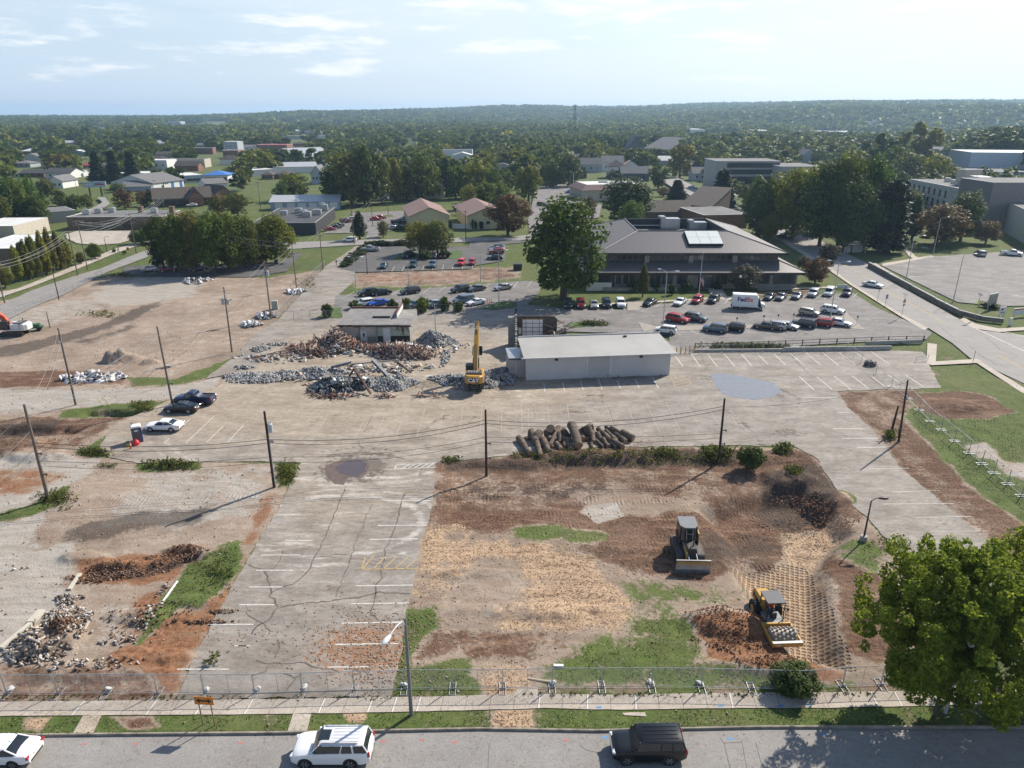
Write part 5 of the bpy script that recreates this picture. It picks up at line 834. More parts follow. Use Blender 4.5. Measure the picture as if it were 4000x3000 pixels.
def crown_pts(n,K,seed,prof,lob=(.21,.37),z0=.22,flat=1.0,fill=.38,rmax=.92,inner=8):
 "leaf positions and normals of a unit tree: height 1, crown radius 1 -> arrays"
 rs=np.random.RandomState(seed);lobes=[]
 for k in range(K):
  t=(k+rs.uniform(0,1))/K;a=k*2.39996+rs.uniform(-.5,.5);rr=prof(t)*rs.uniform(.45,rmax)if k%10<inner else prof(t)*rs.uniform(0,.5)
  lobes.append((rr*math.cos(a),rr*math.sin(a),z0+(1-z0)*(t*.9+.03),rs.uniform(*lob)*(.65+.5*prof(t))))
 lobes.append((0,0,z0+(1-z0)*.86,lob[0]*.8));P=np.array(lobes);w=P[:,3]**2;w/=w.sum();pick=rs.choice(len(P),n,p=w)
 d=rs.normal(size=(n,3));d/=np.linalg.norm(d,axis=1)[:,None];d[:,2]=np.where(d[:,2]<-.3,d[:,2]*.4,d[:,2]);r=rs.uniform(.68,1.04,n)**.7;r[rs.uniform(size=n)<fill]*=rs.uniform(.4,1.25)
 q=P[pick];C=q[:,:3]+d*(r*q[:,3])[:,None]*np.array([1,1,.55*flat])
 N=d*1.0+rs.normal(size=(n,3))*.45+np.array([0,0,.35]);N/=np.linalg.norm(N,axis=1)[:,None];return C,N,rs
PROF={'round':lambda t:math.sqrt(max(0.02,1-(2*t*.95-.9)**2)),'oval':lambda t:max(.25,min(1,.62+t*1.6)*min(1,(1.1-t)*2.9)**.6),'egg':lambda t:max(.1,(1-t)**.55*min(1,.55+t*2.2)),'vase':lambda t:max(.15,min(1,.25+t*1.25)*(1-max(0,t-.7)*2.2)),'col':lambda t:max(.15,min(1,.5+t*1.5)*(1-t**2.5))}
def trunk_mesh(seed,h=1.0,r=.028,limbs=6,top=.72,rad=.8):
 rg=random.Random(seed);mb=MB();p=Vector((0,0,-.02));rr=r*1.25
 for k in range(4):
  q=Vector((rg.uniform(-.02,.02),rg.uniform(-.02,.02),top*(k+1)/4));mb.tube(p,q,rr,rr*.78,7,cap=(k==0));p=q;rr*=.78
 for k in range(limbs):
  z=.2+.4*k/limbs;a=k*2.4+rg.uniform(-.4,.4);b=Vector((0,0,z));m_=b+Vector((math.cos(a)*.16*rad,math.sin(a)*.16*rad,.14));e=m_+Vector((math.cos(a+.2)*.22*rad,math.sin(a+.2)*.22*rad,.17))
  mb.tube(b,m_,r*.5,r*.34,5,False);mb.tube(m_,e,r*.34,r*.12,5,False)
 me=bpy.data.meshes.new('trunk');me.from_pydata(mb.v,[],mb.f);me.update();me.materials.append(BARK);return me
PROTO={}
def proto(kind,lod,i):
 k=(kind,lod,i)
 if k in PROTO:return PROTO[k]
 sd=100*i+len(kind)*7+lod;n={0:7500,1:2600,2:900}[lod];asp_r={'round':.44,'oval':.34,'egg':.30,'vase':.48,'col':.2,'bush':.55,'pine':.24,'spruce':.20}[kind]
 if kind in('pine','spruce'):
  rs=np.random.RandomState(sd);n2=int(n*.9);t=rs.uniform(0,1,n2)**1.35;nb=15 if kind=='spruce' else 10;lay=np.floor(t*nb)/nb;f=t*nb-np.floor(t*nb);a=rs.uniform(0,2*np.pi,n2);br=np.floor(a/(2*np.pi)*9)
  amp=.72+.5*_h(br.astype(int)+sd,(lay*nb).astype(int),3);R=((1-lay)**.85 if kind=='spruce' else np.sqrt(np.clip(1-(lay*1.05-.12)**2,.05,1)))*asp_r*amp*np.abs(np.cos((a*9/2)%np.pi-0))**.25
  r=R*rs.uniform(.12,1,n2)**.55;z=.08+.9*lay+.055*(1-r/(R+1e-6))+rs.normal(size=n2)*.012;C=np.stack([r*np.cos(a),r*np.sin(a),z],1)
  N=np.stack([np.cos(a)*.35,np.sin(a)*.35,np.full(n2,.85)],1)+rs.normal(size=(n2,3))*.4;N/=np.linalg.norm(N,axis=1)[:,None];leaf=.05*(7500/n)**.35
 else:
  kk='round' if kind=='bush' else kind;C,N,rs=crown_pts(n,{0:46,1:30,2:16}[lod],sd,PROF[kk],z0=.02 if kind=='bush' else.06 if kind=='col' else.11)
  C[:,:2]*=asp_r;leaf={0:.030,1:.046,2:.082}[lod]*(1.6 if kind=='bush' else 1)
 V,F=leaves_to_mesh('crown',C,N,leaf,rs,1.35 if kind not in('pine','spruce')else 2.0)
 me=np_mesh('crown',V,F);me.materials.append(LM['green']);tm=trunk_mesh(sd,rad=asp_r*2.0,limbs=6 if kind not in('pine','spruce')else 0,top=.72 if kind not in('pine','spruce')else.93)
 PROTO[k]=(me,tm,asp_r);return PROTO[k]
TREES=[]
def tree_at(p,H,Wd,kind,leaf,label,group=None,name='tree',cat='tree',lod=None,i=None):
 d=p.y;lod=(0 if d<290 else 1 if d<480 else 2)if lod is None else lod;i=rng.randrange(4 if lod<2 else 5)if i is None else i
 me,tm,ar=proto(kind,lod,i);t=thing(name,label,cat,(p.x,p.y,p.z-.05),rng.uniform(0,6.28),group);s=Wd/2/ar
 t.scale=(s,s,H);TREES.append((p.x,p.y,Wd/2))
 c=link('foliage' if cat=='shrub' else 'crown',me,None,t);c.material_slots[0].link='OBJECT';c.material_slots[0].material=LM[leaf]
 if kind!='bush':link('trunk',tm,None,t)
 return t
def tr(u,vb,vt,wpx,kind,leaf,label,group=None,**k):
 p=G(u,vb);p.z=gz(p.x,p.y)if p.y>330 else 0.0
 return tree_at(p,HT(u,vb,vt),wpx*px2m(Vector((p.x,p.y,6))),kind,leaf,label,group,**k)
tr(2200,1165,783,292,'oval','green','tallest broadleaf tree in front, beside the left end of the metal roofed office',i=0)
for a in((640,1052,845,130,'round','dark','leftmost tree of the big dark group behind the cleared lot'),(700,1062,838,150,'round','green','second tree from the left in the big dark group'),(770,1060,826,150,'round','olive','middle tree of the big dark group above parked cars'),(845,1064,832,150,'round','green','tree right of the middle in the big dark group'),(915,1058,836,145,'round','green','dark tree at the right of the big group, beside the white car'),(972,1050,846,120,'round','olive','lower olive tree closing the big group on its right'),(1078,1028,838,185,'round','yellow','spreading yellow green tree right of the big dark group'),(740,1035,842,140,'round','yellow','tree at the back of the big dark group'),(880,1032,830,140,'round','olive','rear tree on the right of the big dark group')):
 tr(*a)
for a in((855,835,762,100,'round','olive','olive tree behind the brown shingled restaurant'),(930,842,752,110,'round','olive','yellowing olive tree right of the brown shingled restaurant'),(910,812,745,80,'round','dark','dark round tree behind the yellowing olive trees')):tr(*a)
for a in((12,880,690,120,'oval','dark','big dark tree cut by the left edge'),(66,872,705,110,'oval','green','big dark green tree just inside the left edge'),(130,838,690,80,'round','green','green tree behind the left edge trees'),(175,842,752,55,'egg','dark','dark pointed small tree by the left street'),(185,760,690,75,'oval','olive','olive tree left of the white gabled house'),(235,795,735,66,'round','dark','dark bush-like tree left of the street trees'),(258,822,762,58,'round','olive','left small round street tree by the far junction'),(298,820,758,62,'round','green','middle small round street tree by the far junction'),(345,816,758,58,'round','olive','right small round street tree by the far junction'),(488,808,730,84,'round','rust','russet tinged tree left of the brown shingled restaurant'),(560,797,735,60,'round','rust','small russet tree by the brown shingled restaurant'),(585,783,728,44,'egg','dark','small dark tree in front of the white metal hall'),(460,742,705,60,'round','green','tree left of the grey gabled annexe'),(385,705,585,66,'spruce','pine','left dark spruce of three'),(450,708,580,66,'spruce','pine','middle dark spruce of three'),(520,700,584,60,'spruce','pine','right dark spruce of three, tall and narrow'),(236,662,596,112,'round','gold','bright golden tree above the houses at left'),(560,952,897,75,'round','green','low spreading tree at the right of the concrete yard'),(530,950,900,50,'round','olive','low tree beside the concrete yard'),(372,1010,950,66,'round','green','small rounded tree between the pavement and the yard'),(318,1030,985,40,'round','olive','tiny tree beside the roadside pavement'),(22,1122,1035,70,'round','olive','small leafy tree at the left edge beside the pavement')):tr(*a)
for k,(u,vb,vt)in enumerate(((80,1098,960),(118,1090,940),(150,1082,922),(184,1072,905),(212,1062,893),(240,1050,905),(268,1042,935),(100,1072,950),(135,1062,930))):
 tr(u,vb,vt,56,'col' if k%2 else 'egg','olive' if k%3 else 'yellow','upright pear tree in the roadside row at left','pear trees in the row along the left road')
for a in((1155,772,668,120,'oval','yellow','yellow green tree standing alone left of the dense wood'),(1105,782,705,70,'round','green','tree left of the pale blue storage row'),(1310,795,640,130,'oval','green','tall tree at the left front of the dense wood'),(1375,800,600,130,'oval','olive','tallest yellowish tree of the dense wood'),(1440,798,560,110,'oval','dark','dark tall tree in the dense wood'),(1425,790,640,100,'oval','dark','bluish dark tree in the dense wood behind the black roof'),(1490,792,600,95,'oval','olive','olive tree at the right of the dense wood'),(1340,760,590,120,'round','yellow','yellow green tree high in the dense wood'),(1545,782,610,86,'egg','yellow','thin yellowing tree in front of the tan building'),(1590,778,640,75,'egg','olive','slim olive tree before the tan building'),(1650,778,600,130,'round','green','leaning tree over the right of the tan building'),(1690,768,632,110,'round','yellow','spreading tree with pale trunk by the tan building'),(1745,760,610,110,'oval','dark','dark tree right of the tan building'),(1780,770,640,95,'oval','green','tree behind the faded red roofs'),(1868,765,620,130,'round','yellow','broad yellow green tree behind the second yellow hall'),(1925,772,650,80,'round','green','round green tree right behind the second yellow hall'),(1406,934,828,74,'egg','pine','dark bushy juniper standing by the mid street'),(1498,925,862,50,'round','olive','small round tree on the lawn before the yellow hall'),(1640,992,866,130,'round','yellow','left tree of the pair on the car park island'),(1708,990,862,140,'round','olive','right tree of the pair on the car park island'),(1984,920,758,170,'round','rust','russet and olive tree in front of the second yellow hall'),(2040,860,780,80,'round','rust','russet tree between the street and the clinic parking'),(2450,872,703,198,'oval','dark','large dark tree just behind the office roof'),(2300,850,768,76,'round','rust','orange tinged tree peeking behind the tallest front tree'),(2064,782,642,100,'oval','yellow','bright yellow green tree left of the clinic parking'),(2150,730,620,75,'round','dark','dark tree left of the radio mast'),(2220,728,598,110,'round','dark','broad dark tree behind the radio mast'),(2644,772,694,84,'spruce','pine','small dark spruce beside the curving road'),(2815,812,655,118,'spruce','pine','tall dark spruce in front of the concrete office block'),(2572,730,636,106,'vase','green','flat topped tree left of the curving road'),(2590,760,722,54,'round','rust','small russet tree by the clinic'),(2655,690,560,92,'oval','gold','yellow topped tree right of the church'),(2510,655,590,70,'egg','yellow','fan shaped pale tree below the church'),(2395,700,655,56,'round','olive','pale small tree in front of the white house'),(2960,925,690,140,'oval','dark','dark tree behind the right end of the office'),(3090,935,655,185,'oval','yellow','big yellow green tree at the bend of the side road'),(3200,960,640,200,'round','dark','big dark tree across the side road'),(3270,965,600,210,'round','green','largest broad tree of the wooded corner'),(3370,960,606,180,'round','green','broad tree with olive top in the wooded corner'),(3320,985,700,200,'round','dark','front dark tree of the wooded corner'),(3455,985,690,135,'pine','pine','tall dark pine at the right of the wooded corner'),(3190,905,660,140,'oval','dark','dark tree at the back of the wooded corner'),(3655,955,798,205,'round','rust','low broad russet tree before the limestone building'),(3750,940,758,130,'oval','dark','dark tree at the corner of the limestone building'),(3850,950,862,96,'round','rust','small rusty tree below the blank walled hall'),(3560,935,770,95,'egg','dark','dark narrow tree beside the pine'),(3540,740,592,140,'round','olive','olive tree behind the limestone roof'),(3640,745,600,160,'round','yellow','spreading bright tree above the limestone roof'),(3480,720,560,150,'round','green','tall tree behind the wooded corner'),(3570,690,480,150,'oval','olive','highest olive tree on the right skyline'),(3420,700,520,130,'oval','dark','dark tree on the right skyline left of the highest one'),(3180,1104,1020,0.1,'round','rust','')):
 if a[3]>1:tr(*a)
tr(3183,1105,1008,108,'round','rust','small orange leaved tree at the right front corner of the office')
tr(2905,1135,1036,138,'round','mauve','dull purple crab apple in front of the office entrance')
tr(2510,1158,1033,52,'egg','olive','thin pale sapling on the lawn before the office')
tr(3230,1050,950,90,'vase','mauve','half bare purple tree on the far verge of the side road')
tr(3135,1052,1000,60,'round','mauve','small half bare tree at the right end of the office')
SHR=[(1280,1238,1187,46,'dark','round holly bush on the grass island left of the demolished shop'),(1388,1206,1172,48,'dark','first bush in the row behind the demolished shop'),(1533,1210,1168,48,'dark','second bush in the row behind the demolished shop'),(1588,1215,1162,36,'green','third bush in the row, narrow and upright'),(1650,1220,1160,56,'green','fourth bush in the row, large and pale topped'),(1737,1215,1158,46,'green','fifth bush in the row behind the excavator'),(1790,1216,1178,44,'green','last low bush in the row by the white coupe'),(2467,1136,1100,46,'dark','left round shrub under the office windows'),(2560,1136,1104,40,'dark','middle round shrub under the office windows'),(2680,1136,1100,50,'dark','right round shrub beside the office entrance'),(2623,1150,1110,30,'dark','small upright shrub by the white lamp post'),(2800,1128,1105,50,'pine','low dark shrub right of the entrance path'),(1660,1012,980,60,'dark','dark hedge bush under the island tree, left'),(1735,1006,975,60,'dark','dark hedge bush under the island tree, right'),(1600,1005,978,50,'dark','dark hedge bush left of the island trees'),(1562,898,880,40,'dark','low shrub at the corner of the yellow hall'),(1846,894,852,18,'pine','slim dark cypress left of three by the second yellow hall'),(1858,894,862,14,'pine','slim dark cypress middle of three by the second yellow hall'),(1880,895,864,18,'pine','slim dark cypress right of three by the second yellow hall'),(1760,894,858,18,'dark','slim shrub at the right corner of the first yellow hall'),(200,846,812,14,'pine','left clipped cone shrub before the brick building'),(212,845,813,13,'pine','right clipped cone shrub before the brick building'),(446,985,972,16,'green','left small round planting at the junction pavement'),(487,990,978,18,'green','right small round planting at the junction pavement'),(2945,625+0,600,40,'dark',''),(3870,1200,1178,80,'dark','dark low hedge behind the white notice board'),(2870,832,812,60,'dark','low hedge at the foot of the tall spruce')]
for u,vb,vt,w,lf,lab in SHR:
 if lab:tr(u,vb,vt,w,'bush',lf,lab,name='shrub',cat='shrub',lod=1)
for k in range(26):
 if k<12:u,v=1350+(1440-1350)*k/12+rng.uniform(-4,4),1040+(962-1040)*k/12+rng.uniform(-4,4)
 else:u,v=1440+(1590-1440)*(k-12)/13,960-(k-12)*.4+rng.uniform(-2,2)
 p=G(u,v);tree_at(p,rng.uniform(1.0,1.7),rng.uniform(2.8,4.2),'bush','pine' if k%2 else 'dark','spreading juniper in the planted edge of the middle car park','junipers along the middle car park',name='shrub',cat='shrub',lod=2)
def maple(u,vb,H,Wd,seed,label,n=92000):
 p=G(u,vb);t=thing('maple_tree',label,'tree',p,0);C,N,rs=crown_pts(n,430,seed,lambda t:max(.34,PROF['round'](t)),lob=(.045,.12),z0=.19,flat=1.3,fill=.62,rmax=1.04,inner=6);N=N+rs.normal(size=N.shape)*.35;N/=np.linalg.norm(N,axis=1)[:,None]
 C[:,:2]*=Wd/2;C[:,2]*=H;V,F=leaves_to_mesh('crown',C,N,.16,rs,1.5);me=np_mesh('crown',V,F);me.materials.append(LM['maple']);link('crown',me,None,t)
 tm=trunk_mesh(seed,rad=.9,r=.018,limbs=8);tk=link('trunk',tm,None,t);tk.scale=(Wd/2*.9,Wd/2*.9,H);TREES.append((p.x,p.y,Wd/2));return t
maple(3650,2795,14.0,12.6,3,'large bright green maple at the lower right, the left of two')
maple(4080,2745,14.4,12.0,8,'large green maple cut by the right edge, the right of two')
KEEP=[(2325,850,3155,1130,170),(1600,770,1985,895,267),(985,812,1370,916,257),(1057,770,1325,817,312),(180,820,640,893,262),(606,730,905,805,340),(470,660,719,742,425),(722,655,890,732,490),(2270,690,2540,785,330),(2520,750,2915,890,268),(2785,618,3175,712,420),(3556,690,3881,850,262),(3860,770,4000,940,240),(3796,592,4000,650,300),(3718,640,3800,690,300),(2250,600,2540,700,440),(2440,535,2634,592,640),(1070,585,1315,665,560),(186,650,326,725,400),(330,700,425,738,400),(325,634,425,650,500),(1217,632,1300,705,450),(1022,662,1140,692,440),(572,622,655,660,500),(870,548,1125,592,560),(3085,498,3535,520,900),(3635,508,3705,520,900),(2686,503,2895,522,900),(1545,540,1640,578,560),(1497,712,1733,770,300),(2570,683,2790,800,320),(3640,600,3830,618,500),(640,480,900,492,900),(2000,720,2280,925,250),(40,620,180,690,430),(985,655,1080,684,430),(2700,650,2785,700,400),(3126,612,3190,640,450),(2185,400,2260,490,300)]
NOTREE=[fp((0,1330),(-400,1100),(60,880),(250,1040),(640,955),(600,900),(260,905),(60,800),(400,770),(420,800),(1000,800),(1050,1080),(2050,1100),(2340,850),(2600,1180),(3100,1200),(3000,1000),(3600,900),(4200,900),(4300,1500),(2000,3000),(0,3000)),ROAD2,fp((1060,840),(1400,800),(1500,840),(1620,810),(2000,860),(2060,960),(1000,960)),fp((2560,690),(2640,690),(2850,810),(2940,860),(2780,830),(2620,760)),fp((70,700),(330,700),(700,760),(900,760),(1330,690),(1330,800),(900,830),(400,830),(60,850)),fp((2060,720),(2700,690),(2700,900),(2060,940)),fp((1550,540),(1630,536),(1650,575),(1560,580))]
def project(x,y,z):
 f=y*CP-(z-CAMH)*SP;return 2000+FPX*x/f,1500-FPX*(y*SP+(z-CAMH)*CP)/f
KEEP+=KEEPX
KE=np.array([(k[0],k[1],k[2],k[3],max(k[4],G((k[0]+k[2])/2,k[3]).y-4))for k in KEEP],float)
def scatter(y0,y1,sp,seed):
 rs=np.random.RandomState(seed);out=[];y=y0
 while y<y1:
  s=sp(y);n=int(2*(y*.80+15)/s);xs=-(y*.80+15)+s*(np.arange(n)+rs.uniform(0,1,n));ys=y+rs.uniform(-.45,.45,n)*s;out.append(np.stack([xs,ys,np.full(n,s)],1));y+=s*.85
 P=np.concatenate(out);ok=vnoise(P[:,0]/55,P[:,1]/55,61)>.20*(P[:,1]<460)
 for poly in NOTREE:ok&=sdist(poly,P[:,0],P[:,1])<-1.5
 P=P[ok]
 for f in FOOT:
  c=np.mean(f,0);near=np.hypot(P[:,0]-c[0],P[:,1]-c[1])<140;d=np.full(len(P),-9.0);d[near]=sdist(f,P[near,0],P[near,1]);P=P[d<-2.2]
 return P,rs
def clear_of_view(P,Hh,R):
 z=gz_raw(P[:,0],P[:,1]);u,vt=project(P[:,0],P[:,1],z+Hh);_,vb=project(P[:,0],P[:,1],z+1);ok=np.ones(len(P),bool);w=R*FPX/(P[:,1]*1.05)*.75
 for k in KE:ok&=~((P[:,1]<k[4]+8)&(u+w>k[0])&(u-w<k[2])&(vt<k[3]-(k[3]-k[1])*.22)&(vb>k[1]))
 return ok,z
P,rs=scatter(235,470,lambda y:8.2+y*.012,5);Hh=rs.uniform(7,14.5,len(P))*(.8+.4*vnoise(P[:,0]/40,P[:,1]/40,3));R=Hh*rs.uniform(.38,.56,len(P));ok,z=clear_of_view(P,Hh,R)
for tx,ty,trr in TREES:ok&=np.hypot(P[:,0]-tx,P[:,1]-ty)>trr*.75+1.5
P,Hh,R,z=P[ok],Hh[ok],R[ok],z[ok];order=np.argsort(P[:,1]);NT=len(TREES);LIM=max(0,292-NT);near=order[:LIM];rest=order[LIM:]
WORDS={'green':'mid green','dark':'dark green','yellow':'yellow green','olive':'olive green','rust':'russet','pine':'blackish green'}
for k in near:
 lf=rs.choice(['green','dark','yellow','olive','rust','pine'],p=[.34,.32,.12,.15,.02,.05]);kd=rs.choice(['spruce','pine'])if lf=='pine' else rs.choice(['round','oval','egg','vase'],p=[.45,.33,.14,.08]);a=math.degrees(math.atan2(P[k,0],P[k,1]))
 side='far left' if a<-24 else 'left' if a<-10 else 'middle' if a<8 else 'right' if a<22 else 'far right'
 tree_at(Vector((P[k,0],P[k,1],z[k])),Hh[k],2*R[k],kd,lf,'%s %s tree in the wooded town, %s of frame'%(WORDS[lf],{'round':'round headed','oval':'tall oval','egg':'tapering','vase':'spreading','spruce':'pointed conifer','pine':'conifer'}[kd],side),'town trees on the %s'%side)
Q,rq=scatter(470,5000,lambda y:11.0+y*.008,9);Hq=rq.uniform(9,17,len(Q))*(.8+.4*vnoise(Q[:,0]/60,Q[:,1]/60,4));Rq=np.maximum(Hq*.42,Q[:,2]*.68);ok,zq=clear_of_view(Q,Hq,Rq)
Q,Hq,Rq,zq=Q[ok],Hq[ok],Rq[ok],zq[ok]
XX=np.concatenate([P[rest,0],Q[:,0]]);YY=np.concatenate([P[rest,1],Q[:,1]]);ZZ=np.concatenate([z[rest],zq]);HH=np.concatenate([Hh[rest],Hq]);RR=np.concatenate([R[rest],Rq])
def woods():
 rs=np.random.RandomState(4);VV=[];TT=[];bases=[crown_pts(420,9,900+i,PROF['round' if i%2 else 'oval'],z0=.12)for i in range(6)]
 tl=np.array([(1,1,1),(.62,.72,.8),(1.6,1.45,1.0),(1.25,1.2,1.05),(.8,.9,.9),(.7,.8,.8),(2.0,1.6,1.0),(1.0,1.1,.9)])
 for i in range(len(XX)):
  d=YY[i];n=420 if d<700 else 200 if d<1100 else 90 if d<1800 else 44;C,N,_=bases[rs.randint(6)];s=rs.permutation(420)[:n];ca,sa=math.cos(i*1.7),math.sin(i*1.7);c=C[s]
  c=np.stack([(c[:,0]*ca-c[:,1]*sa)*RR[i]+XX[i],(c[:,0]*sa+c[:,1]*ca)*RR[i]+d,c[:,2]*HH[i]+ZZ[i]],1)
  V,_=leaves_to_mesh('w',c,N[s]*2.2+C[s]*np.array([1,1,.8]),RR[i]*.235*(420/n)**.46,rs,1.25);VV.append(V);q=tl[rs.choice(8,p=[.26,.24,.06,.1,.14,.13,.02,.05])]*rs.uniform(.82,1.18);TT.append(np.tile(np.array([[*q,1]]),(len(V),1)))
 V=np.concatenate(VV);T=np.concatenate(TT).astype(np.float32);me=np_mesh('distant_woods',V,np.arange(len(V),dtype=np.int32).reshape(-1,4));a=me.color_attributes.new('tint','FLOAT_COLOR','POINT');a.data.foreach_set('color',T.ravel())
 print('woods',len(XX),'faces',len(V)//4,'named trees',len(TREES))
 tag(link('distant_woods',me,leaf_mat('leaf_woods',(0.057,0.088,0.015),(0.149,0.181,0.029),.36,True)),'mass of distant trees covering the land to the horizon','woods',kind='stuff')
woods()
def paint(name,c,rough=.28,metal=0.0):return mat('paint_'+name,c,rough,metal,.4,.03,2,coat=.3)
CARP={'white':paint('white',(.74,.74,.74)),'black':paint('black',(.007,.008,.010)),'silver':paint('silver',(.42,.43,.44),.32,.5),'grey':paint('grey',(.13,.14,.15),.32,.4),'dark':paint('charcoal',(.035,.038,.045),.3,.3),'red':paint('red',(.33,.018,.022)),'bluegrey':paint('blue_grey',(.13,.18,.23),.32,.4),'blue':paint('blue',(.02,.09,.42)),'navy':paint('navy',(.012,.022,.07)),'teal':paint('teal',(.03,.075,.085),.3,.3),'champagne':paint('champagne',(.34,.32,.27),.32,.5),'brown':paint('brown',(.12,.10,.08),.32,.4),'maroon':paint('maroon',(.14,.012,.018)),'bright_red':paint('bright_red',(.52,.03,.03))}
CGL=mat('car_glass',(.018,.024,.028),.06,spec=.8,var=.2);RUB=mat('tyre_rubber',(.02,.02,.021),.9,var=.3);RIM=mat('alloy_rim',(.40,.40,.41),.35,metal=.7,var=.1);TRIM=mat('black_trim',(.022,.022,.023),.6);HEADL=mat('headlamp_lens',(.62,.64,.66),.1,spec=.8);TAILL=mat('tail_lens',(.34,.012,.014),.2,spec=.7);CHROME=mat('chrome',(.6,.6,.61),.15,metal=.9)
def lerp_tab(tab,x):
 for(a,va),(b,vb)in zip(tab,tab[1:]):
  if x<=b:t=(x-a)/(b-a+1e-9);return va+(vb-va)*max(0,min(1,t))
 return tab[-1][1]
KINDS={'sedan':dict(L=4.85,W=1.84,H=1.45,top=[(0,.60),(.03,.74),(.10,.84),(.27,.95),(.45,1.0),(.70,1.02),(.80,1.06),(.96,1.02),(1,.80)],cab=(.28,.86,.42,.69),r=.335,ax=(.19,.78)),'coupe':dict(L=4.7,W=1.86,H=1.38,top=[(0,.58),(.03,.70),(.10,.80),(.29,.93),(.5,.97),(.72,1.0),(.84,1.04),(.97,.98),(1,.78)],cab=(.30,.90,.45,.66),r=.345,ax=(.19,.79)),'suv':dict(L=4.75,W=1.90,H=1.72,top=[(0,.70),(.03,.92),(.08,1.0),(.24,1.10),(.5,1.14),(.9,1.18),(.98,1.14),(1,.85)],cab=(.25,.985,.37,.90),r=.37,ax=(.20,.79)),'hatch':dict(L=4.15,W=1.80,H=1.60,top=[(0,.66),(.03,.86),(.09,.94),(.22,1.03),(.5,1.08),(.9,1.12),(.98,1.08),(1,.80)],cab=(.22,.985,.36,.93),r=.34,ax=(.19,.81)),'minivan':dict(L=5.1,W=1.98,H=1.75,top=[(0,.66),(.03,.82),(.08,.92),(.17,1.05),(.5,1.08),(.9,1.1),(.985,1.08),(1,.8)],cab=(.16,.985,.34,.93),r=.36,ax=(.19,.79)),'van':dict(L=4.75,W=1.85,H=1.88,top=[(0,.70),(.03,.90),(.09,1.0),(.18,1.12),(.5,1.16),(.9,1.18),(.99,1.15),(1,.85)],cab=(.17,.993,.31,.97),r=.34,ax=(.18,.80)),'wagon_suv':dict(L=5.18,W=2.04,H=1.89,top=[(0,.74),(.025,1.0),(.07,1.10),(.24,1.22),(.5,1.27),(.9,1.31),(.985,1.28),(1,.9)],cab=(.255,.99,.375,.925),r=.41,ax=(.185,.755)),'boxy_suv':dict(L=4.86,W=1.99,H=1.83,top=[(0,.76),(.02,1.0),(.06,1.09),(.25,1.15),(.5,1.18),(.9,1.2),(.985,1.17),(1,.9)],cab=(.255,.99,.36,.935),r=.39,ax=(.19,.76)),'pickup':dict(L=5.8,W=2.0,H=1.88,top=[(0,.78),(.02,1.0),(.06,1.10),(.25,1.2),(.4,1.22),(.62,1.22),(.97,1.20),(1,.95)],cab=(.26,.585,.36,.55),r=.40,ax=(.17,.77),bed=(.61,.975)),}
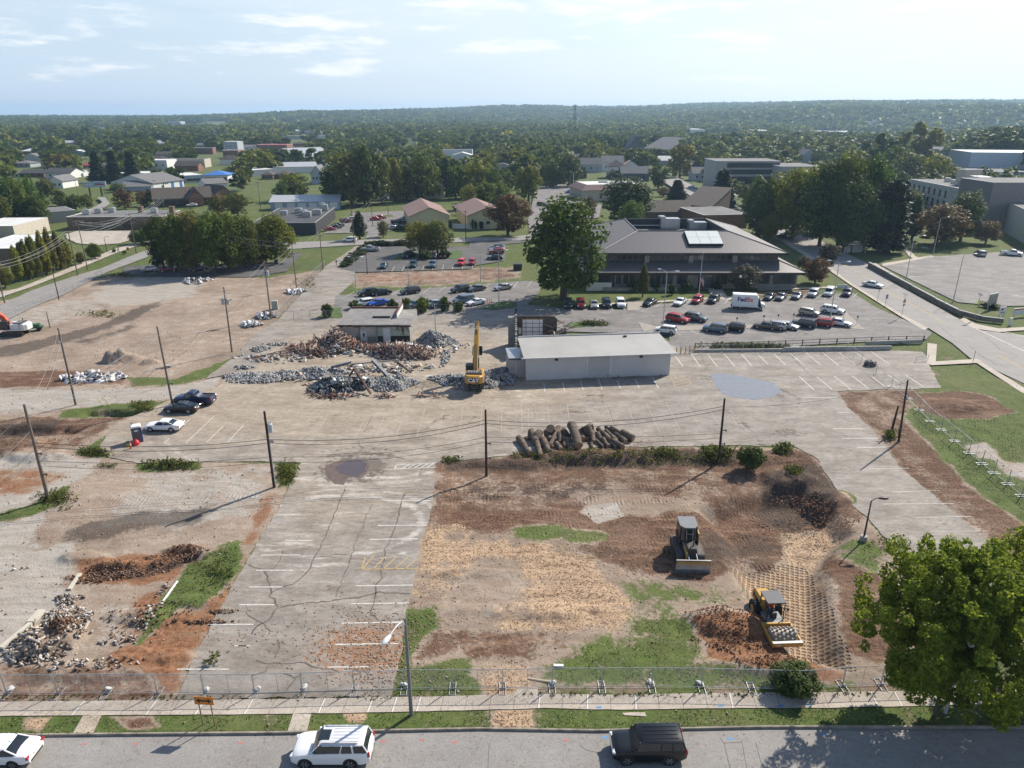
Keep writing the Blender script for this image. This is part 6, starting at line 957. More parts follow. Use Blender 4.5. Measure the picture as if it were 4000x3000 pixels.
def car_proto(kind,fine=False):
 K=KINDS[kind];L,Wd,H=K['L'],K['W'],K['H'];X=lambda f:L*(.5-f);top=K['top'];n=22 if fine else 14
 P={};mb=MB();rings=[];fs=sorted(set([i/n for i in range(n+1)]+[.012,.988,.03,.97]))
 for f in fs:
  e=min(f,1-f);wf=Wd/2*(1-.16*max(0,1-e/.10)**2.2);zt=lerp_tab(top,f);zb=.26 if.06<f<.94 else.34
  zs=zb+(zt-zb)*.52;c=.035
  h=[(0,zb),(wf*.86,zb),(wf*.97,zb+.10),(wf,zs),(wf*.985,zt-.16),(wf*.95,zt-.05),(wf*.86,zt),(wf*.45,zt+c),(0,zt+c*1.3)]
  rings.append([(X(f),y,z)for y,z in h]+[(X(f),-y,z)for y,z in h[-2:0:-1]])
 mb.loft(rings);a0,a1,b0,b1=K['cab'];zc=lambda f:lerp_tab(top,f)-.03
 gl=MB();wb,wt=Wd/2*.92,Wd/2*(.75 if kind in('sedan','coupe')else.83);zr=H-.075
 def station(fb,ft,t):
  return None
 base=[(X(a0),wb*.90,zc(a0)),(X(a0+.05),wb,zc(a0+.05)),(X(a1-.05),wb,zc(a1-.05)),(X(a1),wb*.88,zc(a1))];roof=[(X(b0),wt*.92,zr),(X(b0+.04),wt,zr+.03),(X(b1-.04),wt,zr+.03),(X(b1),wt*.92,zr-.01)]
 full=lambda q:[(x,y,z)for x,y,z in q]+[(x,-y,z)for x,y,z in q[::-1]]
 gl.loft([full(base),full(roof)]);P['cabin_glass']=(gl,CGL,25)
 rf=full([(X(b0)+.03,wt*.90,zr),(X(b0+.04),wt+.03,zr),(X(b1-.04),wt+.03,zr),(X(b1)-.03,wt*.92,zr-.02)]);r2=full([(X(b0)-.05,wt*.80,H-.02),(X(b0+.05),wt*.88,H),(X(b1-.05),wt*.88,H),(X(b1)+.04,wt*.80,H-.02)]);mb.loft([rf,r2])
 for sg in(-1,1):
  def pil(p,q,w0=.05):mb.tube((p[0],p[1]*sg,p[2]),(q[0],q[1]*sg,q[2]),w0,w0*.85,5)
  pil((X(a0)-.02,wb*.91,zc(a0)-.02),(X(b0),wt*.95,zr+.01));pil((X(a1),wb*.90,zc(a1)-.02),(X(b1),wt*.95,zr),.06)
  m=(a0+a1)/2+.01
  if kind not in('coupe',):pil((X(m),wb,zc(m)-.02),(X((b0+b1)/2+.01),wt+.01,zr+.02),.045)
  if kind in('suv','wagon_suv','boxy_suv','minivan','hatch','van'):q=.80 if kind!='hatch' else.84;pil((X(q),wb,zc(q)-.02),(X(q-.015),wt+.01,zr+.02),.07)
 if 'bed' in K:
  q0,q1=K['bed'];bd=MB();zb=lerp_tab(top,.8);bd.box((X((q0+q1)/2),0,zb+.02),((q1-q0)*L,Wd*.78,.045));P['truck_bed']=(bd,TRIM,None)
  for sg in(-1,1):mb.box((X((q0+q1)/2),sg*Wd*.43,zb+.06),((q1-q0)*L+.1,.14,.14),0,.03)
  mb.box((X(q1+.006),0,zb+.05),(.07,Wd*.84,.16),0,.02);mb.box((X(q0-.004),0,zb+.05),(.05,Wd*.84,.14),0,.02)
 P['body']=(mb,CARP['white'],32)
 tr_=MB()
 for f in K['ax']:
  for sg in(-1,1):tr_.tube((X(f),sg*(Wd/2-.16),K['r']+.01),(X(f),sg*(Wd/2+.006),K['r']+.01),K['r']+.075,None,16)
 tr_.box((0,0,.27),(L*.50,Wd*.985,.12));tr_.box((X(.005),0,.52),(.10,Wd*.62,.20),0,.03);tr_.box((X(.995),0,.42),(.10,Wd*.70,.16),0,.03);P['trim']=(tr_,TRIM,None)
 return K,P
def make_car(kind,color,label,p,head,group='vehicles parked around the site',fine=False,cat=None,name=None):
 K,P=car_proto(kind,fine);X=lambda f:K['L']*(.5-f);top=K['top']
 nm=name or{'pickup':'pickup_truck','van':'van','minivan':'minivan'}.get(kind,'parked_car');ct=cat or{'pickup':'pickup','van':'van','minivan':'van','suv':'car','wagon_suv':'car','boxy_suv':'car'}.get(kind,'car')
 t=thing(nm,label,ct,p,math.radians(head),group)
 for k,(mb,m,sm)in P.items():
  o=mb.build(k,m,t,sm)
  if k=='body':o.material_slots[0].link='OBJECT';o.material_slots[0].material=CARP[color]
 for f in K['ax']:
  for sg in(-1,1):
   y=sg*(K['W']/2-.10);w=MB();r=K['r'];w.tube((X(f),y-.115,r),(X(f),y+.115,r),r,None,20);wo=w.build('wheel',RUB,t,40)
   w=MB();yy=y+sg*.122
   if fine:
    for q in range(6):an=q*math.pi/3;w.box((X(f)+math.cos(an)*r*.36,yy,r+math.sin(an)*r*.36),(r*.62,.03,r*.17),0,0,Matrix.Rotation(-an,3,'Y'))
    w.tube((X(f),yy-.01*sg,r),(X(f),yy+.015*sg,r),r*.18,None,12);bk=MB();bk.tube((X(f),y,r),(X(f),y+sg*.118,r),r*.7,None,18);bk.build('hub_dish',TRIM,wo)
   else:w.tube((X(f),y,r),(X(f),yy,r),r*.66,None,14)
   w.build('rim',RIM,wo)
 for sg in(-1,1):
  zf=lerp_tab(top,.03)-.10;h=MB();h.box((X(.018),sg*K['W']*.36,zf),(.22,.36,.15),sg*-.32,.03);h.build('headlight',HEADL,t);zr_=lerp_tab(top,.97)-.14
  h=MB();tall=kind in('suv','wagon_suv','boxy_suv','van','minivan','hatch','pickup');h.box((X(.988),sg*K['W']*.415,zr_-(.06 if tall else 0)),(.16,.20 if tall else.36,.36 if tall else.16),sg*.28,.03);h.build('tail_light',TAILL,t)
  h=MB();a=K['cab'][0]+.045;h.box((X(a),sg*(K['W']/2+.07),lerp_tab(top,a)+.06),(.13,.2,.15),0,.03);mo=h.build('wing_mirror',CARP[color],t)
 h=MB();h.box((X(1.0)-.025,0,.62 if kind!='sedan' else.72),(.02,.5,.15));h.build('number_plate',FRAME_W,t)
 return t
CARS={}
def car(u,v,kind,color,head,label,**k):
 p=G(u,v);q=gz(p.x,p.y);p.z=max(0.02,q)if p.y<240 else 0.02;key=(kind,)
 if key not in CARS:t=make_car(kind,color,label,p,head,**k);CARS[key]=t;return t
 t=copy_tree(CARS[key],p,math.radians(head),label,k.get('group'));
 recolor(t,('body','wing_mirror'),CARP[color]);return t
def road_p(u,v):p=G(u,v);p.z=-.03;return p
SUVW=make_car('wagon_suv','white','large white four door wagon with roof rails and sunroof driving left on the front road',road_p(1305,2952),180,'cars on the front road',True)
s=MB();s.box((.42,0,1.885),(.72,.86,.025),0,.01);s.build('sunroof',CGL,SUVW)
for sg in(-1,1):r_=MB();r_.path([(.6,sg*.72,1.84),(.45,sg*.72,1.93),(-1.75,sg*.72,1.93),(-1.95,sg*.72,1.84)],.03);r_.build('roof_rail',CHROME if sg>0 else CARP['white'],SUVW)
r_=MB()
for k in range(5):r_.box((-1.0,-.5+k*.25,1.892),(1.75,.03,.02))
r_.build('roof_rib',CARP['white'],SUVW)
SUVB=make_car('boxy_suv','black','black boxy wagon with chrome grille driving left on the front road',road_p(2528,2940),180,'cars on the front road',True)
r_=MB()
for k in range(4):r_.box((-.75,-.48+k*.32,1.832),(2.2,.04,.02))
r_.build('roof_rib',CARP['black'],SUVB);r_=MB();r_.box((2.43,0,.80),(.08,1.5,.22),0,.03);r_.build('grille',CHROME,SUVB)
SEDW=make_car('sedan','white','white saloon leaving the frame at the lower left on the front road',road_p(8,2958),180,'cars on the front road',True)
s=MB();s.box((-.9,0,1.47),(.12,.03,.06));s.build('roof_aerial',CARP['white'],SEDW)
T1=car(764,1575,'pickup','navy',176,'dark blue pickup with silver tool box parked behind the black saloon',group=None)
tb=MB();tb.box((-.72,0,1.36),(.5,1.75,.35),0,.03);tb.build('tool_box',CHROME,T1)
car(712,1607,'sedan','black',178,'black saloon parked between the blue pickup and the white saloon',group=None)
car(644,1678,'sedan','white',178,'white saloon parked beside the blue portable toilet',group=None)
A_,B_,C_='cars in the lot behind the demolished shop','cars in the lot before the office','cars in the middle car park'
for a in((1438,1154,'suv','black',210,'black wagon, leftmost of the upper row behind the demolished shop',A_),(1490,1152,'sedan','black',210,'black saloon right beside the leftmost black wagon in the upper row',A_),(1603,1147,'suv','dark',210,'dark wagon standing alone in the middle of the upper row',A_),(1798,1140,'suv','dark',215,'dark wagon next to the grey saloon in the upper row',A_),(1861,1136,'sedan','grey',215,'grey saloon in the upper row, left of the silver one',A_),(1965,1131,'sedan','silver',215,'silver saloon at the right end of the upper row near the big tree',A_),(1425,1194,'hatch','white',215,'white car half hidden behind the first bushes of the lower row',A_),(1479,1193,'sedan','blue',215,'bright blue car behind the roof of the demolished shop',A_),(1622,1200,'sedan','bluegrey',215,'blue grey car behind the large pale topped bush',A_),(1692,1196,'sedan','silver',215,'silver car between the two tall bushes of the lower row',A_),(1720,1199,'sedan','dark',215,'dark car behind the fifth bush',A_),(1811,1182,'minivan','bluegrey',215,'blue grey minivan left of the white coupe',A_),(1859,1190,'coupe','white',217,'white coupe at the right end of the lower row by the orange stakes',A_),(2219,1199,'suv','dark',268,'dark blue wagon in the shade under the big tree',B_),(2268,1199,'suv','maroon',268,'dark red wagon parked second from the big tree',B_),(2319,1199,'sedan','silver',268,'silver saloon parked third from the big tree',B_),(2368,1197,'suv','black',268,'black car parked fourth from the big tree',B_),(2423,1196,'suv','white',268,'white wagon parked fifth from the big tree beside the gravel wedge',B_),(2538,1191,'sedan','black',235,'black saloon right of the gravel wedge',B_),(2655,1189,'sedan','white',238,'white saloon in front of the office lawn',B_),(2723,1182,'hatch','red',238,'red hatchback between the white saloon and the black wagon',B_),(2786,1180,'suv','black',238,'black wagon with pale lower trim left of the delivery truck',B_),(2646,1257,'suv','red',325,'red wagon on the gravel island, left of the grey one',B_),(2717,1252,'suv','grey',325,'dark grey wagon on the gravel island beside the red one',B_),(2599,1301,'hatch','white',155,'boxy white hatchback alone behind the warehouse roof',B_),(2793,1295,'suv','bluegrey',155,'blue grey wagon in the lower row of the lot',B_),(2866,1291,'hatch','black',155,'black car beside the blue grey wagon in the lower row',B_),(2990,1284,'sedan','brown',155,'brown saloon in the lower row of the lot',B_),(3022,1285,'suv','silver',155,'silver and black wagon with spare wheel in the lower row',B_),(3004,1168,'sedan','dark',235,'dark saloon just right of the delivery truck',B_),(3049,1169,'sedan','grey',235,'grey saloon second from the delivery truck',B_),(3112,1165,'sedan','grey',235,'grey saloon below the mulch bed',B_),(3176,1156,'suv','silver',235,'pale silver wagon near the white van',B_),(3237,1153,'van','white',237,'white van in the upper row near the road',B_),(3307,1154,'suv','dark',237,'dark wagon at the right end of the upper row',B_),(3160,1232,'hatch','champagne',325,'champagne boxy hatchback in the right of the lot',B_),(3251,1223,'suv','white',325,'white wagon with black roof rails beside the lamp post',B_),(3070,1283,'sedan','silver',325,'champagne silver saloon in the lower right row',B_),(3138,1276,'suv','dark',150,'dark wagon in the lower right row',B_),(3208,1273,'hatch','red',150,'red car in the lower right row',B_),(3276,1271,'sedan','white',325,'white saloon at the right end of the lower row',B_),(1500,1046,'sedan','teal',268,'dark teal saloon, leftmost of the front row of the middle car park',C_),(1615,1042,'suv','teal',268,'dark wagon second in the front row of the middle car park',C_),(1691,1042,'suv','bluegrey',268,'dark blue wagon third in the front row of the middle car park',C_),(1802,1035,'suv','bright_red',265,'bright red wagon in the front row of the middle car park',C_),(1844,1033,'hatch','red',265,'red hatchback at the right of the front row of the middle car park',C_),(1589,1005,'suv','dark',268,'dark wagon left of the island bushes',C_),(1659,1008,'sedan','black',268,'black car under the island trees, left',C_),(1696,1007,'sedan','dark',268,'black car under the island trees, right',C_),(1733,1006,'suv','maroon',268,'dark red wagon under the right island tree',C_),(1942,972,'sedan','bluegrey',180,'blue car at the top of the side row in the middle car park',C_),(1941,980,'sedan','silver',180,'silver car second in the side row of the middle car park',C_),(1940,991,'suv','red',180,'dark red wagon in the side row of the middle car park',C_),(1933,1014,'sedan','dark',180,'dark saloon at the bottom of the side row',C_),(1447,981,'pickup','silver',180,'pale silver pickup at the left of the middle car park',C_),(1366,945,'suv','white',180,'white wagon driving along the mid street',None),(3409,1121,'sedan','white',312,'white saloon driving down the side road',None),(2705,735,'sedan','silver',318,'silver car far up the curving side road',None),(2606,687,'suv','black',330,'dark car at the top of the curving road',None),(3827,999,'suv','silver',80,'silver wagon parked at the edge of the right hand car park',None),(3950,998,'pickup','white',330,'white pickup parked at the right edge',None),(3061,931,'sedan','teal',320,'dark car by the road in the tree shade',None),(3077,923,'sedan','silver',320,'silver car behind the dark one in the tree shade',None),(1289,900,'sedan','red',20,'red car beside the white wall of the black building',None),(1312,892,'sedan','black',20,'black car beside the red one by the white wall',None),(1322,885,'sedan','black',20,'black car further back by the white wall',None),(1350,870,'suv','maroon',20,'dark red wagon by the end of the white wall',None),(1378,860,'sedan','white',20,'white car at the far end of the white wall',None),(1468,861,'sedan','red',15,'red saloon in the lot before the yellow hall, front one',None),(1487,854,'sedan','red',15,'red saloon in the lot before the yellow hall, rear one',None),(1556,874,'pickup','dark',15,'dark pickup beside the yellow hall',None),(1574,867,'sedan','silver',15,'silver car above the dark pickup',None),(1586,859,'sedan','silver',15,'rearmost silver car beside the yellow hall',None),(1540,896,'sedan','silver',15,'silver car nearest the street beside the yellow hall',None),(1553,890,'sedan','bluegrey',15,'blue grey car close to the shrub of the yellow hall',None),(2224,755,'suv','blue',180,'blue car in the clinic parking',None),(2233,768,'sedan','white',180,'white car in the clinic parking',None),(2236,778,'suv','black',180,'black car in the clinic parking',None),(2118,804,'minivan','dark',330,'dark van at the edge of the clinic parking',None),(104,853,'pickup','bright_red',30,'red pickup on the left street',None),(84,900,'suv','navy',260,'dark blue wagon in the small yard at left',None),(131,886,'sedan','red',20,'red car in the small yard at left',None),(160,884,'suv','white',20,'white wagon in the small yard at left',None),(585,1060,'hatch','silver',200,'silver hatchback parked by the roundel of grass under the dark trees',None),(628,1033,'suv','silver',250,'silver wagon behind the silver hatchback',None),(660,1060,'sedan','maroon',200,'dark red car in the shade of the dark trees',None),(780,1058,'sedan','dark',200,'dark car in the shade of the dark trees',None),(852,1050,'sedan','white',200,'white car at the right of the dark trees',None),(750,806,'sedan','white',200,'white car behind the brick building',None)):
 car(a[0],a[1],a[2],a[3],a[4],a[5],group=a[6])
def text_mesh(name,body,size,m,parent,loc,rot,ext=.02,bold=.0,align='CENTER'):
 c=bpy.data.curves.new(name,'FONT');c.body=body;c.size=size;c.extrude=ext;c.offset=bold;c.align_x=align;c.align_y='CENTER';o=bpy.data.objects.new(name,c);S.collection.objects.link(o)
 me=bpy.data.meshes.new_from_object(o.evaluated_get(bpy.context.evaluated_depsgraph_get()));bpy.data.objects.remove(o);me.name=name;me.materials.clear();r=link(name,me,m,parent);r.location=loc;r.rotation_euler=rot;return r
def delivery_truck():
 p=G(2920,1206);p.z=.02;t=thing('delivery_truck','white step van delivery truck with purple and orange lettering','truck',p,math.radians(-12));L=6.9;w=mat('truck_white',(.74,.74,.74),.4,var=.03)
 b=MB();b.box((-.85,0,1.95),(5.2,2.35,2.75),0,.1);b.build('cargo_box',w,t)
 b=MB();b.xprism([(1.75,.55),(3.45,.55),(3.5,1.15),(3.3,1.35),(2.6,1.55),(2.05,2.75),(1.75,2.95)],-1.05,1.05);b.build('cab',w,t)
 b=MB();b.hexa([(2.62,-.95,1.58),(2.66,-.95,1.6),(2.66,.95,1.6),(2.62,.95,1.58),(2.12,-.9,2.65),(2.16,-.9,2.68),(2.16,.9,2.68),(2.12,.9,2.65)]);b.build('windscreen',CGL,t)
 b=MB()
 for sg in(-1,1):b.hexa([(1.95,sg*1.06,.75),(2.75,sg*1.06,.75),(2.75,sg*1.03,.75),(1.95,sg*1.03,.75),(1.95,sg*1.06,2.5),(2.15,sg*1.06,2.5),(2.15,sg*1.03,2.5),(1.95,sg*1.03,2.5)])
 b.build('door',TRIM,t)
 for f in(2.5,-1.7):
  for sg in(-1,1):k=MB();k.tube((f,sg*.82,.4),(f,sg*1.1,.4),.4,None,18);wo=k.build('wheel',RUB,t,40);k=MB();k.tube((f,sg*1.0,.4),(f,sg*1.11,.4),.2,None,12);k.build('rim',RIM,wo)
 b=MB();b.box((-.4,0,.5),(5.8,2.0,.22));b.box((-3.5,0,.55),(.2,2.2,.2));b.build('chassis',TRIM,t)
 pu=mat('purple_lettering',(.06,.02,.16),.5);og=mat('orange_lettering',(.62,.10,.02),.5)
 for sg in(-1,1):
  r=(math.pi/2,0,0 if sg<0 else math.pi);x=-1
  text_mesh('lettering','Fed',1.32,pu,t,(-.55 if sg<0 else-1.15,sg*1.186,2.25),r,.004,.045,'RIGHT');text_mesh('lettering','Ex',1.32,og,t,(-.47 if sg<0 else-1.23,sg*1.186,2.25),r,.004,.045,'LEFT')
 text_mesh('lettering','FedEx',.42,pu,t,(-3.456,.3,2.9),(math.pi/2,0,-math.pi/2),.004,.01)
 for sg in(-1,1):k=MB();k.box((-3.47,sg*.95,.95),(.06,.18,.3));k.build('tail_light',TAILL,t);k=MB();k.box((3.47,sg*.8,.95),(.06,.3,.2));k.build('headlight',HEADL,t)
delivery_truck()
SKIN=mat('skin',(.36,.22,.16),.6)
def person(p,head,label,shirt,trousers,pose='walk',sc=1.0):
 "skeleton skinned into one continuous body; clothing as children"
 J={};seat=pose=='sit';hz=.50 if seat else.93
 J['pel']=(0,0,hz);J['wai']=(0.01,0,hz+.16);J['che']=(.02,0,hz+.38);J['nec']=(.02,0,hz+.53);J['hd0']=(.04,0,hz+.60);J['hd1']=(.05,0,hz+.73);J['hd2']=(.04,0,hz+.83)
 for s,n in((1,'l'),(-1,'r')):
  st=.22*s if pose=='walk' else 0
  J[n+'hip']=(0,.09*s,hz-.04);J[n+'kne']=(.42,.13*s,hz+.02)if seat else(.08+st*.6,.10*s,.50);J[n+'ank']=(.46,.13*s,.10)if seat else(st-.02,.10*s,.09);J[n+'toe']=(J[n+'ank'][0]+.19,.12*s,J[n+'ank'][2]-.05)
  J[n+'sho']=(.01,.19*s,hz+.46);J[n+'elb']=(.14,.25*s,hz+.24)if seat else(-.05-st*.4,.24*s,hz+.20);J[n+'wri']=(.36,.18*s,hz+.30)if seat else(.05-st*.7,.25*s,hz-.03);J[n+'pal']=tuple(Vector(J[n+'wri'])+Vector((.07,0,.02)if seat else(.02,0,-.08)))
  for k in range(5):J[n+'f%d'%k]=tuple(Vector(J[n+'pal'])+(Vector((.085-.01*abs(k-2),(k-2)*.018,-.03))if seat else Vector(((k-2)*.018+.02,.0,-.085+.008*abs(k-2)))))
 E=[('pel','wai'),('wai','che'),('che','nec'),('nec','hd0'),('hd0','hd1'),('hd1','hd2')]
 for n in 'lr':E+=[('pel',n+'hip'),(n+'hip',n+'kne'),(n+'kne',n+'ank'),(n+'ank',n+'toe'),('che',n+'sho'),(n+'sho',n+'elb'),(n+'elb',n+'wri'),(n+'wri',n+'pal')]+[(n+'pal',n+'f%d'%k)for k in range(5)]
 Rr={'pel':.15,'wai':.135,'che':.15,'nec':.06,'hd0':.075,'hd1':.10,'hd2':.075}
 def rad(k):
  if k in Rr:return Rr[k]
  q=k[1:];return{'hip':.10,'kne':.066,'ank':.045,'toe':.04,'sho':.07,'elb':.05,'wri':.034,'pal':.04}.get(q,.0095)
 ks=list(J);me=bpy.data.meshes.new('body');me.from_pydata([J[k]for k in ks],[(ks.index(a),ks.index(b))for a,b in E],[]);o=bpy.data.objects.new('body',me);S.collection.objects.link(o)
 o.modifiers.new('s','SKIN');
 for i,k in enumerate(ks):r=rad(k);me.skin_vertices[0].data[i].radius=(r,r);me.skin_vertices[0].data[i].use_root=(k=='pel')
 m=o.modifiers.new('u','SUBSURF');m.levels=1;dg=bpy.context.evaluated_depsgraph_get();new=bpy.data.meshes.new_from_object(o.evaluated_get(dg));bpy.data.objects.remove(o)
 new.materials.clear();t=thing('person',label,'person',p,math.radians(head));t.scale=(sc,)*3;b=link('body',new,SKIN,t);new.shade_smooth()
 def shell(name,zs,mt,off=.014):
  bm=bmesh.new();bm.from_mesh(new);bm.normal_update();kill=[f for f in bm.faces if not zs(f.calc_center_median())];bmesh.ops.delete(bm,geom=kill,context='FACES')
  for v in bm.verts:v.co+=v.normal*off
  m2=bpy.data.meshes.new(name);bm.to_mesh(m2);bm.free();link(name,m2,mt,t);m2.shade_smooth()
 lim=hz+.02;shell('shirt',(lambda c:c.z>hz-.02 and c.z<hz+.55 and not(seat and c.x>.30)and not(not seat and abs(c.y)>.2 and c.z<hz+.22)),shirt);shell('trousers',(lambda c:(c.z<hz+.06 and c.z>.12 and abs(c.y)<.2)if not seat else(c.z<hz+.1 and c.z>.12 and abs(c.y)<.24)),trousers,.016);shell('shoe',lambda c:c.z<.13,TRIM,.012);shell('hair',lambda c:c.z>hz+.70 and(c.x<.07 or c.z>hz+.82),mat('dark_hair',(.03,.022,.016),.8),.012)
 return t
CLO={'o':mat('orange_vest',(.62,.07,.03),.7),'d':mat('dark_cloth',(.025,.027,.032),.8),'g':mat('grey_cloth',(.20,.21,.22),.8),'j':mat('denim',(.05,.075,.13),.8)}
person(G(1315,1036),240,'person in grey walking up the lane past the middle car park',CLO['g'],CLO['g'])
person(G(447,984),200,'person in dark clothes standing at the far junction, left of two',CLO['d'],CLO['d'],'walk')
person(G(464,984),200,'person in dark clothes standing at the far junction, right of two',CLO['d'],CLO['j'],'walk')
YEL=mat('machine_yellow',(.45,.245,.045),.45,var=.08,dirt=.35,dirtcol=(.28,.19,.10));MBLK=mat('machine_black',(.028,.028,.030),.5,var=.2,dirt=.3,dirtcol=(.10,.085,.07));STEEL=mat('worn_steel',(.34,.33,.32),.4,metal=.6,var=.25,dirt=.5,dirtcol=(.20,.15,.11));TRK=mat('track_steel',(.13,.115,.10),.6,metal=.4,var=.3,dirt=.5,dirtcol=(.22,.17,.13));LETW=mat('white_lettering',(.75,.75,.75),.5)
def track(t,x0,x1,y,w,h,pads=26):
 r=h/2;prof=[];n=10
 for k in range(n+1):a=-math.pi/2+math.pi*k/n;prof.append((x1-r+r*math.cos(a),r+r*math.sin(a)))
 for k in range(n+1):a=math.pi/2+math.pi*k/n;prof.append((x0+r+r*math.cos(a),r+r*math.sin(a)))
 b=MB();b.xprism([(p[0],p[1])for p in prof],y-w*.42,y+w*.42);o=b.build('track',MBLK,t)
 P=[Vector((p[0],0,p[1]))for p in prof];P.append(P[0]);tot=sum((b_-a).length for a,b_ in zip(P,P[1:]));b=MB()
 for k in range(pads*2+10):
  d=tot*k/(pads*2+10);
  for a,c in zip(P,P[1:]):
   l=(c-a).length
   if d<=l and l>0:q=a.lerp(c,d/l);ang=-math.atan2((c-a).z,(c-a).x);break
   d-=l
  b.box((q.x,y,q.z),(tot/(pads*2+10)*.72,w,.07),0,0,Matrix.Rotation(ang,3,'Y'))
 b.build('track_pad',TRK,o)
def limb(t,name,pts,w,m):
 "box-section arm: pts = (x, z, depth) stations in the machine's centre plane"
 r=[]
 for i,(x,z,d)in enumerate(pts):
  a=pts[max(0,i-1)];b=pts[min(len(pts)-1,i+1)];tx,tz=b[0]-a[0],b[1]-a[1];l=math.hypot(tx,tz);nx,nz=-tz/l,tx/l;r.append([(x+nx*d/2,-w/2,z+nz*d/2),(x+nx*d/2,w/2,z+nz*d/2),(x-nx*d/2,w/2,z-nz*d/2),(x-nx*d/2,-w/2,z-nz*d/2)])
 b=MB();b.loft(r);return b.build(name,m,t)
def excavator(p,head,tr_head,label,boomm,bodym,boom,stick,bucket,logo=None,name='excavator',cabside=1,sc=1.0):
 t=thing(name,label,'excavator',p,math.radians(head));t.scale=(sc,)*3;u=thing('undercarriage',None,None);u.parent=t;u.rotation_euler=(0,0,math.radians(tr_head-head));
 for s in(-1,1):track(t if abs(tr_head-head)<1 else t,-2.1,2.1,s*1.2,.62,.95)
 bpy.data.objects.remove(u);b=MB();b.box((0,0,.62),(2.2,1.8,.5),0,.1);b.tube((0,0,.8),(0,0,1.15),.75,None,20);b.build('undercarriage',MBLK,t)
 b=MB();b.box((-.5,0,1.3),(3.6,2.75,.3),0,.05);b.box((-.6,-.9,1.95),(2.6,.95,1.0),0,.12);b.box((-.9,.95,1.95),(1.8,.85,1.0),0,.12);b.build('house',bodym,t)
 rg=[]
 for z,q in((1.12,.9),(1.22,1.0),(2.25,1.0),(2.42,.93)):
  rg.append([(-1.95,1.45*q,z),(-2.55*q-.0,1.38*q,z),(-3.0*q,.95*q,z),(-3.12*q,0,z),(-3.0*q,-.95*q,z),(-2.55*q,-1.38*q,z),(-1.95,-1.45*q,z)])
 b=MB();b.loft(rg);b.build('counterweight',bodym,t)
 b=MB();b.box((-1.35,0,2.42),(1.5,2.3,.3),0,.08);b.box((-1.9,0,2.5),(.5,2.5,.16),0,.03);e=b.build('engine_cover',MBLK,t);b=MB()
 for k in range(-2,3):b.box((-1.25,k*.42,2.6),(1.0,.3,.06))
 b.build('grille',STEEL,e);b=MB();b.tube((-1.5,-.9,2.5),(-1.5,-.9,3.1),.08,None,8);b.build('exhaust',MBLK,e)
 y=cabside*.98;b=MB();b.xprism([(.15,1.45),(1.75,1.45),(1.85,1.9),(1.55,2.95),(.2,2.98)],y-.5,y+.5);c=b.build('cab',MBLK,t);b=MB();b.box((.85,y,3.0),(1.45,1.05,.1),0,.03);b.build('cab_roof',MBLK,c)
 b=MB()
 for s in(-1,1):b.hexa([(.35,y+s*.505,1.95),(1.65,y+s*.505,1.95),(1.65,y+s*.515,1.95),(.35,y+s*.515,1.95),(.35,y+s*.505,2.8),(1.45,y+s*.505,2.8),(1.45,y+s*.515,2.8),(.35,y+s*.515,2.8)])
 b.hexa([(1.86,y-.42,1.9),(1.88,y-.42,1.9),(1.88,y+.42,1.9),(1.86,y+.42,1.9),(1.57,y-.42,2.85),(1.59,y-.42,2.85),(1.59,y+.42,2.85),(1.57,y+.42,2.85)]);b.hexa([(.135,y-.42,1.9),(.145,y-.42,1.9),(.145,y+.42,1.9),(.135,y+.42,1.9),(.175,y-.42,2.8),(.185,y-.42,2.8),(.185,y+.42,2.8),(.175,y+.42,2.8)]);b.build('cab_glass',CGL,c)
 limb(t,'boom',boom,.62,boomm);limb(t,'stick',stick,.46,boomm)
 def cyl(a,c,r,yy=0):k=MB();m_=Vector(a).lerp(Vector(c),.55);k.tube((a[0],yy,a[2]),(m_.x,yy,m_.z),r,None,8);k.build('hydraulic_ram',MBLK,t);k=MB();k.tube((m_.x,yy,m_.z),(c[0],yy,c[2]),r*.55,None,8);k.build('ram_rod',CHROME,t)
 bm_=boom[len(boom)//2];
 for s in(-1,1):cyl((1.4,0,1.5),(bm_[0]+.1,0,bm_[1]-.1),.10,s*.42)
 cyl((bm_[0]+.3,0,bm_[1]+bm_[2]*.6),(stick[0][0],0,stick[0][1]+.05),.10);cyl((stick[0][0]+.4,0,stick[0][1]-.4),(stick[-1][0]+.35,0,stick[-1][1]+.35),.07)
 bx,bz,ang=bucket;R=Matrix.Rotation(ang,3,'Y');b=MB();pr=[(-.1,.3),(.5,.35),(.95,.0),(1.0,-.55),(.65,-1.0),(.1,-1.15)];o=[R@Vector((q[0],0,q[1]))for q in pr];inn=[R@Vector((q[0]*.86,0,q[1]*.86))for q in pr]
 for a,c,a2,c2 in zip(o,o[1:],inn,inn[1:]):b.hexa([(bx+a2.x,-.75,bz+a2.z),(bx+a.x,-.75,bz+a.z),(bx+a.x,.75,bz+a.z),(bx+a2.x,.75,bz+a2.z),(bx+c2.x,-.75,bz+c2.z),(bx+c.x,-.75,bz+c.z),(bx+c.x,.75,bz+c.z),(bx+c2.x,.75,bz+c2.z)])
 for s in(-1,1):b.xprism([(bx+q.x,bz+q.z)for q in o],s*.75-.03,s*.75+.03)
 for k in range(5):q=o[-1];d=(o[-1]-o[-2]).normalized();b.box((bx+q.x+d.x*.12,-.6+k*.3,bz+q.z+d.z*.12),(.3,.1,.1),0,0,Matrix.Rotation(-math.atan2(d.z,d.x),3,'Y'))
 b.build('bucket',MBLK,t)
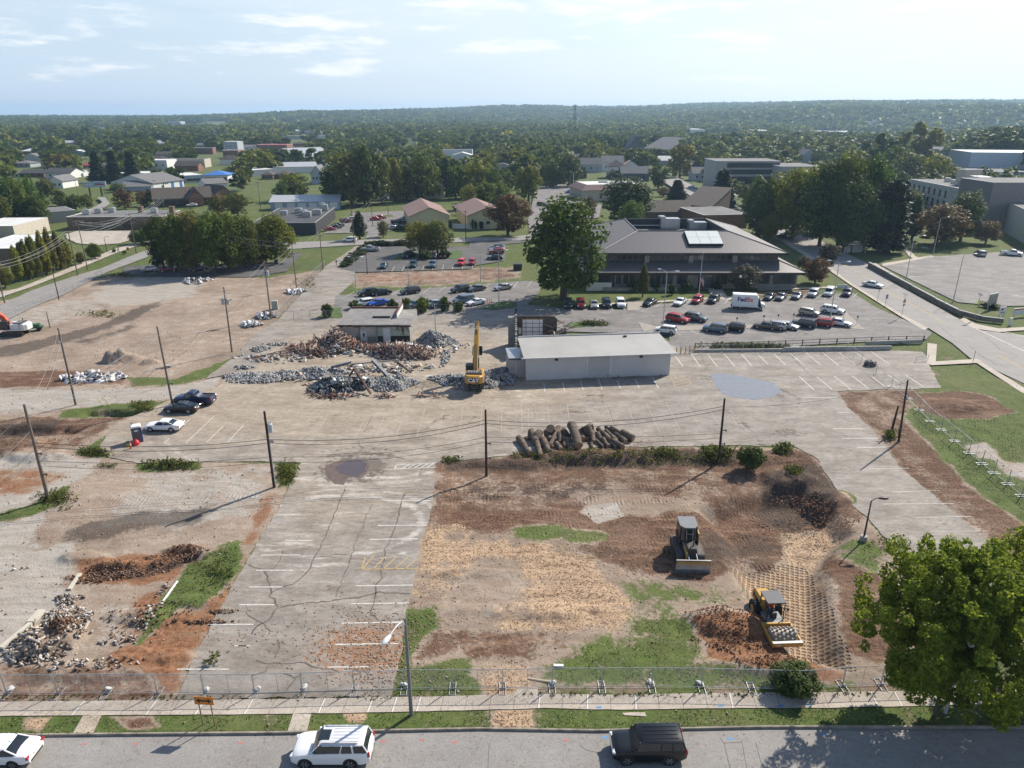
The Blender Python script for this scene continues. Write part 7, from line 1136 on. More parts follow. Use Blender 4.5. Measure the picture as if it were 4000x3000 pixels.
 if logo:
  k=MB();k.box((-3.10,0,1.78),(.10,1.5,.86));pl=k.build('logo_plate',MBLK,t);text_mesh('lettering',logo,.82,LETW,t,(-3.16,0,1.80),(math.pi/2,0,-math.pi/2),.006,.03)
  k=MB();k.add([(-3.17,.27,1.44),(-3.17,-.27,1.44),(-3.17,0,1.75)],[(0,1,2)]);k.build('logo_triangle',mat('logo_yellow',(.62,.38,.10),.5),pl,fix=False)
 return t
pe=G(1857,1512);pe.z=.45
EXC=excavator(pe,88,90,'yellow tracked excavator seen from behind with raised boom and black bucket',YEL,YEL,[(.5,1.9,.75),(1.3,3.7,1.0),(2.5,5.6,.95),(4.4,7.4,.7),(5.6,8.3,.5)],[(5.1,8.7,.5),(5.7,8.1,.75),(5.5,6.2,.5),(5.0,4.7,.4)],(4.95,4.4,.9),'CAT',cabside=1)
po=G(60,1305);po.z=gz(po.x,po.y)
OEX=excavator(po,186,186,'white and black excavator with an orange boom at the left edge',mat('machine_orange',(.55,.085,.035),.45,var=.1,dirt=.3,dirtcol=(.3,.14,.08)),mat('machine_white',(.62,.61,.60),.5,var=.05,dirt=.3,dirtcol=(.35,.3,.25)),[(.5,1.8,.6),(1.4,3.6,.8),(3.0,4.9,.85),(5.0,4.9,.55)],[(4.8,5.1,.4),(5.2,4.5,.6),(5.0,2.6,.45),(4.7,1.3,.35)],(4.6,1.1,1.2),None,cabside=1)
def dozer():
 p=G(2706,2236);p.z=gz(p.x,p.y)-.02;t=thing('bulldozer','black roofed tracked bulldozer facing the camera with its wide blade lowered','bulldozer',p,math.radians(-92));dk=mat('dozer_dark',(.035,.033,.032),.55,var=.2,dirt=.4,dirtcol=(.11,.09,.07));tan=mat('dozer_tan',(.45,.27,.10),.5,var=.1,dirt=.4,dirtcol=(.25,.17,.1))
 for s in(-1,1):track(t,-4.9,-1.1,s*1.02,.62,1.0,24)
 b=MB();b.box((-1.9,0,1.25),(2.1,.95,1.3),0,.12);b.box((-2.9,0,.8),(3.4,1.3,.6));b.build('hood',dk,t)
 b=MB();b.box((-1.8,-.5,1.2),(2.3,.06,.9));b.build('hood_side',tan,t);b=MB();b.tube((-1.5,.2,1.8),(-1.5,.2,2.4),.07,None,8);b.build('exhaust',dk,t)
 b=MB();b.loft([[(-4.7,-.85,1.25),(-2.7,-.85,1.25),(-2.35,-.5,1.25),(-2.35,.5,1.25),(-2.7,.85,1.25),(-4.7,.85,1.25)],[(-4.6,-.75,2.95),(-3.05,-.75,2.95),(-2.75,-.42,2.95),(-2.75,.42,2.95),(-3.05,.75,2.95),(-4.6,.75,2.95)]]);c=b.build('cab',CGL,t)
 b=MB();b.prism([(-4.75,-.85),(-3.1,-.85),(-2.65,-.48),(-2.65,.48),(-3.1,.85),(-4.75,.85)],2.96,3.12);b.build('cab_roof',mat('dozer_roof',(.16,.165,.175),.5,var=.1),c)
 b=MB()
 for y,x0,x1 in((-.5,-2.36,-2.76),(.5,-2.36,-2.76),(-.85,-2.7,-3.05),(.85,-2.7,-3.05),(-.8,-4.7,-4.62),(.8,-4.7,-4.62)):b.tube((x0+.02,y,1.25),(x1+.02,y*.9,2.97),.06,None,6)
 for s in(-1,1):b.box((-3.5,s*.86,1.45),(2.0,.05,.5))
 b.build('cab_post',MBLK,c);b=MB();b.box((-2.45,0,2.55),(.05,.7,.06));b.tube((-2.38,-.3,1.9),(-2.6,-.3,2.9),.04,None,6);b.tube((-2.38,.3,1.9),(-2.6,.3,2.9),.04,None,6);b.build('sweep_guard',STEEL,c)
 b=MB();b.box((-3.4,.95,1.9),(1.3,.12,1.0));b.build('rear_panel',tan,t)
 r=[]
 for y in(-1.6,1.6):r.append([(.12,y,.02),(.0,y,.5),(-.08,y,.9),(.05,y,1.3),(-.06,y,1.32),(-.2,y,.9),(-.12,y,.5),(0,y,0)])
 b=MB();b.loft(r);bl=b.build('blade',STEEL,t);b=MB();b.box((.10,0,.14),(.05,3.22,.34));b.build('cutting_edge',mat('polished_edge',(.30,.34,.40),.3,metal=.7,var=.1),bl)
 b=MB();b.box((-.03,0,1.0),(.14,3.0,.28));b.build('blade_face',tan,bl)
 for s in(-1,1):b=MB();b.tube((-1.2,s*.62,.55),(-.15,s*.62,.55),.14,None,8);b.build('push_arm',dk,t);b=MB();b.tube((-1.3,s*.35,1.5),(-.2,s*.4,1.1),.07,None,8);b.build('hydraulic_ram',CHROME,t)
dozer()
def roller():
 p=Vector((21.9,48.7,0));p.z=gz(p.x,p.y)-.02;t=thing('compactor_roller','yellow padfoot soil compactor with a dark canopy and a seated operator','roller',p,math.radians(-87))
 for s in(-1,1):b=MB();b.tube((-1.6,s*.62,.78),(-1.6,s*1.16,.78),.78,None,24);w=b.build('wheel',RUB,t,40);b=MB();b.tube((-1.6,s*1.0,.78),(-1.6,s*1.17,.78),.36,None,14);b.build('rim',YEL,w);b=MB();[b.box((-1.6+math.cos(a)*.78,s*.89,.78+math.sin(a)*.78),(.16,.5,.07),0,0,Matrix.Rotation(-a+math.pi/2,3,'Y'))for a in[k*math.pi/11 for k in range(22)]];b.build('tread',RUB,w)
 b=MB();b.loft([[(-3.1,-.62,.9),(-1.1,-.7,.9),(-1.1,.7,.9),(-3.1,.62,.9)],[(-3.2,-.62,1.5),(-1.1,-.7,1.75),(-1.1,.7,1.75),(-3.2,.62,1.5)],[(-2.9,-.5,1.85),(-1.1,-.6,2.05),(-1.1,.6,2.05),(-2.9,.5,1.85)]]);h=b.build('engine_hood',YEL,t,30);b=MB()
 for k in range(3):b.box((-2.7+k*.45,-.66,1.45),(.28,.06,.34));b.box((-2.7+k*.45,.66,1.45),(.28,.06,.34))
 b.build('grille',MBLK,h);b=MB();b.tube((-1.7,-.35,2.0),(-1.7,-.35,2.45),.06,None,8);b.build('exhaust',MBLK,h)
 b=MB();b.box((-.55,0,.98),(1.5,1.5,.16),0,.04);b.prism([(.2,-.75),(.55,-.45),(.55,.45),(.2,.75)],.92,1.05);b.build('platform',mat('platform_grey',(.22,.24,.24),.6,var=.15),t)
 b=MB();b.box((-.75,0,1.25),(.5,.55,.4),0,.05);b.box((-1.0,0,1.6),(.14,.52,.5),0,.05);b.build('seat',MBLK,t);b=MB();b.box((.0,0,1.3),(.3,.5,.6),0,.06);b.tube((-.1,0,1.6),(-.28,0,1.75),.03,None,6);b.tube((-.27,0,1.76),(-.31,0,1.79),.19,None,14);b.build('steering_console',MBLK,t)
 b=MB();b.prism([(-1.3,-.78),(.35,-.78),(.35,.78),(-1.3,.78)],2.72,2.82);c=b.build('canopy',mat('canopy_dark',(.075,.08,.088),.6,var=.15),t);b=MB()
 for x in(-1.2,.25):
  for s in(-1,1):b.tube((x,s*.72,1.0),(x,s*.72,2.73),.045,None,6)
 b.build('canopy_post',MBLK,c);b=MB()
 for s in(-1,1):b.path([(.25,s*.76,1.1),(.5,s*.76,1.5),(.5,s*.76,2.0),(.25,s*.76,2.2)],.03);b.box((.5,s*.9,2.25),(.06,.18,.28));b.tube((.3,s*.76,2.3),(.5,s*.9,2.3),.02,None,5)
 b.build('mirror_frame',MBLK,t)
 b=MB();b.tube((2.0,-1.02,.78),(2.0,1.02,.78),.66,None,28);d=b.build('drum',mat('muddy_drum',(.40,.33,.26),.6,metal=.2,var=.25,dirt=.5,dirtcol=(.26,.18,.12)),t,40);b=MB()
 for k in range(14):
  for j in range(6):
   a=2*math.pi*(k+.5*(j%2))/14;q=Vector((2.0+math.cos(a)*.73,-.85+j*.34,.78+math.sin(a)*.73));b.box(q,(.17,.17,.15),0,.03,Matrix.Rotation(-a+math.pi/2,3,'Y'))
 b.build('drum_pad',mat('worn_pad',(.33,.30,.27),.5,metal=.3,var=.3),d)
 b=MB();b.box((2.95,0,.85),(.24,2.5,.42),0,.03);[b.box((1.7,s*1.16,.85),(2.6,.16,.42),0,.03)for s in(-1,1)];b.box((.68,0,.85),(.24,2.4,.5),0,.03);f=b.build('drum_frame',YEL,t);b=MB();b.box((2.98,0,1.075),(.25,2.45,.03));b.build('wear_strip',FRAME_W,f)
 text_mesh('lettering','CAT',.26,LETW,f,(3.075,-.75,.84),(math.pi/2,0,math.pi/2),.004,.008);b=MB();b.box((.4,0,.75),(.7,.5,.5),0,.05);b.build('articulation_joint',MBLK,t)
 R=Matrix.Rotation(math.radians(-87),3,'Z');q=p+R@Vector((-.85,0,.95));person(q,-87,'operator in an orange vest seated on the compactor roller',CLO['o'],CLO['j'],'sit')
roller()
POLEW=mat('weathered_pole',(.155,.125,.10),.95,var=.25,scale=2,wave=('Z',40,1));POLED=mat('creosote_pole',(.045,.030,.024),.9,var=.3);CANM=mat('transformer_grey',(.40,.42,.43),.45,var=.06);CER=mat('insulator',(.33,.33,.32),.3);WIRE=mat('wire_dark',(.035,.033,.032),.6);WIREL=mat('wire_bright',(.36,.36,.35),.5,metal=.4);GALV=mat('galvanised',(.42,.43,.44),.4,metal=.5,var=.1)
POLES={}
def pole(key,ub,vb,vt,m,r,label,arms=(),cans=0,extra=None,top=None):
 p=G(ub,vb);p.z=gz(p.x,p.y);h=HT(ub,vb,vt,p.z);t=thing('utility_pole',label,'utility pole',p);lean=Vector((0,0,0))
 if top:q=PY(top,vt,p.y);lean=Vector((q.x-p.x,0,0));
 b=MB();n=5
 for k in range(n):b.tube(lean*(k/n)+Vector((0,0,h*k/n-(.5 if k==0 else 0))),lean*((k+1)/n)+Vector((0,0,h*(k+1)/n)),r*(1-.35*k/n),r*(1-.35*(k+1)/n),10,cap=True)
 b.build('pole_shaft',m,t,50)
 for dz,w,rz in arms:
  b=MB();b.box(lean*(1-dz/h)+Vector((0,0,h-dz)),(w,.11,.13),rz);a=b.build('crossarm',m,t);b=MB()
  for k in range(4):s=(k-1.5)/1.5*w*.46;b.tube(lean*(1-dz/h)+Vector((s*math.cos(rz),s*math.sin(rz),h-dz+.06)),lean*(1-dz/h)+Vector((s*math.cos(rz),s*math.sin(rz),h-dz+.24)),.05,.03,6)
  b.build('insulator',CER,a)
 for k in range(cans):
  s=1 if k==0 else-1;c=lean*.75+Vector((s*.45,-.1,h*.74));b=MB();b.tube(c,c+Vector((0,0,.95)),.27,None,14);b.tube(c+Vector((0,0,.95)),c+Vector((0,0,1.02)),.29,.2,14);o=b.build('transformer',CANM,t,40);b=MB();b.tube(c+Vector((.1,0,1.0)),c+Vector((.1,0,1.3)),.05,.03,6);b.tube(c+Vector((-.1,0,1.0)),c+Vector((-.1,0,1.3)),.05,.03,6);b.build('bushing',CER,o)
 if extra=='conduit':b=MB();b.tube((.17,-.1,0),(.17,-.1,h*.66),.055,None,8);b.build('conduit',GALV,t);b=MB();b.box((.42,-.05,h*.62),(.42,.12,.5));b.build('bracket',GALV,t)
 if extra=='box':b=MB();b.box((.2,-.1,2.0),(.3,.25,.6));b.build('meter_box',CANM,t)
 if extra=='clamps':
  for z in(.5,.28):b=MB();b.box((.32,0,h*z),(.5,.1,.1));b.tube((.5,0,h*z-.18),(.5,0,h*z+.12),.06,None,6);b.build('bracket',MBLK,t)
 POLES[key]=(p,h,lean);return t
A1=((.35,2.4,.3),)
pole('a',190,1953,1581,POLEW,.20,'thick grey utility pole nearest the left edge, above the bottom left rubble',extra='clamps',top=94)
pole('b',296,1581,1281,POLEW,.17,'grey leaning utility pole standing by the white plastic debris',top=226);pole('c',674,1581,1274,POLEW,.17,'grey leaning utility pole beside the parked blue pickup',extra='clamps',top=613);pole('d',906,1373,1118,POLEW,.16,'grey utility pole with crossarm and transformers on the cleared lot edge',((2.3,2.2,0),),2,top=873)
pole('e',1072,1902,1606,POLED,.19,'dark utility pole with a grey transformer and pipe, left of the brown puddle',(),1,'conduit');pole('f',1900,1845,1588,POLED,.17,'dark bare utility pole at the top left corner of the brown lot',(),0,'clamps');pole('g',2807,1798,1554,POLED,.17,'dark utility pole leaning right at the top of the brown lot',(),0,'clamps',top=2831)
pole('h',3510,1728,1486,POLED,.15,'tall dark pole of the pair on the right mulch strip',top=3546);pole('h2',3481,1690,1586,POLED,.17,'short dark stub pole of the pair on the right mulch strip',top=3509)
pole('i',1059,1242,1015,POLEW,.16,'utility pole with two transformers beside the green meter box',((1.0,2.0,.4),(2.4,1.8,.4)),2);pole('j',1158,1121,947,POLEW,.14,'utility pole at the top right corner of the cleared lot',((.3,2.2,.4),(2.6,3,.4)));pole('k',1262,1054,893,POLEW,.14,'slim utility pole on the lawn edge by the lane',((1.8,1.4,.4),));pole('l',1384,954,816,POLEW,.14,'utility pole at the corner of the mid street and the lane');pole('m',1456,882,773,POLEW,.14,'utility pole in the lot beside the two red saloons');pole('n',1517,839,751,POLEW,.14,'utility pole with a transformer before the tan building',(),1);pole('o',1370,836,778,POLEW,.13,'thin utility pole right of the pale blue storage row');pole('p',1820,943,823,POLED,.15,'dark utility pole between the two yellow halls',((.2,1.2,0),))
A2=((.3,2.8,.9),(1.3,2.8,.9))
pole('q',304,1076,900,POLEW,.16,'utility pole by the left road nearest the row of pear trees',((.4,2.2,.9),));pole('r',533,990,832,POLEW,.17,'tall utility pole at the far road junction on the left',((.2,2,.9),(3.0,1.8,.9)));pole('s',342,1051,859,POLEW,.14,'utility pole with double crossarm behind the left road',A2);pole('t',230,1168,1053,POLED,.12,'short dark pole by the left road fence');pole('u',19,1184,1025,POLEW,.17,'utility pole with meter box cut by the left edge',A1,0,'box');pole('v',644,836,764,POLEW,.14,'utility pole with crossarm before the brown shingled restaurant',A1);pole('w',304,760,692,POLEW,.14,'utility pole beside the billboards');pole('x',662,606,570,POLEW,.2,'distant utility pole in the woods left of centre',((.5,5,0),));pole('y',1018,810,705,POLEW,.15,'utility pole by the path left of the storage row',A1)
pole('z',195,1277,1215,POLEW,.12,'broken stub pole in the weed bed beside the orange excavator');pole('z2',1420,775,720,POLEW,.13,'thin pole among the trees of the dense wood')
def P_(k,dz=.1,s=0.0):
 p,h,l=POLES[k];f=(h-dz)/h;return p+l*f+Vector((s,0,h-dz))
def span(a,b,sag,r,m,label,group):
 n=14;pts=[a.lerp(b,k/n)-Vector((0,0,4*sag*(k/n)*(1-k/n)))for k in range(n+1)];o0=(a+b)/2;mb=MB()
 for p,q in zip(pts,pts[1:]):mb.tube(p-o0,q-o0,r,None,4,False)
 o=mb.build('overhead_wire',m);o.location=o0;return tag(o,label,'wire',group)
NW='wires strung across the cleared lots'
for a,da,b,db,sag,nm in(('e',3.4,'f',1.3,1.0,'between the dark transformer pole and the bare dark pole'),('f',1.3,'g',1.0,1.1,'between the two dark poles above the brown lot'),('a',4.4,'e',3.4,.7,'between the left edge pole and the dark transformer pole')):
 for k in range(2):span(P_(a,da+k*.45),P_(b,db+k*.45),sag+.1*k,.032,WIRE,'dark upper %s wire %s'%(('outer','inner')[k],nm),NW)
for a,da,b,db,sag,nm in(('e',5.6,'f',3.5,.8,'between the dark transformer pole and the bare dark pole'),('f',3.5,'g',4.6,.3,'between the two dark poles above the brown lot'),('a',6.6,'e',5.6,.5,'between the left edge pole and the dark transformer pole')):
 for k in range(2):span(P_(a,da+k*.6),P_(b,db+k*.6),sag+.15*k,.022,WIRE,'thin lower %s wire %s'%(('outer','inner')[k],nm),NW)
span(P_('g',1.1),P_('h',.3),.9,.022,WIRE,'dark wire from the leaning right pole to the tall pole on the mulch strip',NW);span(P_('g',1.3),G(3000,1700,1.5),.3,.012,WIRE,'thin guy wire from the leaning right pole down to the asphalt',NW)
for k in range(2):span(G(-260,1900+k*90,6),P_('a',.6+k*2.4),.5,.02,WIREL,'bright wire leaving the frame at left from the thick grey pole, %s'%('upper','lower')[k],NW)
for a,b,nm in(('a','c','from the thick grey pole to the pole by the blue pickup'),('a','d','from the thick grey pole to the crossarm pole'),('c','d','from the pickup pole to the crossarm pole'),('d','i','from the crossarm pole to the twin transformer pole'),('i','j','from the twin transformer pole to the lot corner pole'),('j','k','from the lot corner pole to the lawn pole'),('k','l','from the lawn pole to the street corner pole'),('l','m','from the street corner pole to the red car pole'),('m','n','from the red car pole to the tan building pole'),('j','r','from the lot corner pole toward the far junction'),('b','a','from the leaning debris pole to the thick grey pole')):
 for k in range(2):span(P_(a,.3+k*1.1,.2*k),P_(b,.35+k*.8,.2*k),1.0+.3*k,.02 if a in 'abc' else.026,WIREL,'%s bright wire running %s'%(('upper','lower')[k],nm),'wires on the grey pole line')
for a,b,nm in(('u','q','left edge pole and the pear tree pole'),('q','r','pear tree pole and the junction pole'),('r','v','junction pole and the restaurant pole'),('v','y','restaurant pole and the path pole'),('s','r','double crossarm pole and the junction pole')):
 for k in range(4):span(P_(a,.15+.35*k,(k%2)*1.4-.7),P_(b,.15+.35*k,(k%2)*1.4-.7),1.3,.035,WIREL,'%s bright street wire between the %s'%(('top','second','third','bottom')[k],nm),'street wires on the left')
span(P_('y',.2),G(1262,700,11),1.5,.04,WIREL,'bright wire from the path pole towards the townhouses','street wires on the left');span(P_('p',.2),P_('n',.3),1.5,.02,WIRE,'dark wire between the yellow hall pole and the tan building pole',None)
LHEAD=mat('lamp_head_white',(.62,.64,.66),.4);LPOLE=mat('pale_lamp_pole',(.40,.41,.41),.5,metal=.2)
def lamp(ub,vb,vt,m,label,heads=((1.3,180),),hm=None,r=.09,base=False,drop=0,sc=1.0):
 p=G(ub,vb);p.z=gz(p.x,p.y);h=HT(ub,vb,vt,p.z);t=thing('street_lamp',label,'street lamp',p);b=MB();b.tube((0,0,-.2),(0,0,h),r*1.25,r*.7,10);b.build('lamp_pole',m,t,50)
 if base:b=MB();b.tube((0,0,-.2),(0,0,.55),.34,None,18);b.build('concrete_base',M_CONC,t,40)
 for L,a in heads:
  d=Vector((math.cos(math.radians(a)),math.sin(math.radians(a)),0));z0=h-.1;q=[Vector((0,0,z0-.5*(drop>0)))]+[d*(L*k/5)+Vector((0,0,z0+(.35*math.sin(k/5*1.9)if drop==0 else.25*math.sin(k/5*2.6))))for k in range(1,6)];b=MB();b.path(q,.04,6);ar=b.build('lamp_arm',m if drop==0 else LHEAD,t)
  e=q[-1];b=MB();R=Matrix.Rotation(math.radians(a),3,'Z');rg=[]
  for x,w,hh in((-.05,.09,.07),(.15,.15,.11),(.5,.20,.14),(.75,.15,.10),(.85,.05,.04)):rg.append([e+R@Vector((x*sc,w*math.cos(k*math.pi/4)*sc,hh*math.sin(k*math.pi/4)*sc))for k in range(8)])
  b.loft(rg);b.build('lamp_head',hm or LHEAD,ar,50)
 return t
lamp(1607,2792,2415,mat('lamp_pole_grey',(.17,.165,.16),.8,var=.15),'street lamp on the front verge with a white drooping head',((1.9,247),),r=.12,drop=1,sc=1.05);q=MB();q.tube((0,0,.0),(0,0,.75),.19,.17,12);
lamp(3372,2112,1955,mat('brown_lamp_pole',(.05,.032,.027),.6),'dark brown car park lamp on a round concrete base at right',((.7,0),),mat('brown_lamp_head',(.04,.03,.028),.5),.085,True,0,1.1)
lamp(3692,2785,2440,LPOLE,'street lamp with a pale head hidden in the maple crown',((1.5,240),),r=.10,drop=1,sc=1.2)
lamp(1395,1177,1008,LPOLE,'pale twin headed lamp at the left of the upper car row',((1.4,140),(1.4,30)));lamp(1949,1179,981,LPOLE,'pale twin headed lamp beside the silver saloon',((1.4,150),(1.4,20)));lamp(2589,1276,1060,LPOLE,'tall pale twin headed lamp on the gravel island before the office',((1.6,125),(1.5,-10)));lamp(3242,1247,1024,LPOLE,'tall pale twin headed lamp beside the white wagon',((1.6,140),(1.5,0)));lamp(3644,997,850,LPOLE,'lamp with a hanging head at the lawn edge of the right hand car park',((2.2,10),));lamp(3538,1094,925,LPOLE,'lamp with a hanging head over the stone wall on the right',((3.0,20),));lamp(3723,1179,995,LPOLE,'slim pole with a side arm in the right hand car park',((2.6,10),));lamp(1435,1067,977,POLED,'dark pole at the front of the middle car park',());lamp(1597,1126,1026,LPOLE,'slim pole on the mulch strip, left of two',());lamp(1878,1096,995,LPOLE,'slim pole on the mulch strip, right of two',());lamp(1702,1308,1184,LPOLE,'bare pale pole beside the dark block pile',());lamp(2238,765,668,GALV,'lattice light mast in the clinic parking',((1.2,0),(1.2,180)),r=.22);lamp(2225,762,680,GALV,'thin companion pole beside the lattice mast',());lamp(118,868,792,LPOLE,'curved street lamp by the red pickup at left',((2.0,160),));lamp(418,985,925,MBLK,'dark ornamental lamp at the junction on the left',((.8,0),));lamp(2704,728,690,LPOLE,'slim lamp beside the curving road',((1,0),));lamp(1678,770,735,LPOLE,'slim pole in front of the tan building',())
def globe():p=G(2884,1150);t=thing('globe_lamp','short dark post with a white globe by the entrance path','street lamp',p);h=HT(2884,1150,1084);b=MB();b.tube((0,0,0),(0,0,h),.07,.05,8);b.build('lamp_pole',MBLK,t);b=MB();b.ball((0,0,h+.2),.30,14,10);b.build('globe',LHEAD,t,60)
globe()
def flagpole():
 p=G(2730,1150);t=thing('flagpole','tall white flagpole before the office entrance','flagpole',p);h=HT(2730,1150,986);b=MB();b.tube((0,0,0),(0,0,h),.09,.04,10);b.build('pole_shaft',FRAME_W,t);b=MB();b.ball((0,0,h+.08),.11,10,8);b.build('finial',CHROME,t);b=MB();b.tube((0,0,-.02),(0,0,.12),.5,None,16);b.build('concrete_base',M_CONC,t)
 f=thing('flag','limp red white and blue striped flag hanging on the pole','flag',(p.x,p.y,0));
 mr,mw,mb_=mat('flag_red',(.42,.02,.03),.8),mat('flag_white',(.66,.66,.66),.8),mat('flag_blue',(.02,.035,.14),.8);z0=h*.52
 for k in range(7):
  b=MB();n=6
  for i in range(n):x0,x1=.06+i*.14,.06+(i+1)*.14;y0,y1=.10*math.sin(i*1.9),.10*math.sin((i+1)*1.9);d0,d1=-i*.28,-(i+1)*.28;b.hexa([(x0,y0,z0+d0-.26*(k+1)),(x1,y1,z0+d1-.26*(k+1)),(x1,y1+.02,z0+d1-.26*(k+1)),(x0,y0+.02,z0+d0-.26*(k+1)),(x0,y0,z0+d0-.26*k),(x1,y1,z0+d1-.26*k),(x1,y1+.02,z0+d1-.26*k),(x0,y0+.02,z0+d0-.26*k)])
  b.build('stripe',mb_ if False else(mr if k%2==0 else mw),f)
 b=MB();b.hexa([(.05,-.03,z0-.9),(.45,-.08,z0-1.7),(.45,.06,z0-1.7),(.05,.06,z0-.9),(.05,-.03,z0+.0),(.45,-.08,z0-.75),(.45,.06,z0-.75),(.05,.06,z0)]);b.build('canton',mb_,f)
flagpole()
MESHW=mat('chain_link_wire',(.40,.41,.41),.5,metal=.4)
def link_mesh(w,h,sp=.16,r=.0045):
 b=MB();n=int((w+h)/sp)
 for k in range(n+1):
  o=k*sp-h
  for s in(0,1):
   x0,z0,x1,z1=o,0,o+h,h
   if x0<0:z0-=x0;x0=0
   if x1>w:z1-=x1-w;x1=w
   if x1<=x0:continue
   if s:z0,z1=h-z0,h-z1
   b.tube((x0,0,z0),(x1,0,z1),r,None,3,False)
 return b
def panel_fence(px,label,group,h=1.85,feet=True,bags=(),name='temporary_fence',z=None,mesh=True,sp=.16,rr=.024):
 P=[onground(u,v)for u,v in px]
 for i,(a,b)in enumerate(zip(P,P[1:])):
  w=(b-a).length;rz=math.atan2((b-a).y,(b-a).x);t=thing(name,label%(i+1)if '%d' in label else label,'fence',a,rz,group);fr=MB();z0=.12
  for x in(.03,w/2,w-.03):fr.tube((x,0,z0 if x!=.03 else 0),(x,0,h+(.12 if x==.03 else 0)),rr*(1 if x!=w/2 else.75),None,6)
  for zz in(z0,h):fr.tube((.03,0,zz),(w-.03,0,zz),rr,None,6)
  fr.build('frame',GALV,t)
  if mesh:m=link_mesh(w-.1,h-z0,sp);o=m.build('mesh',MESHW,t,fix=False);o.location=(.05,.01,z0)
 if feet:
  for i,a in enumerate(P):
   b=P[min(i+1,len(P)-1)];c=P[max(i-1,0)];rz=math.atan2((b-c).y,(b-c).x);f=MB();w,l=.22,.62;q=[(-w,-l,.04),(w,-l,.04),(w,l,.04),(-w,l,.04),(-w,-l,.04)];f.path([Vector(k)for k in q],.03);f.tube((-w,0,.04),(w,0,.04),.03,None,6);f.tube((0,0,.04),(0,0,.4),.035,None,6)
   o=f.build('fence_stand',mat('white_stand',(.36,.37,.38),.45,metal=.3));o.location=a+Vector((0,0,.02));o.rotation_euler.z=rz;tag(o,'white tubular stand foot under the '+group,'fence stand','stand feet of the '+group)
   if i in bags:
    s=MB();s.ball((0,0,.11),.27,10,7,(1.0,.62,.40),.12,random.Random(i));s.ball((.08,.08,.2),.2,9,6,(1.1,.6,.35),.15,random.Random(i+9));o=s.build('sandbag',mat('white_sandbag',(.54,.54,.52),.9,var=.1),None,60);o.location=a+Vector((.05*math.cos(i),.38,.02));o.rotation_euler.z=rz+i;tag(o,'white sandbag on a stand foot of the '+group,'sandbag','sandbags along the '+group)
FF=[(-170,2713),(27,2712),(226,2712),(416,2710),(615,2711),(798,2710),(995,2709),(1181,2703),(1384,2697),(1579,2693),(1768,2693),(1963,2692),(2156,2687),(2350,2686),(2545,2686),(2739,2687),(2935,2692),(3131,2697),(3290,2682),(3440,2677),(3585,2673),(3727,2670),(3868,2662),(4010,2650)]
panel_fence(FF,'galvanised mesh panel of the temporary fence along the front pavement','temporary fence along the front pavement',bags=(1,3,5,6,7,9,12,14,15,22))
FR=[(3307,1374),(3363,1418),(3420,1463),(3482,1509),(3545,1557),(3590,1602),(3632,1645),(3676,1680),(3728,1724),(3784,1771),(3835,1812),(3882,1850),(3935,1893),(3990,1937),(4060,1995)]
panel_fence(FR,'galvanised mesh panel of the temporary fence crossing the right hand lot and grass','temporary fence on the right',bags=(2,4),sp=.3)
panel_fence([(2655,1383),(2740,1381),(2820,1380),(2900,1379),(2980,1378),(3061,1377),(3142,1377),(3225,1376),(3307,1374)],'mesh fence panel at the foot of the low wall below the office lot','temporary fence below the office lot',bags=(1,2,4,6),sp=.4)
panel_fence([(1084,1247),(1148,1246),(1210,1245),(1275,1244),(1339,1243)],'mesh panel of the fence closing the lane behind the demolished shop','fence panels behind the demolished shop',feet=False,sp=.4)
panel_fence([(1560,1222),(1620,1221),(1680,1220),(1745,1219),(1800,1218)],'mesh panel of the fence along the bushes behind the excavator','fence panels behind the excavator',feet=False,sp=.4)
panel_fence([(2205,1272),(2262,1270),(2325,1272),(2375,1290),(2385,1312)],'mesh panel of the fence around the weedy island behind the garage ruin','fence panels behind the garage ruin',feet=False,sp=.4,bags=(3,))
def long_fence(px,label,h=1.8,step=3.0,top=True):
 P=[onground(u,v)for u,v in px];t=thing('chain_link_fence',label,'fence',P[0]);o=P[0];fr=MB();ms=MB()
 for a,b in zip(P,P[1:]):
  n=max(1,round((b-a).length/step))
  for k in range(n):q=a.lerp(b,k/n)-o;fr.tube(q,q+Vector((0,0,h)),.035,None,5)
  fr.tube(a-o+Vector((0,0,h)),b-o+Vector((0,0,h)),.028,None,5);l=(b-a).length
  for k in range(int(l/.5)):
   q=a.lerp(b,k*.5/l)-o;e=a.lerp(b,min(1,(k*.5+.9)/l))-o;ms.tube(q,e+Vector((0,0,h)),.006,None,3,False);ms.tube(q+Vector((0,0,h)),e,.006,None,3,False)
 fr.build('post',GALV,t,fix=False);ms.build('mesh',MESHW,t,fix=False)
long_fence([(-60,1275),(100,1210),(260,1142),(420,1068)],'chain link fence along the left road beside the cleared lot');long_fence([(1084,1247),(1135,1190),(1194,1127)],'chain link fence along the lane by the meter box');long_fence([(1184,1118),(1228,1080),(1271,1040)],'chain link fence at the lane corner of the lawn');long_fence([(1000,1048),(1130,1046),(1262,1050)],'low chain link fence between the lawn and the cleared lot',1.2);long_fence([(3440,1055),(3530,1105),(3620,1150),(3760,1195)],'chain link fence above the stone wall of the right hand car park',1.5)
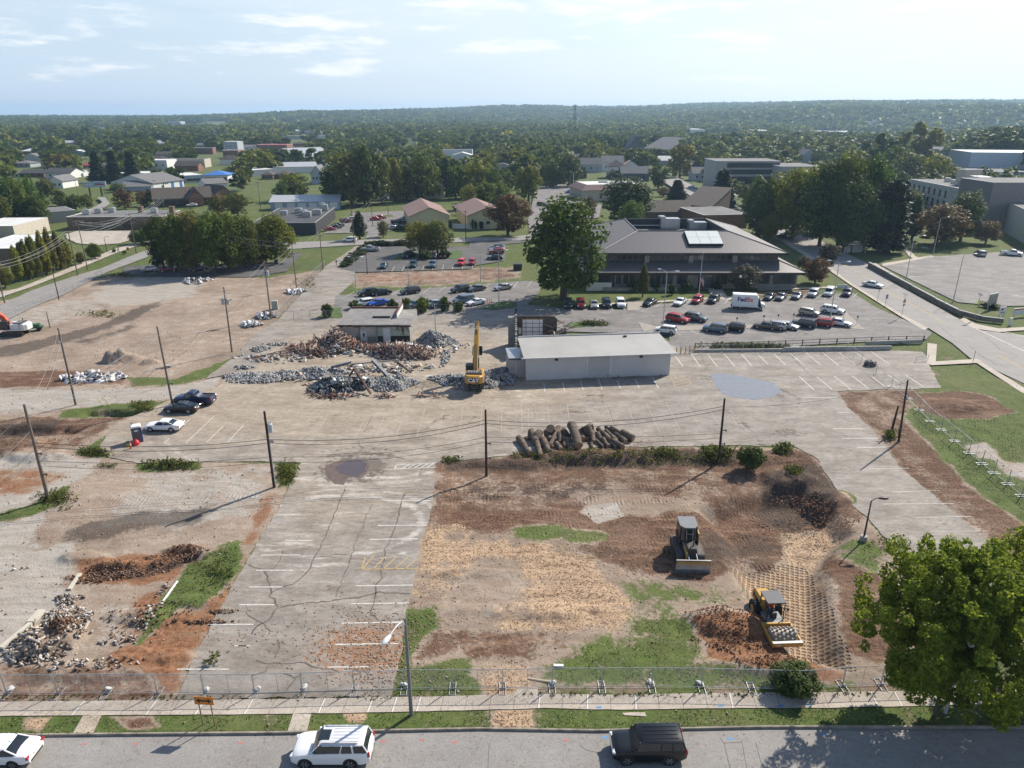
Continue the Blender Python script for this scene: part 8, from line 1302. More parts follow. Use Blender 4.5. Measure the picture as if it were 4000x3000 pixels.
def rail_fence():
 P=[(2714,1366),(2780,1365),(2860,1362),(2935,1359),(3000,1357),(3066,1355),(3133,1352),(3200,1349),(3267,1347),(3335,1344),(3402,1341),(3468,1339),(3538,1337),(3606,1336)];Q=[G(u,v)for u,v in P];t=thing('guard_rail','long dark two rail barrier along the edge of the office lot','railing',Q[0]);m=mat('rusty_rail',(.075,.06,.05),.7,var=.3)
 for q in Q:b=MB();b.box(q-Q[0]+Vector((0,0,.62)),(.16,.16,1.3));b.build('post',m,t)
 for z in(.62,1.15):
  b=MB()
  for a,c in zip(Q,Q[1:]):b.tube(a-Q[0]+Vector((0,0,z)),c-Q[0]+Vector((0,0,z)),.055,None,6)
  b.build('rail',m,t)
 w=MB();A,B=G(2900,1372),G(3480,1362);
 for a,c,h in((G(2714,1375),G(3060,1372),.5),(G(3060,1372),G(3480,1366),.75),(G(3380,1347),G(3600,1340),.7)):d=c-a;w.box((a+c)/2-A+Vector((0,0,h/2)),(d.length,.3,h),math.atan2(d.y,d.x))
 o=w.build('retaining_wall',M_CONC);o.location=A;tag(o,'low concrete retaining wall under the dark two rail barrier','wall')
rail_fence()
for k,(u,v)in enumerate(((2642,1383),(2659,1382),(2677,1380),(2693,1379),(2710,1377))):
 b=MB();b.tube((0,0,-.1),(0,0,1.25),.10,None,10);b.ball((0,0,1.25),.10,10,6);o=b.build('bollard',mat('bollard_yellow',(.52,.36,.08),.6,dirt=.3,dirtcol=(.3,.25,.15)),None,50);o.location=G(u,v);tag(o,('leftmost','second','middle','fourth','rightmost')[k]+' yellow bollard of five by the warehouse corner','bollard','yellow bollards by the warehouse')
def stone_wall():
 Q=[G(u,v)for u,v in((3392,1042),(3470,1085),(3560,1133),(3650,1182),(3740,1228),(3830,1252),(3918,1262))];t=thing('stone_wall','stepped grey stone retaining wall along the side road','wall',Q[0]);m=mat('rubble_stone',(.21,.185,.15),.9,var=.3,brick=((.5,.5,.5),.7,.3))
 b=MB();c=MB()
 for i,(p,q)in enumerate(zip(Q,Q[1:])):d=q-p;a=math.atan2(d.y,d.x);h=1.25-.08*i;b.box((p+q)/2-Q[0]+Vector((0,0,h/2)),(d.length,.45,h),a);c.box((p+q)/2-Q[0]+Vector((0,0,h+.06)),(d.length,.55,.12),a)
 b.build('wall',m,t);c.build('coping',M_CONC,t)
stone_wall()
ORNG=mat('sign_orange',(.58,.19,.02),.5);BLKS=mat('sign_black',(.015,.015,.015),.6);SGNB=mat('sign_grey_back',(.30,.31,.31),.4,metal=.5);SGNY=mat('sign_fluorescent',(.62,.72,.05),.5)
def arrow_sign():
 a=onground(795,2838);b=onground(835,2830);c=(a+b)/2;t=thing('arrow_sign','orange double arrow road sign on two rusty posts in the front verge','sign',c,math.radians(-4));m=mat('rusty_post',(.19,.125,.085),.8,var=.3);h=2.55
 for s in(-1,1):k=MB();k.box((s*.42,.04,h/2-.1),(.07,.05,h));k.build('post',m,t)
 k=MB();k.box((0,0,h-.32),(1.35,.03,.66));p=k.build('sign_plate',ORNG,t);k=MB();y=-.018
 pr=[(-.56,0),(-.28,.22),(-.28,.07),(.28,.07),(.28,.22),(.56,0),(.28,-.22),(.28,-.07),(-.28,-.07),(-.28,-.22)];k.add([(x,y,h-.32+z)for x,z in pr],[tuple(range(10))]);k.build('arrow',BLKS,p,fix=False)
 k=MB()
 for(x,z,w,hh)in((0,.315,1.3,.015),(0,-.315,1.3,.015),(.645,0,.015,.62),(-.645,0,.015,.62)):k.box((x,y,h-.32+z),(w,.006,hh))
 k.build('border',BLKS,p)
arrow_sign()
def post_sign(u,vb,vt,label,shape,m,rz=0,sz=.75,solar=False,plate2=None,name='road_sign'):
 p=onground(u,vb);h=HT(u,vb,vt,p.z);t=thing(name,label,'sign',p,rz);k=MB();k.tube((0,0,-.1),(0,0,h),.045,None,6);k.build('post',GALV,t);z=h-(1.5 if solar else sz*.5);k=MB()
 k.box((0,-.06,z),(sz,.03,sz*(1 if shape=='dia' else 1.25)),0,0,Matrix.Rotation(math.pi/4,3,'Y')if shape=='dia' else None);pl=k.build('sign_plate',m,t)
 if plate2:k=MB();k.box((0,-.06,z-sz*1.05),(sz*.8,.03,sz*.4));k.build('sub_plate',m,t)
 if solar:k=MB();k.box((0,0,h+.05),(1.0,.7,.06),0,0,Matrix.Rotation(.5,3,'X'));k.build('solar_panel',mat('solar_cells',(.03,.035,.055),.2),t);k=MB();k.box((0,-.12,z-.75),(.55,.12,.2));k.build('beacon_lamp',BLKS,t)
 return pl
post_sign(3520,1240,1146,'grey backed diamond crossing sign with solar panel on the near verge','dia',SGNB,.5,.8,True,1);pl=post_sign(3807,1247,1148,'fluorescent yellow pedestrian crossing sign with solar panel by the stone wall','dia',SGNY,.5,.85,True,1)
post_sign(3457,1197,1149,'plain grey backed rectangular road sign on the verge','rect',SGNB,.5,.8);post_sign(3426,1181,1130,'thin bare signpost on the verge by the white saloon','rect',SGNB,.5,.3);post_sign(3799,1419,1367,'small pole sign beside the concrete corner path','rect',SGNB,.9,.28);post_sign(505,1002,965,'small traffic sign at the far junction','rect',mat('sign_red',(.4,.05,.03),.5),0,.7);post_sign(576,960,925,'yellow crossing sign at the far junction','dia',SGNY,.3,.8)
for k,(u,vb,vt)in enumerate(((3037,1259,1225),(3097,1256,1222),(3199,1250,1219),(3294,1249,1212),(3345,1269,1231),(2876,1269,1237),(2981,1261,1229))):post_sign(u,vb,vt,'%s bay marker post on the gravel island of the office lot'%('leftmost black','second black','third black','fourth black','rightmost black','left blue topped','right blue topped')[k],'rect',CARP['navy']if k>4 else BLKS,0,.32,name='bay_marker')
def board(u,vb,w,h,zb,label,rz=0,m=FRAME_W,name='notice_board',legs=True,stripe=None):
 p=onground(u,vb);t=thing(name,label,'sign',p,rz);k=MB();k.box((0,0,zb+h/2),(w,.18,h),0,.02);s=k.build('sign_panel',m,t)
 if legs:
  for x in(-1,1):k=MB();k.box((x*w*.38,.05,zb/2),(.12,.12,zb+.1));k.build('post',GALV,t)
 if stripe:k=MB();k.box((0,-.095,zb+h*.88),(w*.98,.02,h*.2));k.build('stripe',stripe,s)
 return s
board(3870,1206,3.2,2.6,1.0,'large grey signboard seen from behind above the corner hedge',.5,SGNB);s=board(3909,1244,1.8,1.7,1.0,'square white sign with a red badge by the road corner',.35);k=MB();k.tube((-.3,-.1,2.2),(-.3,-.12,2.2),.28,None,12);k.build('badge',mat('badge_red',(.3,.05,.06),.6),s);k=MB();[k.box((x,-.1,1.5),(.35,.02,.25))for x in(-.4,.3)];k.build('figure',BLKS,s)
board(3985,1236,4.6,1.4,.6,'long white sign with a red band at the right edge',.3,stripe=mat('band_red',(.38,.03,.05),.6));board(3289,1127,2.4,.9,.3,'low white office sign between stone ends by the lawn',-.1,legs=False);board(3945,1270,.9,1.6,.1,'small white post sign at the right corner',.3,legs=False)
for k,(u0,u1,v0,v1)in enumerate(((335,372,712,732),(376,421,708,731))):
 p=G((u0+u1)/2,768);y=p.y;a,b=PY(u0,v1,y),PY(u1,v0,y);t=thing('billboard','%s pale blue billboard panel beside the left road'%('left','right')[k],'billboard',(p.x,y,0));q=MB();q.box((0,0,(a.z+b.z)/2),(b.x-a.x,.4,b.z-a.z));pn=q.build('panel',mat('billboard_face',(.34,.43,.50),.5,var=.3,scale=.4),t);q=MB();q.box((0,-.22,(a.z+b.z)/2),((b.x-a.x)*.7,.05,(b.z-a.z)*.25));q.build('poster_band',FRAME_W if k==0 else R_RED,pn);q=MB();q.tube((0,.3,0),(0,.3,a.z+1),.4,None,8);q.build('post',MBLK,t)
def mast():
 p=PY(2244,500,900);z0=gz(p.x,900);z1=PY(2244,408,900).z;t=thing('radio_mast','tall lattice radio mast with antennas rising above the skyline','mast',(p.x,900,z0));h=z1-z0;b=MB()
 for s in range(3):a=s*2.094;c=Vector((math.cos(a),math.sin(a),0));b.tube(c*1.3,c*.5+Vector((0,0,h)),.14,None,4)
 n=22
 for k in range(n):
  z=h*k/n;r=1.3-.8*k/n
  for s in range(3):a,c=s*2.094,(s+1)*2.094;b.tube((math.cos(a)*r,math.sin(a)*r,z),(math.cos(c)*r*.97,math.sin(c)*r*.97,z+h/n),.07,None,4)
 b.build('lattice',MBLK,t);b=MB()
 for z in(.90,.97,.82):
  for s in range(6):a=s*1.047;b.box((math.cos(a)*1.7,math.sin(a)*1.7,h*z),(.5,.5,2.6))
 b.build('antenna',GALV,t)
mast()
def crane():a,b=PY(3447,508,1550),PY(3556,404,1550);t=thing('crane','distant red lattice crane boom leaning over the factories','crane',(a.x,1550,a.z));k=MB();d=b-a;n=16;side=Vector((-d.z,0,d.x)).normalized()*1.3;[k.tube(d*(i/n)+side*(1 if i%2 else-1),d*((i+1)/n)+side*(-1 if i%2 else 1),.35,None,4)for i in range(n)];k.tube(side,d*.98+side*.2,.4,None,4);k.tube(-side,d*.98-side*.2,.4,None,4);k.build('boom',mat('crane_red',(.30,.10,.08),.6),t)
crane()
def Z(ox,oy,k=1000/2212):return lambda x,y:G(ox+x*k,oy+y*k)
Q0,Q1,Q2,Q3=Z(0,1100),Z(1000,1100),Z(2000,1100),Z(3000,1100);N1,N2,N3,N4=Z(0,1800),Z(1000,1800),Z(2000,1800),Z(3000,1800);B1,B2,B3=Z(0,2400),Z(1000,2400),Z(2000,2400)
ln=Flat();ly=Flat();lf=Flat()
def L4(f,s,w=.11,fl=None):
 n=[float(k)for k in s.split()]
 for i in range(0,len(n),4):(fl or ln).seg(f(n[i],n[i+1]),f(n[i+2],n[i+3]),w,.022)
L4(N2,'45 815 385 815 0 947 317 947 -60 1092 230 1092 -150 1245 163 1245 857 1083 1355 1075 808 1237 1320 1230 740 1405 1245 1395 685 1588 1232 1580 985 680 1400 675 1050 560 1470 558 1100 345 1510 345 190 470 380 465 250 690 490 688',.13);L4(B1,'1520 475 1980 475 2060 272 2165 272 1800 88 2190 88',.12);L4(B2,'618 457 990 455',.12);L4(N1,'2020 1600 2130 1600',.12)
L4(Q2,'275 880 285 955 437 868 453 945 592 858 615 935 745 840 777 930 907 852 937 922 1065 845 1098 918 1213 828 1263 918 1410 640 1477 735 1547 622 1625 735 1690 628 1775 735 1835 628 1925 732 1982 628 2075 730 2120 625 2212 715',.14)
L4(Q3,'50 625 158 725 190 620 312 722 330 615 453 722 470 612 605 722 612 612 755 718 750 608 890 705 890 605 1045 713 270 820 400 940 420 823 557 935 575 820 718 935 730 817 870 925 890 815 1005 905 1040 808 1130 870 1188 808 1345 910 305 1003 600 1003 600 1130 740 1130 560 1273 820 1273 640 1355 960 1355 770 1435 1050 1430',.14)
L4(N4,'880 70 1220 65 1060 270 1480 260 990 375 1610 370 1280 490 1755 483 1400 610 1890 608',.08)
L4(Q2,'80 1040 88 1295 138 1090 148 1285 308 1078 325 1250 478 1065 505 1250 648 1075 690 1240 812 1055 875 1250 990 1060 1088 1305 1158 1045 1275 1300 1330 1045 1458 1290 1505 1065 1645 1295 1665 1050 1835 1300 1885 1110 2030 1300 0 1200 800 1185 800 1185 1980 1160',.08,lf);L4(Q1,'620 1155 480 1370 955 1145 850 1365 1120 1140 1025 1365 1300 1100 1205 1355 1460 1095 1390 1345 1625 1080 1570 1325 1790 1075 1755 1310 1955 1060 1935 1310 2125 1050 2118 1305',.08,lf)
L4(Q0,'1855 1160 1605 1395 1640 1190 1590 1235 1465 1355 1420 1395 1930 1250 1785 1390 2105 1240 1970 1385',.1);L4(Q1,'1195 1620 1560 1605 1195 1620 1215 1585 1215 1585 1560 1568 1260 1617 1330 1580 1310 1615 1380 1577 1365 1612 1435 1574 1420 1610 1490 1572 1475 1608 1540 1570',.13)
L4(Q0,'1085 1220 1460 1180 950 1330 1270 1325 1010 1260 1270 1262',.08,ly);L4(N2,'910 940 1390 930 945 835 910 940 915 940 1020 820 1010 938 1115 830 1100 936 1215 830 1200 934 1310 835 1290 932 1390 850',.13,ly);L4(Q2,'1365 810 1415 918 1365 810 1480 825 1480 825 1545 870 1545 870 1530 895 1530 895 1415 918 1385 850 1470 825 1395 872 1510 845 1405 895 1540 865',.12,ly)
yl=Flat();W3=Z(3000,1100)
for o in(-.18,.18):
 for s in([(900,-10),(990,60),(1290,225),(1540,370)],[(1980,630),(2212,760),(2500,930)],[(-300,-480+0),(400,-270),(700,-120),(900,-10)]):p=[W3(*q)for q in s];yl.line([(q.x+o,q.y)for q in p],.14,.028)
yl.build('lane_marking',PAINTY);L4(Q3,'1760 390 2212 600 1790 392 1990 425 1990 425 2212 470 1540 300 1640 320',.2)
def stall(a,b,n,d,w=.1):
 A,B=G(*a),G(*b);v=G(*d)-A
 for k in range(n+1):p=A.lerp(B,k/n);ln.seg(p,p+v,w,.034)
stall((1490,1062),(1845,1048),9,(1502,1043));stall((1403,1010),(1432,966),5,(1445,1010));stall((1340,1165),(2060,1120),12,(1385,1140));stall((2200,1210),(2440,1210),5,(2200,1196));stall((2560,1200),(2830,1185),5,(2590,1180));stall((2990,1180),(3330,1165),6,(3018,1160));stall((2660,1310),(3250,1280),9,(2625,1290));stall((1935,1020),(1940,965),5,(1975,1020))
ln.build('lane_marking',PAINT);lf.build('lane_marking',mat('worn_paint',(.37,.34,.30),.9,var=.2,dirt=.9,dirtcol=(.30,.265,.23)));ly.build('lane_marking',PAINTY)
ck=Flat()
def CK(f,s,w=.11):
 n=[float(k)for k in s.split()];p=[f(n[i],n[i+1])for i in range(0,len(n),2)];q=[]
 for a,b in zip(p,p[1:]):
  m=max(1,int((b-a).length/.5))
  for k in range(m):c=a.lerp(b,k/m);q.append((c.x+rng.uniform(-.10,.10),c.y+rng.uniform(-.12,.12)))
 q.append(tuple(p[-1].xy));ck.line(q,lambda i:w*rng.uniform(.5,1.4),.019)
for s,w in(('770 240 690 440 620 590 560 740 510 830 470 930 430 980 330 1060 240 1090 130 1140',.11),('1000 370 910 600 880 650 840 780 820 840 780 950 730 1070 690 1180',.08),('1280 280 1240 420 1220 520 1160 690 1115 760 1110 830 1090 930 1080 980 1085 1020 1040 1080 1040 1130 1010 1230 985 1310 1060 1380',.12),('195 1270 330 1250 470 1225 680 1210 880 1180 1020 1150 1060 1138 1330 1148',.15),('-60 900 0 920 70 935 95 1000 110 1090 130 1140 120 1175 160 1190 190 1265 110 1380 20 1420 -40 1500',.15),('520 825 640 820 825 803',.08),('825 845 920 850 1000 895 1090 900',.06),('240 760 200 860 160 930 100 950',.07),('130 1480 60 1420 0 1380 -60 1340 -90 1250',.1)):CK(N2,s,w)
for s in('0 390 60 430 180 410 300 430 420 420 470 455 600 465 720 500','180 210 195 300 160 380','-30 520 80 500 100 450','240 515 340 545 400 520','340 560 260 660','1080 260 1060 340'):CK(B2,s,.12)
for s in('1800 1060 1840 1120 1870 1240 1880 1327','1980 1080 2000 1190 2030 1327','580 1130 650 1170 780 1200','1830 1110 1980 1100','-190 1110 -210 1200 -210 1327','2100 1100 2150 1250 2200 1400'):n_=[float(k)for k in s.split()];ck.line([tuple((B3(n_[i],n_[i+1]).x+rng.uniform(-.06,.06),B3(n_[i],n_[i+1]).y))for i in range(0,len(n_),2)],.028,-.02)
for s in('1640 640 1670 740 1720 800 2000 880','1370 800 1500 800 1660 770 1720 700','760 840 790 900','820 1060 870 1200 890 1260','180 1080 200 1180','770 950 790 1050'):CK(Q2,s,.07)
for s in('1010 1160 960 1250 1010 1260 930 1300','880 1370 910 1440 870 1510','600 130 0 -60'):CK(Q1,s,.09)
for s in('1500 400 1600 480 1730 520','1740 560 1900 690 2100 760','1850 640 1980 720','200 640 270 720 350 790','1880 480 2010 590 2150 640'):CK(Q3,s,.1)
ck.build('pavement_crack',TAR)
jt=Flat();pj=Flat()
for i in range(46):
 x=-40+i*1.75;u_,_=project(x,41.0,0);a=Vector((x,float(np.interp(x,[p.x for p in SW_T],[p.y for p in SW_T]))-.02));b=Vector((x-.15,float(np.interp(x,[p.x for p in SW_B],[p.y for p in SW_B]))+.02))
 jt.line([tuple(a),tuple(b)],.03,.053)
 if i in(5,8,10,12,15,17,18,19,24,26,28,32,38,39,41,43):pj.line([(a.x+.07,a.y),(b.x+.07,b.y)],.10,.0535)
jt.build('pavement_joint',TAR);pj.build('pavement_joint',mat('joint_mortar',(.62,.60,.56),.9,var=.1))
sp_=Flat()
for u,v,w in((148,2908,.3),(330,2906,.3),(530,2905,.3),(940,2902,.35),(1495,2896,.35),(1648,2890,.3),(1775,2899,.35),(2210,2892,.4)):p=G(u,v);sp_.line([(p.x-w/2,p.y),(p.x+w/2,p.y+.05)],.16,-.024)
sp_.build('paint_mark',mat('utility_paint_pink',(.42,.16,.13),.8));sp_=Flat()
for u,v in((2362,2880),(2340,2766),(2815,2760),(3218,2868),(3158,2755),(3050,2760),(2852,2886)):p=G(u,v);sp_.line([(p.x-.2,p.y),(p.x+.2,p.y+.05)],.18,.054 if v<2800 else-.024)
sp_.build('paint_mark',mat('utility_paint_blue',(.10,.25,.45),.8))
def water(name,col,rough):m=mat(name,col,rough,spec=.6,var=.1);return m
sheet('puddle',[tuple(N2(*q).xy)for q in((600,50),(680,10),(780,-12),(900,-14),(985,25),(975,80),(905,150),(800,140),(760,205),(680,200),(610,140))],mat('muddy_margin',(.125,.088,.068),.5,var=.25,scale=1.5),.020,.5,.25)
sheet('puddle',[tuple(N2(*q).xy)for q in((690,55),(790,0),(900,-8),(960,30),(945,85),(880,135),(790,125),(720,105))],water('brown_water',(.088,.066,.062),.14),.025,.5,.2)
sheet('puddle',[tuple(q.xy)for q in(Q2(1715,800),Q2(1840,795),Q2(2000,820),Q2(2212,865),Q3(40,870),Q3(120,950),Q3(60,990),Q3(0,1004),Q2(2090,1022),Q2(1950,1008),Q2(1830,978),Q2(1760,905))],water('sky_water',(.20,.195,.19),.08),.022,.8,.35)
def isl_mat(name,cols,rough=.9,metal=0.0):
 m=bpy.data.materials.new(name);m.use_nodes=True;N=m.node_tree.nodes;L=m.node_tree.links;b=N['Principled BSDF'];b.inputs['Roughness'].default_value=rough;b.inputs['Metallic'].default_value=metal;g=N.new('ShaderNodeNewGeometry');r=N.new('ShaderNodeValToRGB');r.color_ramp.interpolation='CONSTANT'
 while len(r.color_ramp.elements)<len(cols):r.color_ramp.elements.new(.5)
 for i,c in enumerate(cols):r.color_ramp.elements[i].position=i/len(cols);r.color_ramp.elements[i].color=(*c,1)
 L.new(g.outputs['Random Per Island'],r.inputs[0]);L.new(r.outputs[0],b.inputs['Base Color']);return m
def boxes(C,Sz,rs,flat=0.0):
 n=len(C);q=rs.normal(size=(n,4));q[:,1:3]*=(1-flat);q/=np.linalg.norm(q,axis=1)[:,None];w,x,y,z=q.T
 R=np.stack([np.stack([1-2*(y*y+z*z),2*(x*y-z*w),2*(x*z+y*w)],1),np.stack([2*(x*y+z*w),1-2*(x*x+z*z),2*(y*z-x*w)],1),np.stack([2*(x*z-y*w),2*(y*z+x*w),1-2*(x*x+y*y)],1)],1)
 c=np.array([(-1,-1,-1),(1,-1,-1),(1,1,-1),(-1,1,-1),(-1,-1,1),(1,-1,1),(1,1,1),(-1,1,1)])*.5;loc=c[None]*Sz[:,None];V=np.einsum('nij,nkj->nki',R,loc)+C[:,None]
 f=np.array([(3,2,1,0),(4,5,6,7),(0,1,5,4),(1,2,6,5),(2,3,7,6),(3,0,4,7)]);F=(np.arange(n)[:,None,None]*8+f[None]).reshape(-1,4);return V.reshape(-1,3),F
def pile(name,label,cat,spots,sizes,m,seed,flat=0.0,jit=1.0):
 rs=np.random.RandomState(seed);CC=[]
 for u,v,rx,ry,h,n in spots:
  p=G(u,v);a=rs.uniform(0,2*np.pi,n);r=rs.uniform(0,1,n)**.62;x=p.x+rx*r*np.cos(a)*(1+.25*np.sin(a*3));y=p.y+ry*r*np.sin(a);hh=h*np.clip(1-r**1.4,0,1)*(.55+.9*vnoise(x/1.1,y/1.1,seed));CC.append(np.stack([x,y,hh*rs.uniform(.72,1.05,n)+.06+gz_raw(x,y).clip(-.02,2)],1))
 C=np.concatenate(CC);n=len(C);S_=np.stack([rs.uniform(*sizes[k],n)for k in range(3)],1)*rs.uniform(.6,1.25,n)[:,None];V,F=boxes(C,S_,rs,flat);o=C.mean(0);o[2]=0;me=np_mesh(name,V-o,F);ob=link(name,me,m);ob.location=o;return tag(ob,label,cat,kind='stuff')
GB=isl_mat('grey_block_rubble',[(.30,.30,.29),(.20,.20,.20),(.40,.395,.38),(.13,.13,.135),(.34,.32,.29),(.24,.245,.25)]);WB=isl_mat('timber_debris',[(.25,.125,.085),(.13,.068,.045),(.36,.22,.15),(.05,.035,.03),(.46,.33,.23),(.50,.42,.36),(.27,.25,.24),(.2,.085,.06),(.035,.035,.04),(.32,.18,.15),(.44,.38,.33),(.17,.1,.07)]);MB_=isl_mat('scrap_metal',[(.22,.25,.27),(.10,.12,.13),(.36,.38,.39),(.06,.065,.07),(.16,.14,.12)],.5,.3);CB=isl_mat('cinder_blocks',[(.38,.345,.305),(.48,.44,.40),(.22,.19,.165),(.29,.26,.23),(.15,.12,.1),(.17,.115,.08)])
bs=((.25,.45),(.16,.26),(.12,.24));ws=((.5,2.6),(.05,.18),(.03,.10))
pile('rubble_pile','long low spread of grey concrete block rubble left of the scrap heap','rubble',[(1015,1477,5.0,2.6,.55,900),(1240,1463,4.6,2.3,1.1,1300),(1120,1470,3.5,2.2,.7,500),(945,1475,3,2.6,.25,220)],bs,GB,1);pile('rubble_pile','grey block heap right of the scrap metal with bent beams','rubble',[(1530,1503,3.9,3.2,1.35,1500),(1440,1500,2.4,2.4,.8,300)],bs,GB,2);pile('rubble_pile','dark grey mound of broken blocks behind the timber heap','rubble',[(1700,1342,3.7,2.8,2.3,1300)],bs,GB,3);pile('rubble_pile','grey rubble around the tracks of the yellow excavator','rubble',[(1790,1486,4.4,2.6,.9,800),(1885,1506,3.4,1.5,.75,420),(1965,1470,2.8,4.2,.9,650),(1860,1500,3.5,2.5,.55,400)],bs,GB,4);pile('rubble_pile','small scatter of pale blocks beside the lane','rubble',[(1015,1366,1.8,1.6,.5,130),(955,1437,1.6,1.0,.5,60),(1090,1346,3,1,.15,60),(1741,1400,.8,4.5,.3,150)],bs,GB,5)
pile('timber_debris_pile','tall reddish brown heap of splintered timber below the demolished shop','debris',[(1300,1362,4.4,2.8,3.2,1500),(1250,1378,4.5,2.6,1.2,800),(1190,1363,3.5,1.4,.5,200),(1395,1362,2.8,1.7,.9,300)],ws,WB,6,.35);pile('timber_debris_pile','lower heap of splintered timber in front of the demolished shop door','debris',[(1560,1385,4.6,2.9,1.9,1300),(1470,1372,3.4,1.6,.6,350),(1640,1395,2.6,1.8,.7,250)],ws,WB,7,.35);pile('scrap_metal_pile','tangled heap of twisted grey sheet metal in front of the rubble','debris',[(1315,1520,3.6,2.5,1.7,300),(1400,1510,2.4,1.8,1.0,90)],((.5,1.9),(.3,.9),(.02,.05)),MB_,8);pile('timber_debris_pile','thin fan of splinters and rust at the foot of the scrap heap','debris',[(1310,1548,3.8,1.0,.12,160),(1500,1550,1.6,.6,.1,60),(1680,1548,3,.6,.08,30)],ws,WB,9,.8)
pile('rubble_pile','heap of broken hollow blocks in the lower left corner','rubble',[(255,2430,1.9,2.0,.5,260),(140,2560,2.5,1.2,.3,200),(268,2343,1.2,.8,.25,50),(310,2480,.9,1.2,.3,40),(220,2400,1.0,1.2,.3,50)],((.22,.38),(.14,.20),(.06,.16)),CB,10);pile('rubble_pile','broken blocks strewn along the old wall line at lower left','rubble',[(560,2440,.9,.8,.15,22),(600,2390,.7,1.2,.1,24),(500,2500,1.1,.8,.1,20),(430,2510,1.2,.4,.1,12),(330,2605,4.5,.8,.08,70),(90,2220,1.5,2,.04,4),(640,2300,.4,1.4,.08,16)],((.15,.36),(.1,.2),(.06,.14)),CB,11);pile('soil_clods','ragged brown clods heaved up along the shallow trench at left','soil',[(350,2262,2.4,.8,.15,190),(470,2245,2.6,.8,.1,170),(560,2235,2.4,.7,.15,150),(660,2185,2.2,.9,.15,170),(740,2155,1.6,.8,.2,120),(255,2480,1.1,1.0,.6,300),(800,2430,2.4,.3,.15,120),(870,2390,1.2,.3,.12,60),(470,2225,3.0,1.0,.12,160),(560,2420,3.5,2.5,.05,160)],((.05,.20),(.05,.17),(.03,.11)),isl_mat('clod_brown',[(.13,.066,.038),(.085,.044,.027),(.18,.10,.06),(.11,.06,.04),(.24,.15,.095)]),40);pile('soil_clods','red brown clods pushed up beside the compactor roller','soil',[(2820,2430,3.2,2.0,.12,420),(2880,2510,3.4,1.3,.1,260),(3020,2600,3.6,.8,.1,160),(3240,2040,3.0,1.4,.08,160),(3150,1970,3.4,2.2,.1,300)],((.04,.16),(.04,.14),(.03,.10)),isl_mat('clod_red',[(.22,.105,.056),(.15,.068,.036),(.28,.15,.085),(.10,.05,.03)]),41);pile('mixed_debris','pale boards, sheets and blocks strewn through the demolition heaps','debris',[(1300,1372,5,3,2.0,110),(1560,1390,5.5,3,1.3,110),(1430,1375,5,2.5,.5,80),(1300,1515,5,3,.9,80),(1180,1470,8,3,.5,90),(1500,1440,9,3,.25,160),(1700,1360,6,4,.3,120),(1100,1400,8,3,.2,120)],((.25,1.3),(.12,.6),(.03,.12)),isl_mat('pale_mix',[(.50,.46,.42),(.36,.30,.24),(.60,.58,.56),(.24,.27,.30),(.42,.33,.24),(.14,.13,.13)]),42,.6);pile('timber_debris_pile','stack of loose boards beside the concrete wall at lower left','debris',[(110,2500,1.1,1.2,.35,40),(80,2560,1.2,.7,.3,26)],((1.0,2.0),(.12,.25),(.03,.06)),isl_mat('pale_boards',[(.42,.33,.24),(.30,.22,.15),(.5,.42,.33)]),12,.93)
pile('plastic_debris_pile','spread heap of white plastic sheets and black bags beside the dirt track','debris',[(360,1480,4.8,1.9,.8,130),(300,1485,2.5,1.3,.5,40),(430,1478,2.2,1.3,.5,30)],((.5,1.7),(.3,1.0),(.02,.12)),isl_mat('white_plastic',[(.62,.60,.60),(.70,.68,.68),(.5,.48,.48),(.05,.05,.055),(.33,.29,.28),(.6,.58,.56)],.5),13,.7)
for i,(u,v,rx,ry,h)in enumerate(((980,1270,1.9,1.5,.6),(1037,1238,2.0,1.4,.7),(1155,1142,2.2,2.0,.8),(770,1098,3.4,3.0,.6))):pile('plastic_debris_pile',('white plastic heap on the grass left of the lane, nearest','white plastic heap by the twin transformer pole','white plastic heap by the chain link fence','grey and white scrap heap below the dark trees')[i],'debris',[(u,v,rx,ry,h,60)],((.4,1.4),(.3,.9),(.03,.2)),isl_mat('white_plastic_b%d'%i,[(.64,.63,.62),(.7,.7,.69),(.52,.5,.5),(.16,.16,.17)if i<3 else(.1,.11,.13)],.6),14+i,.6)
def beam(name,label,a,za,b,zb,r,m,sq=True,cat='beam'):
 A,B=a,b;p=Vector((A.x,A.y,za));q=Vector((B.x,B.y,zb));d=q-p;k=MB();R=d.to_track_quat('X','Z').to_matrix()
 if sq:k.box((0,0,r*.85),(d.length,r*2,r*.25),0,0,None);k.box((0,0,-r*.85),(d.length,r*2,r*.25));k.box((0,0,0),(d.length,r*.3,r*1.5))
 else:k.box((0,0,0),(d.length,r*2,r))
 o=k.build(name,m);o.location=(p+q)/2;o.rotation_euler=R.to_euler();return tag(o,label,cat)
RZ=Z(900,1300,850/2212);GRYB=mat('grey_beam',(.24,.24,.235),.8,var=.2);RUST=mat('rusty_beam',(.10,.055,.045),.8,var=.3);WHT=mat('white_beam',(.66,.65,.64),.7,var=.05)
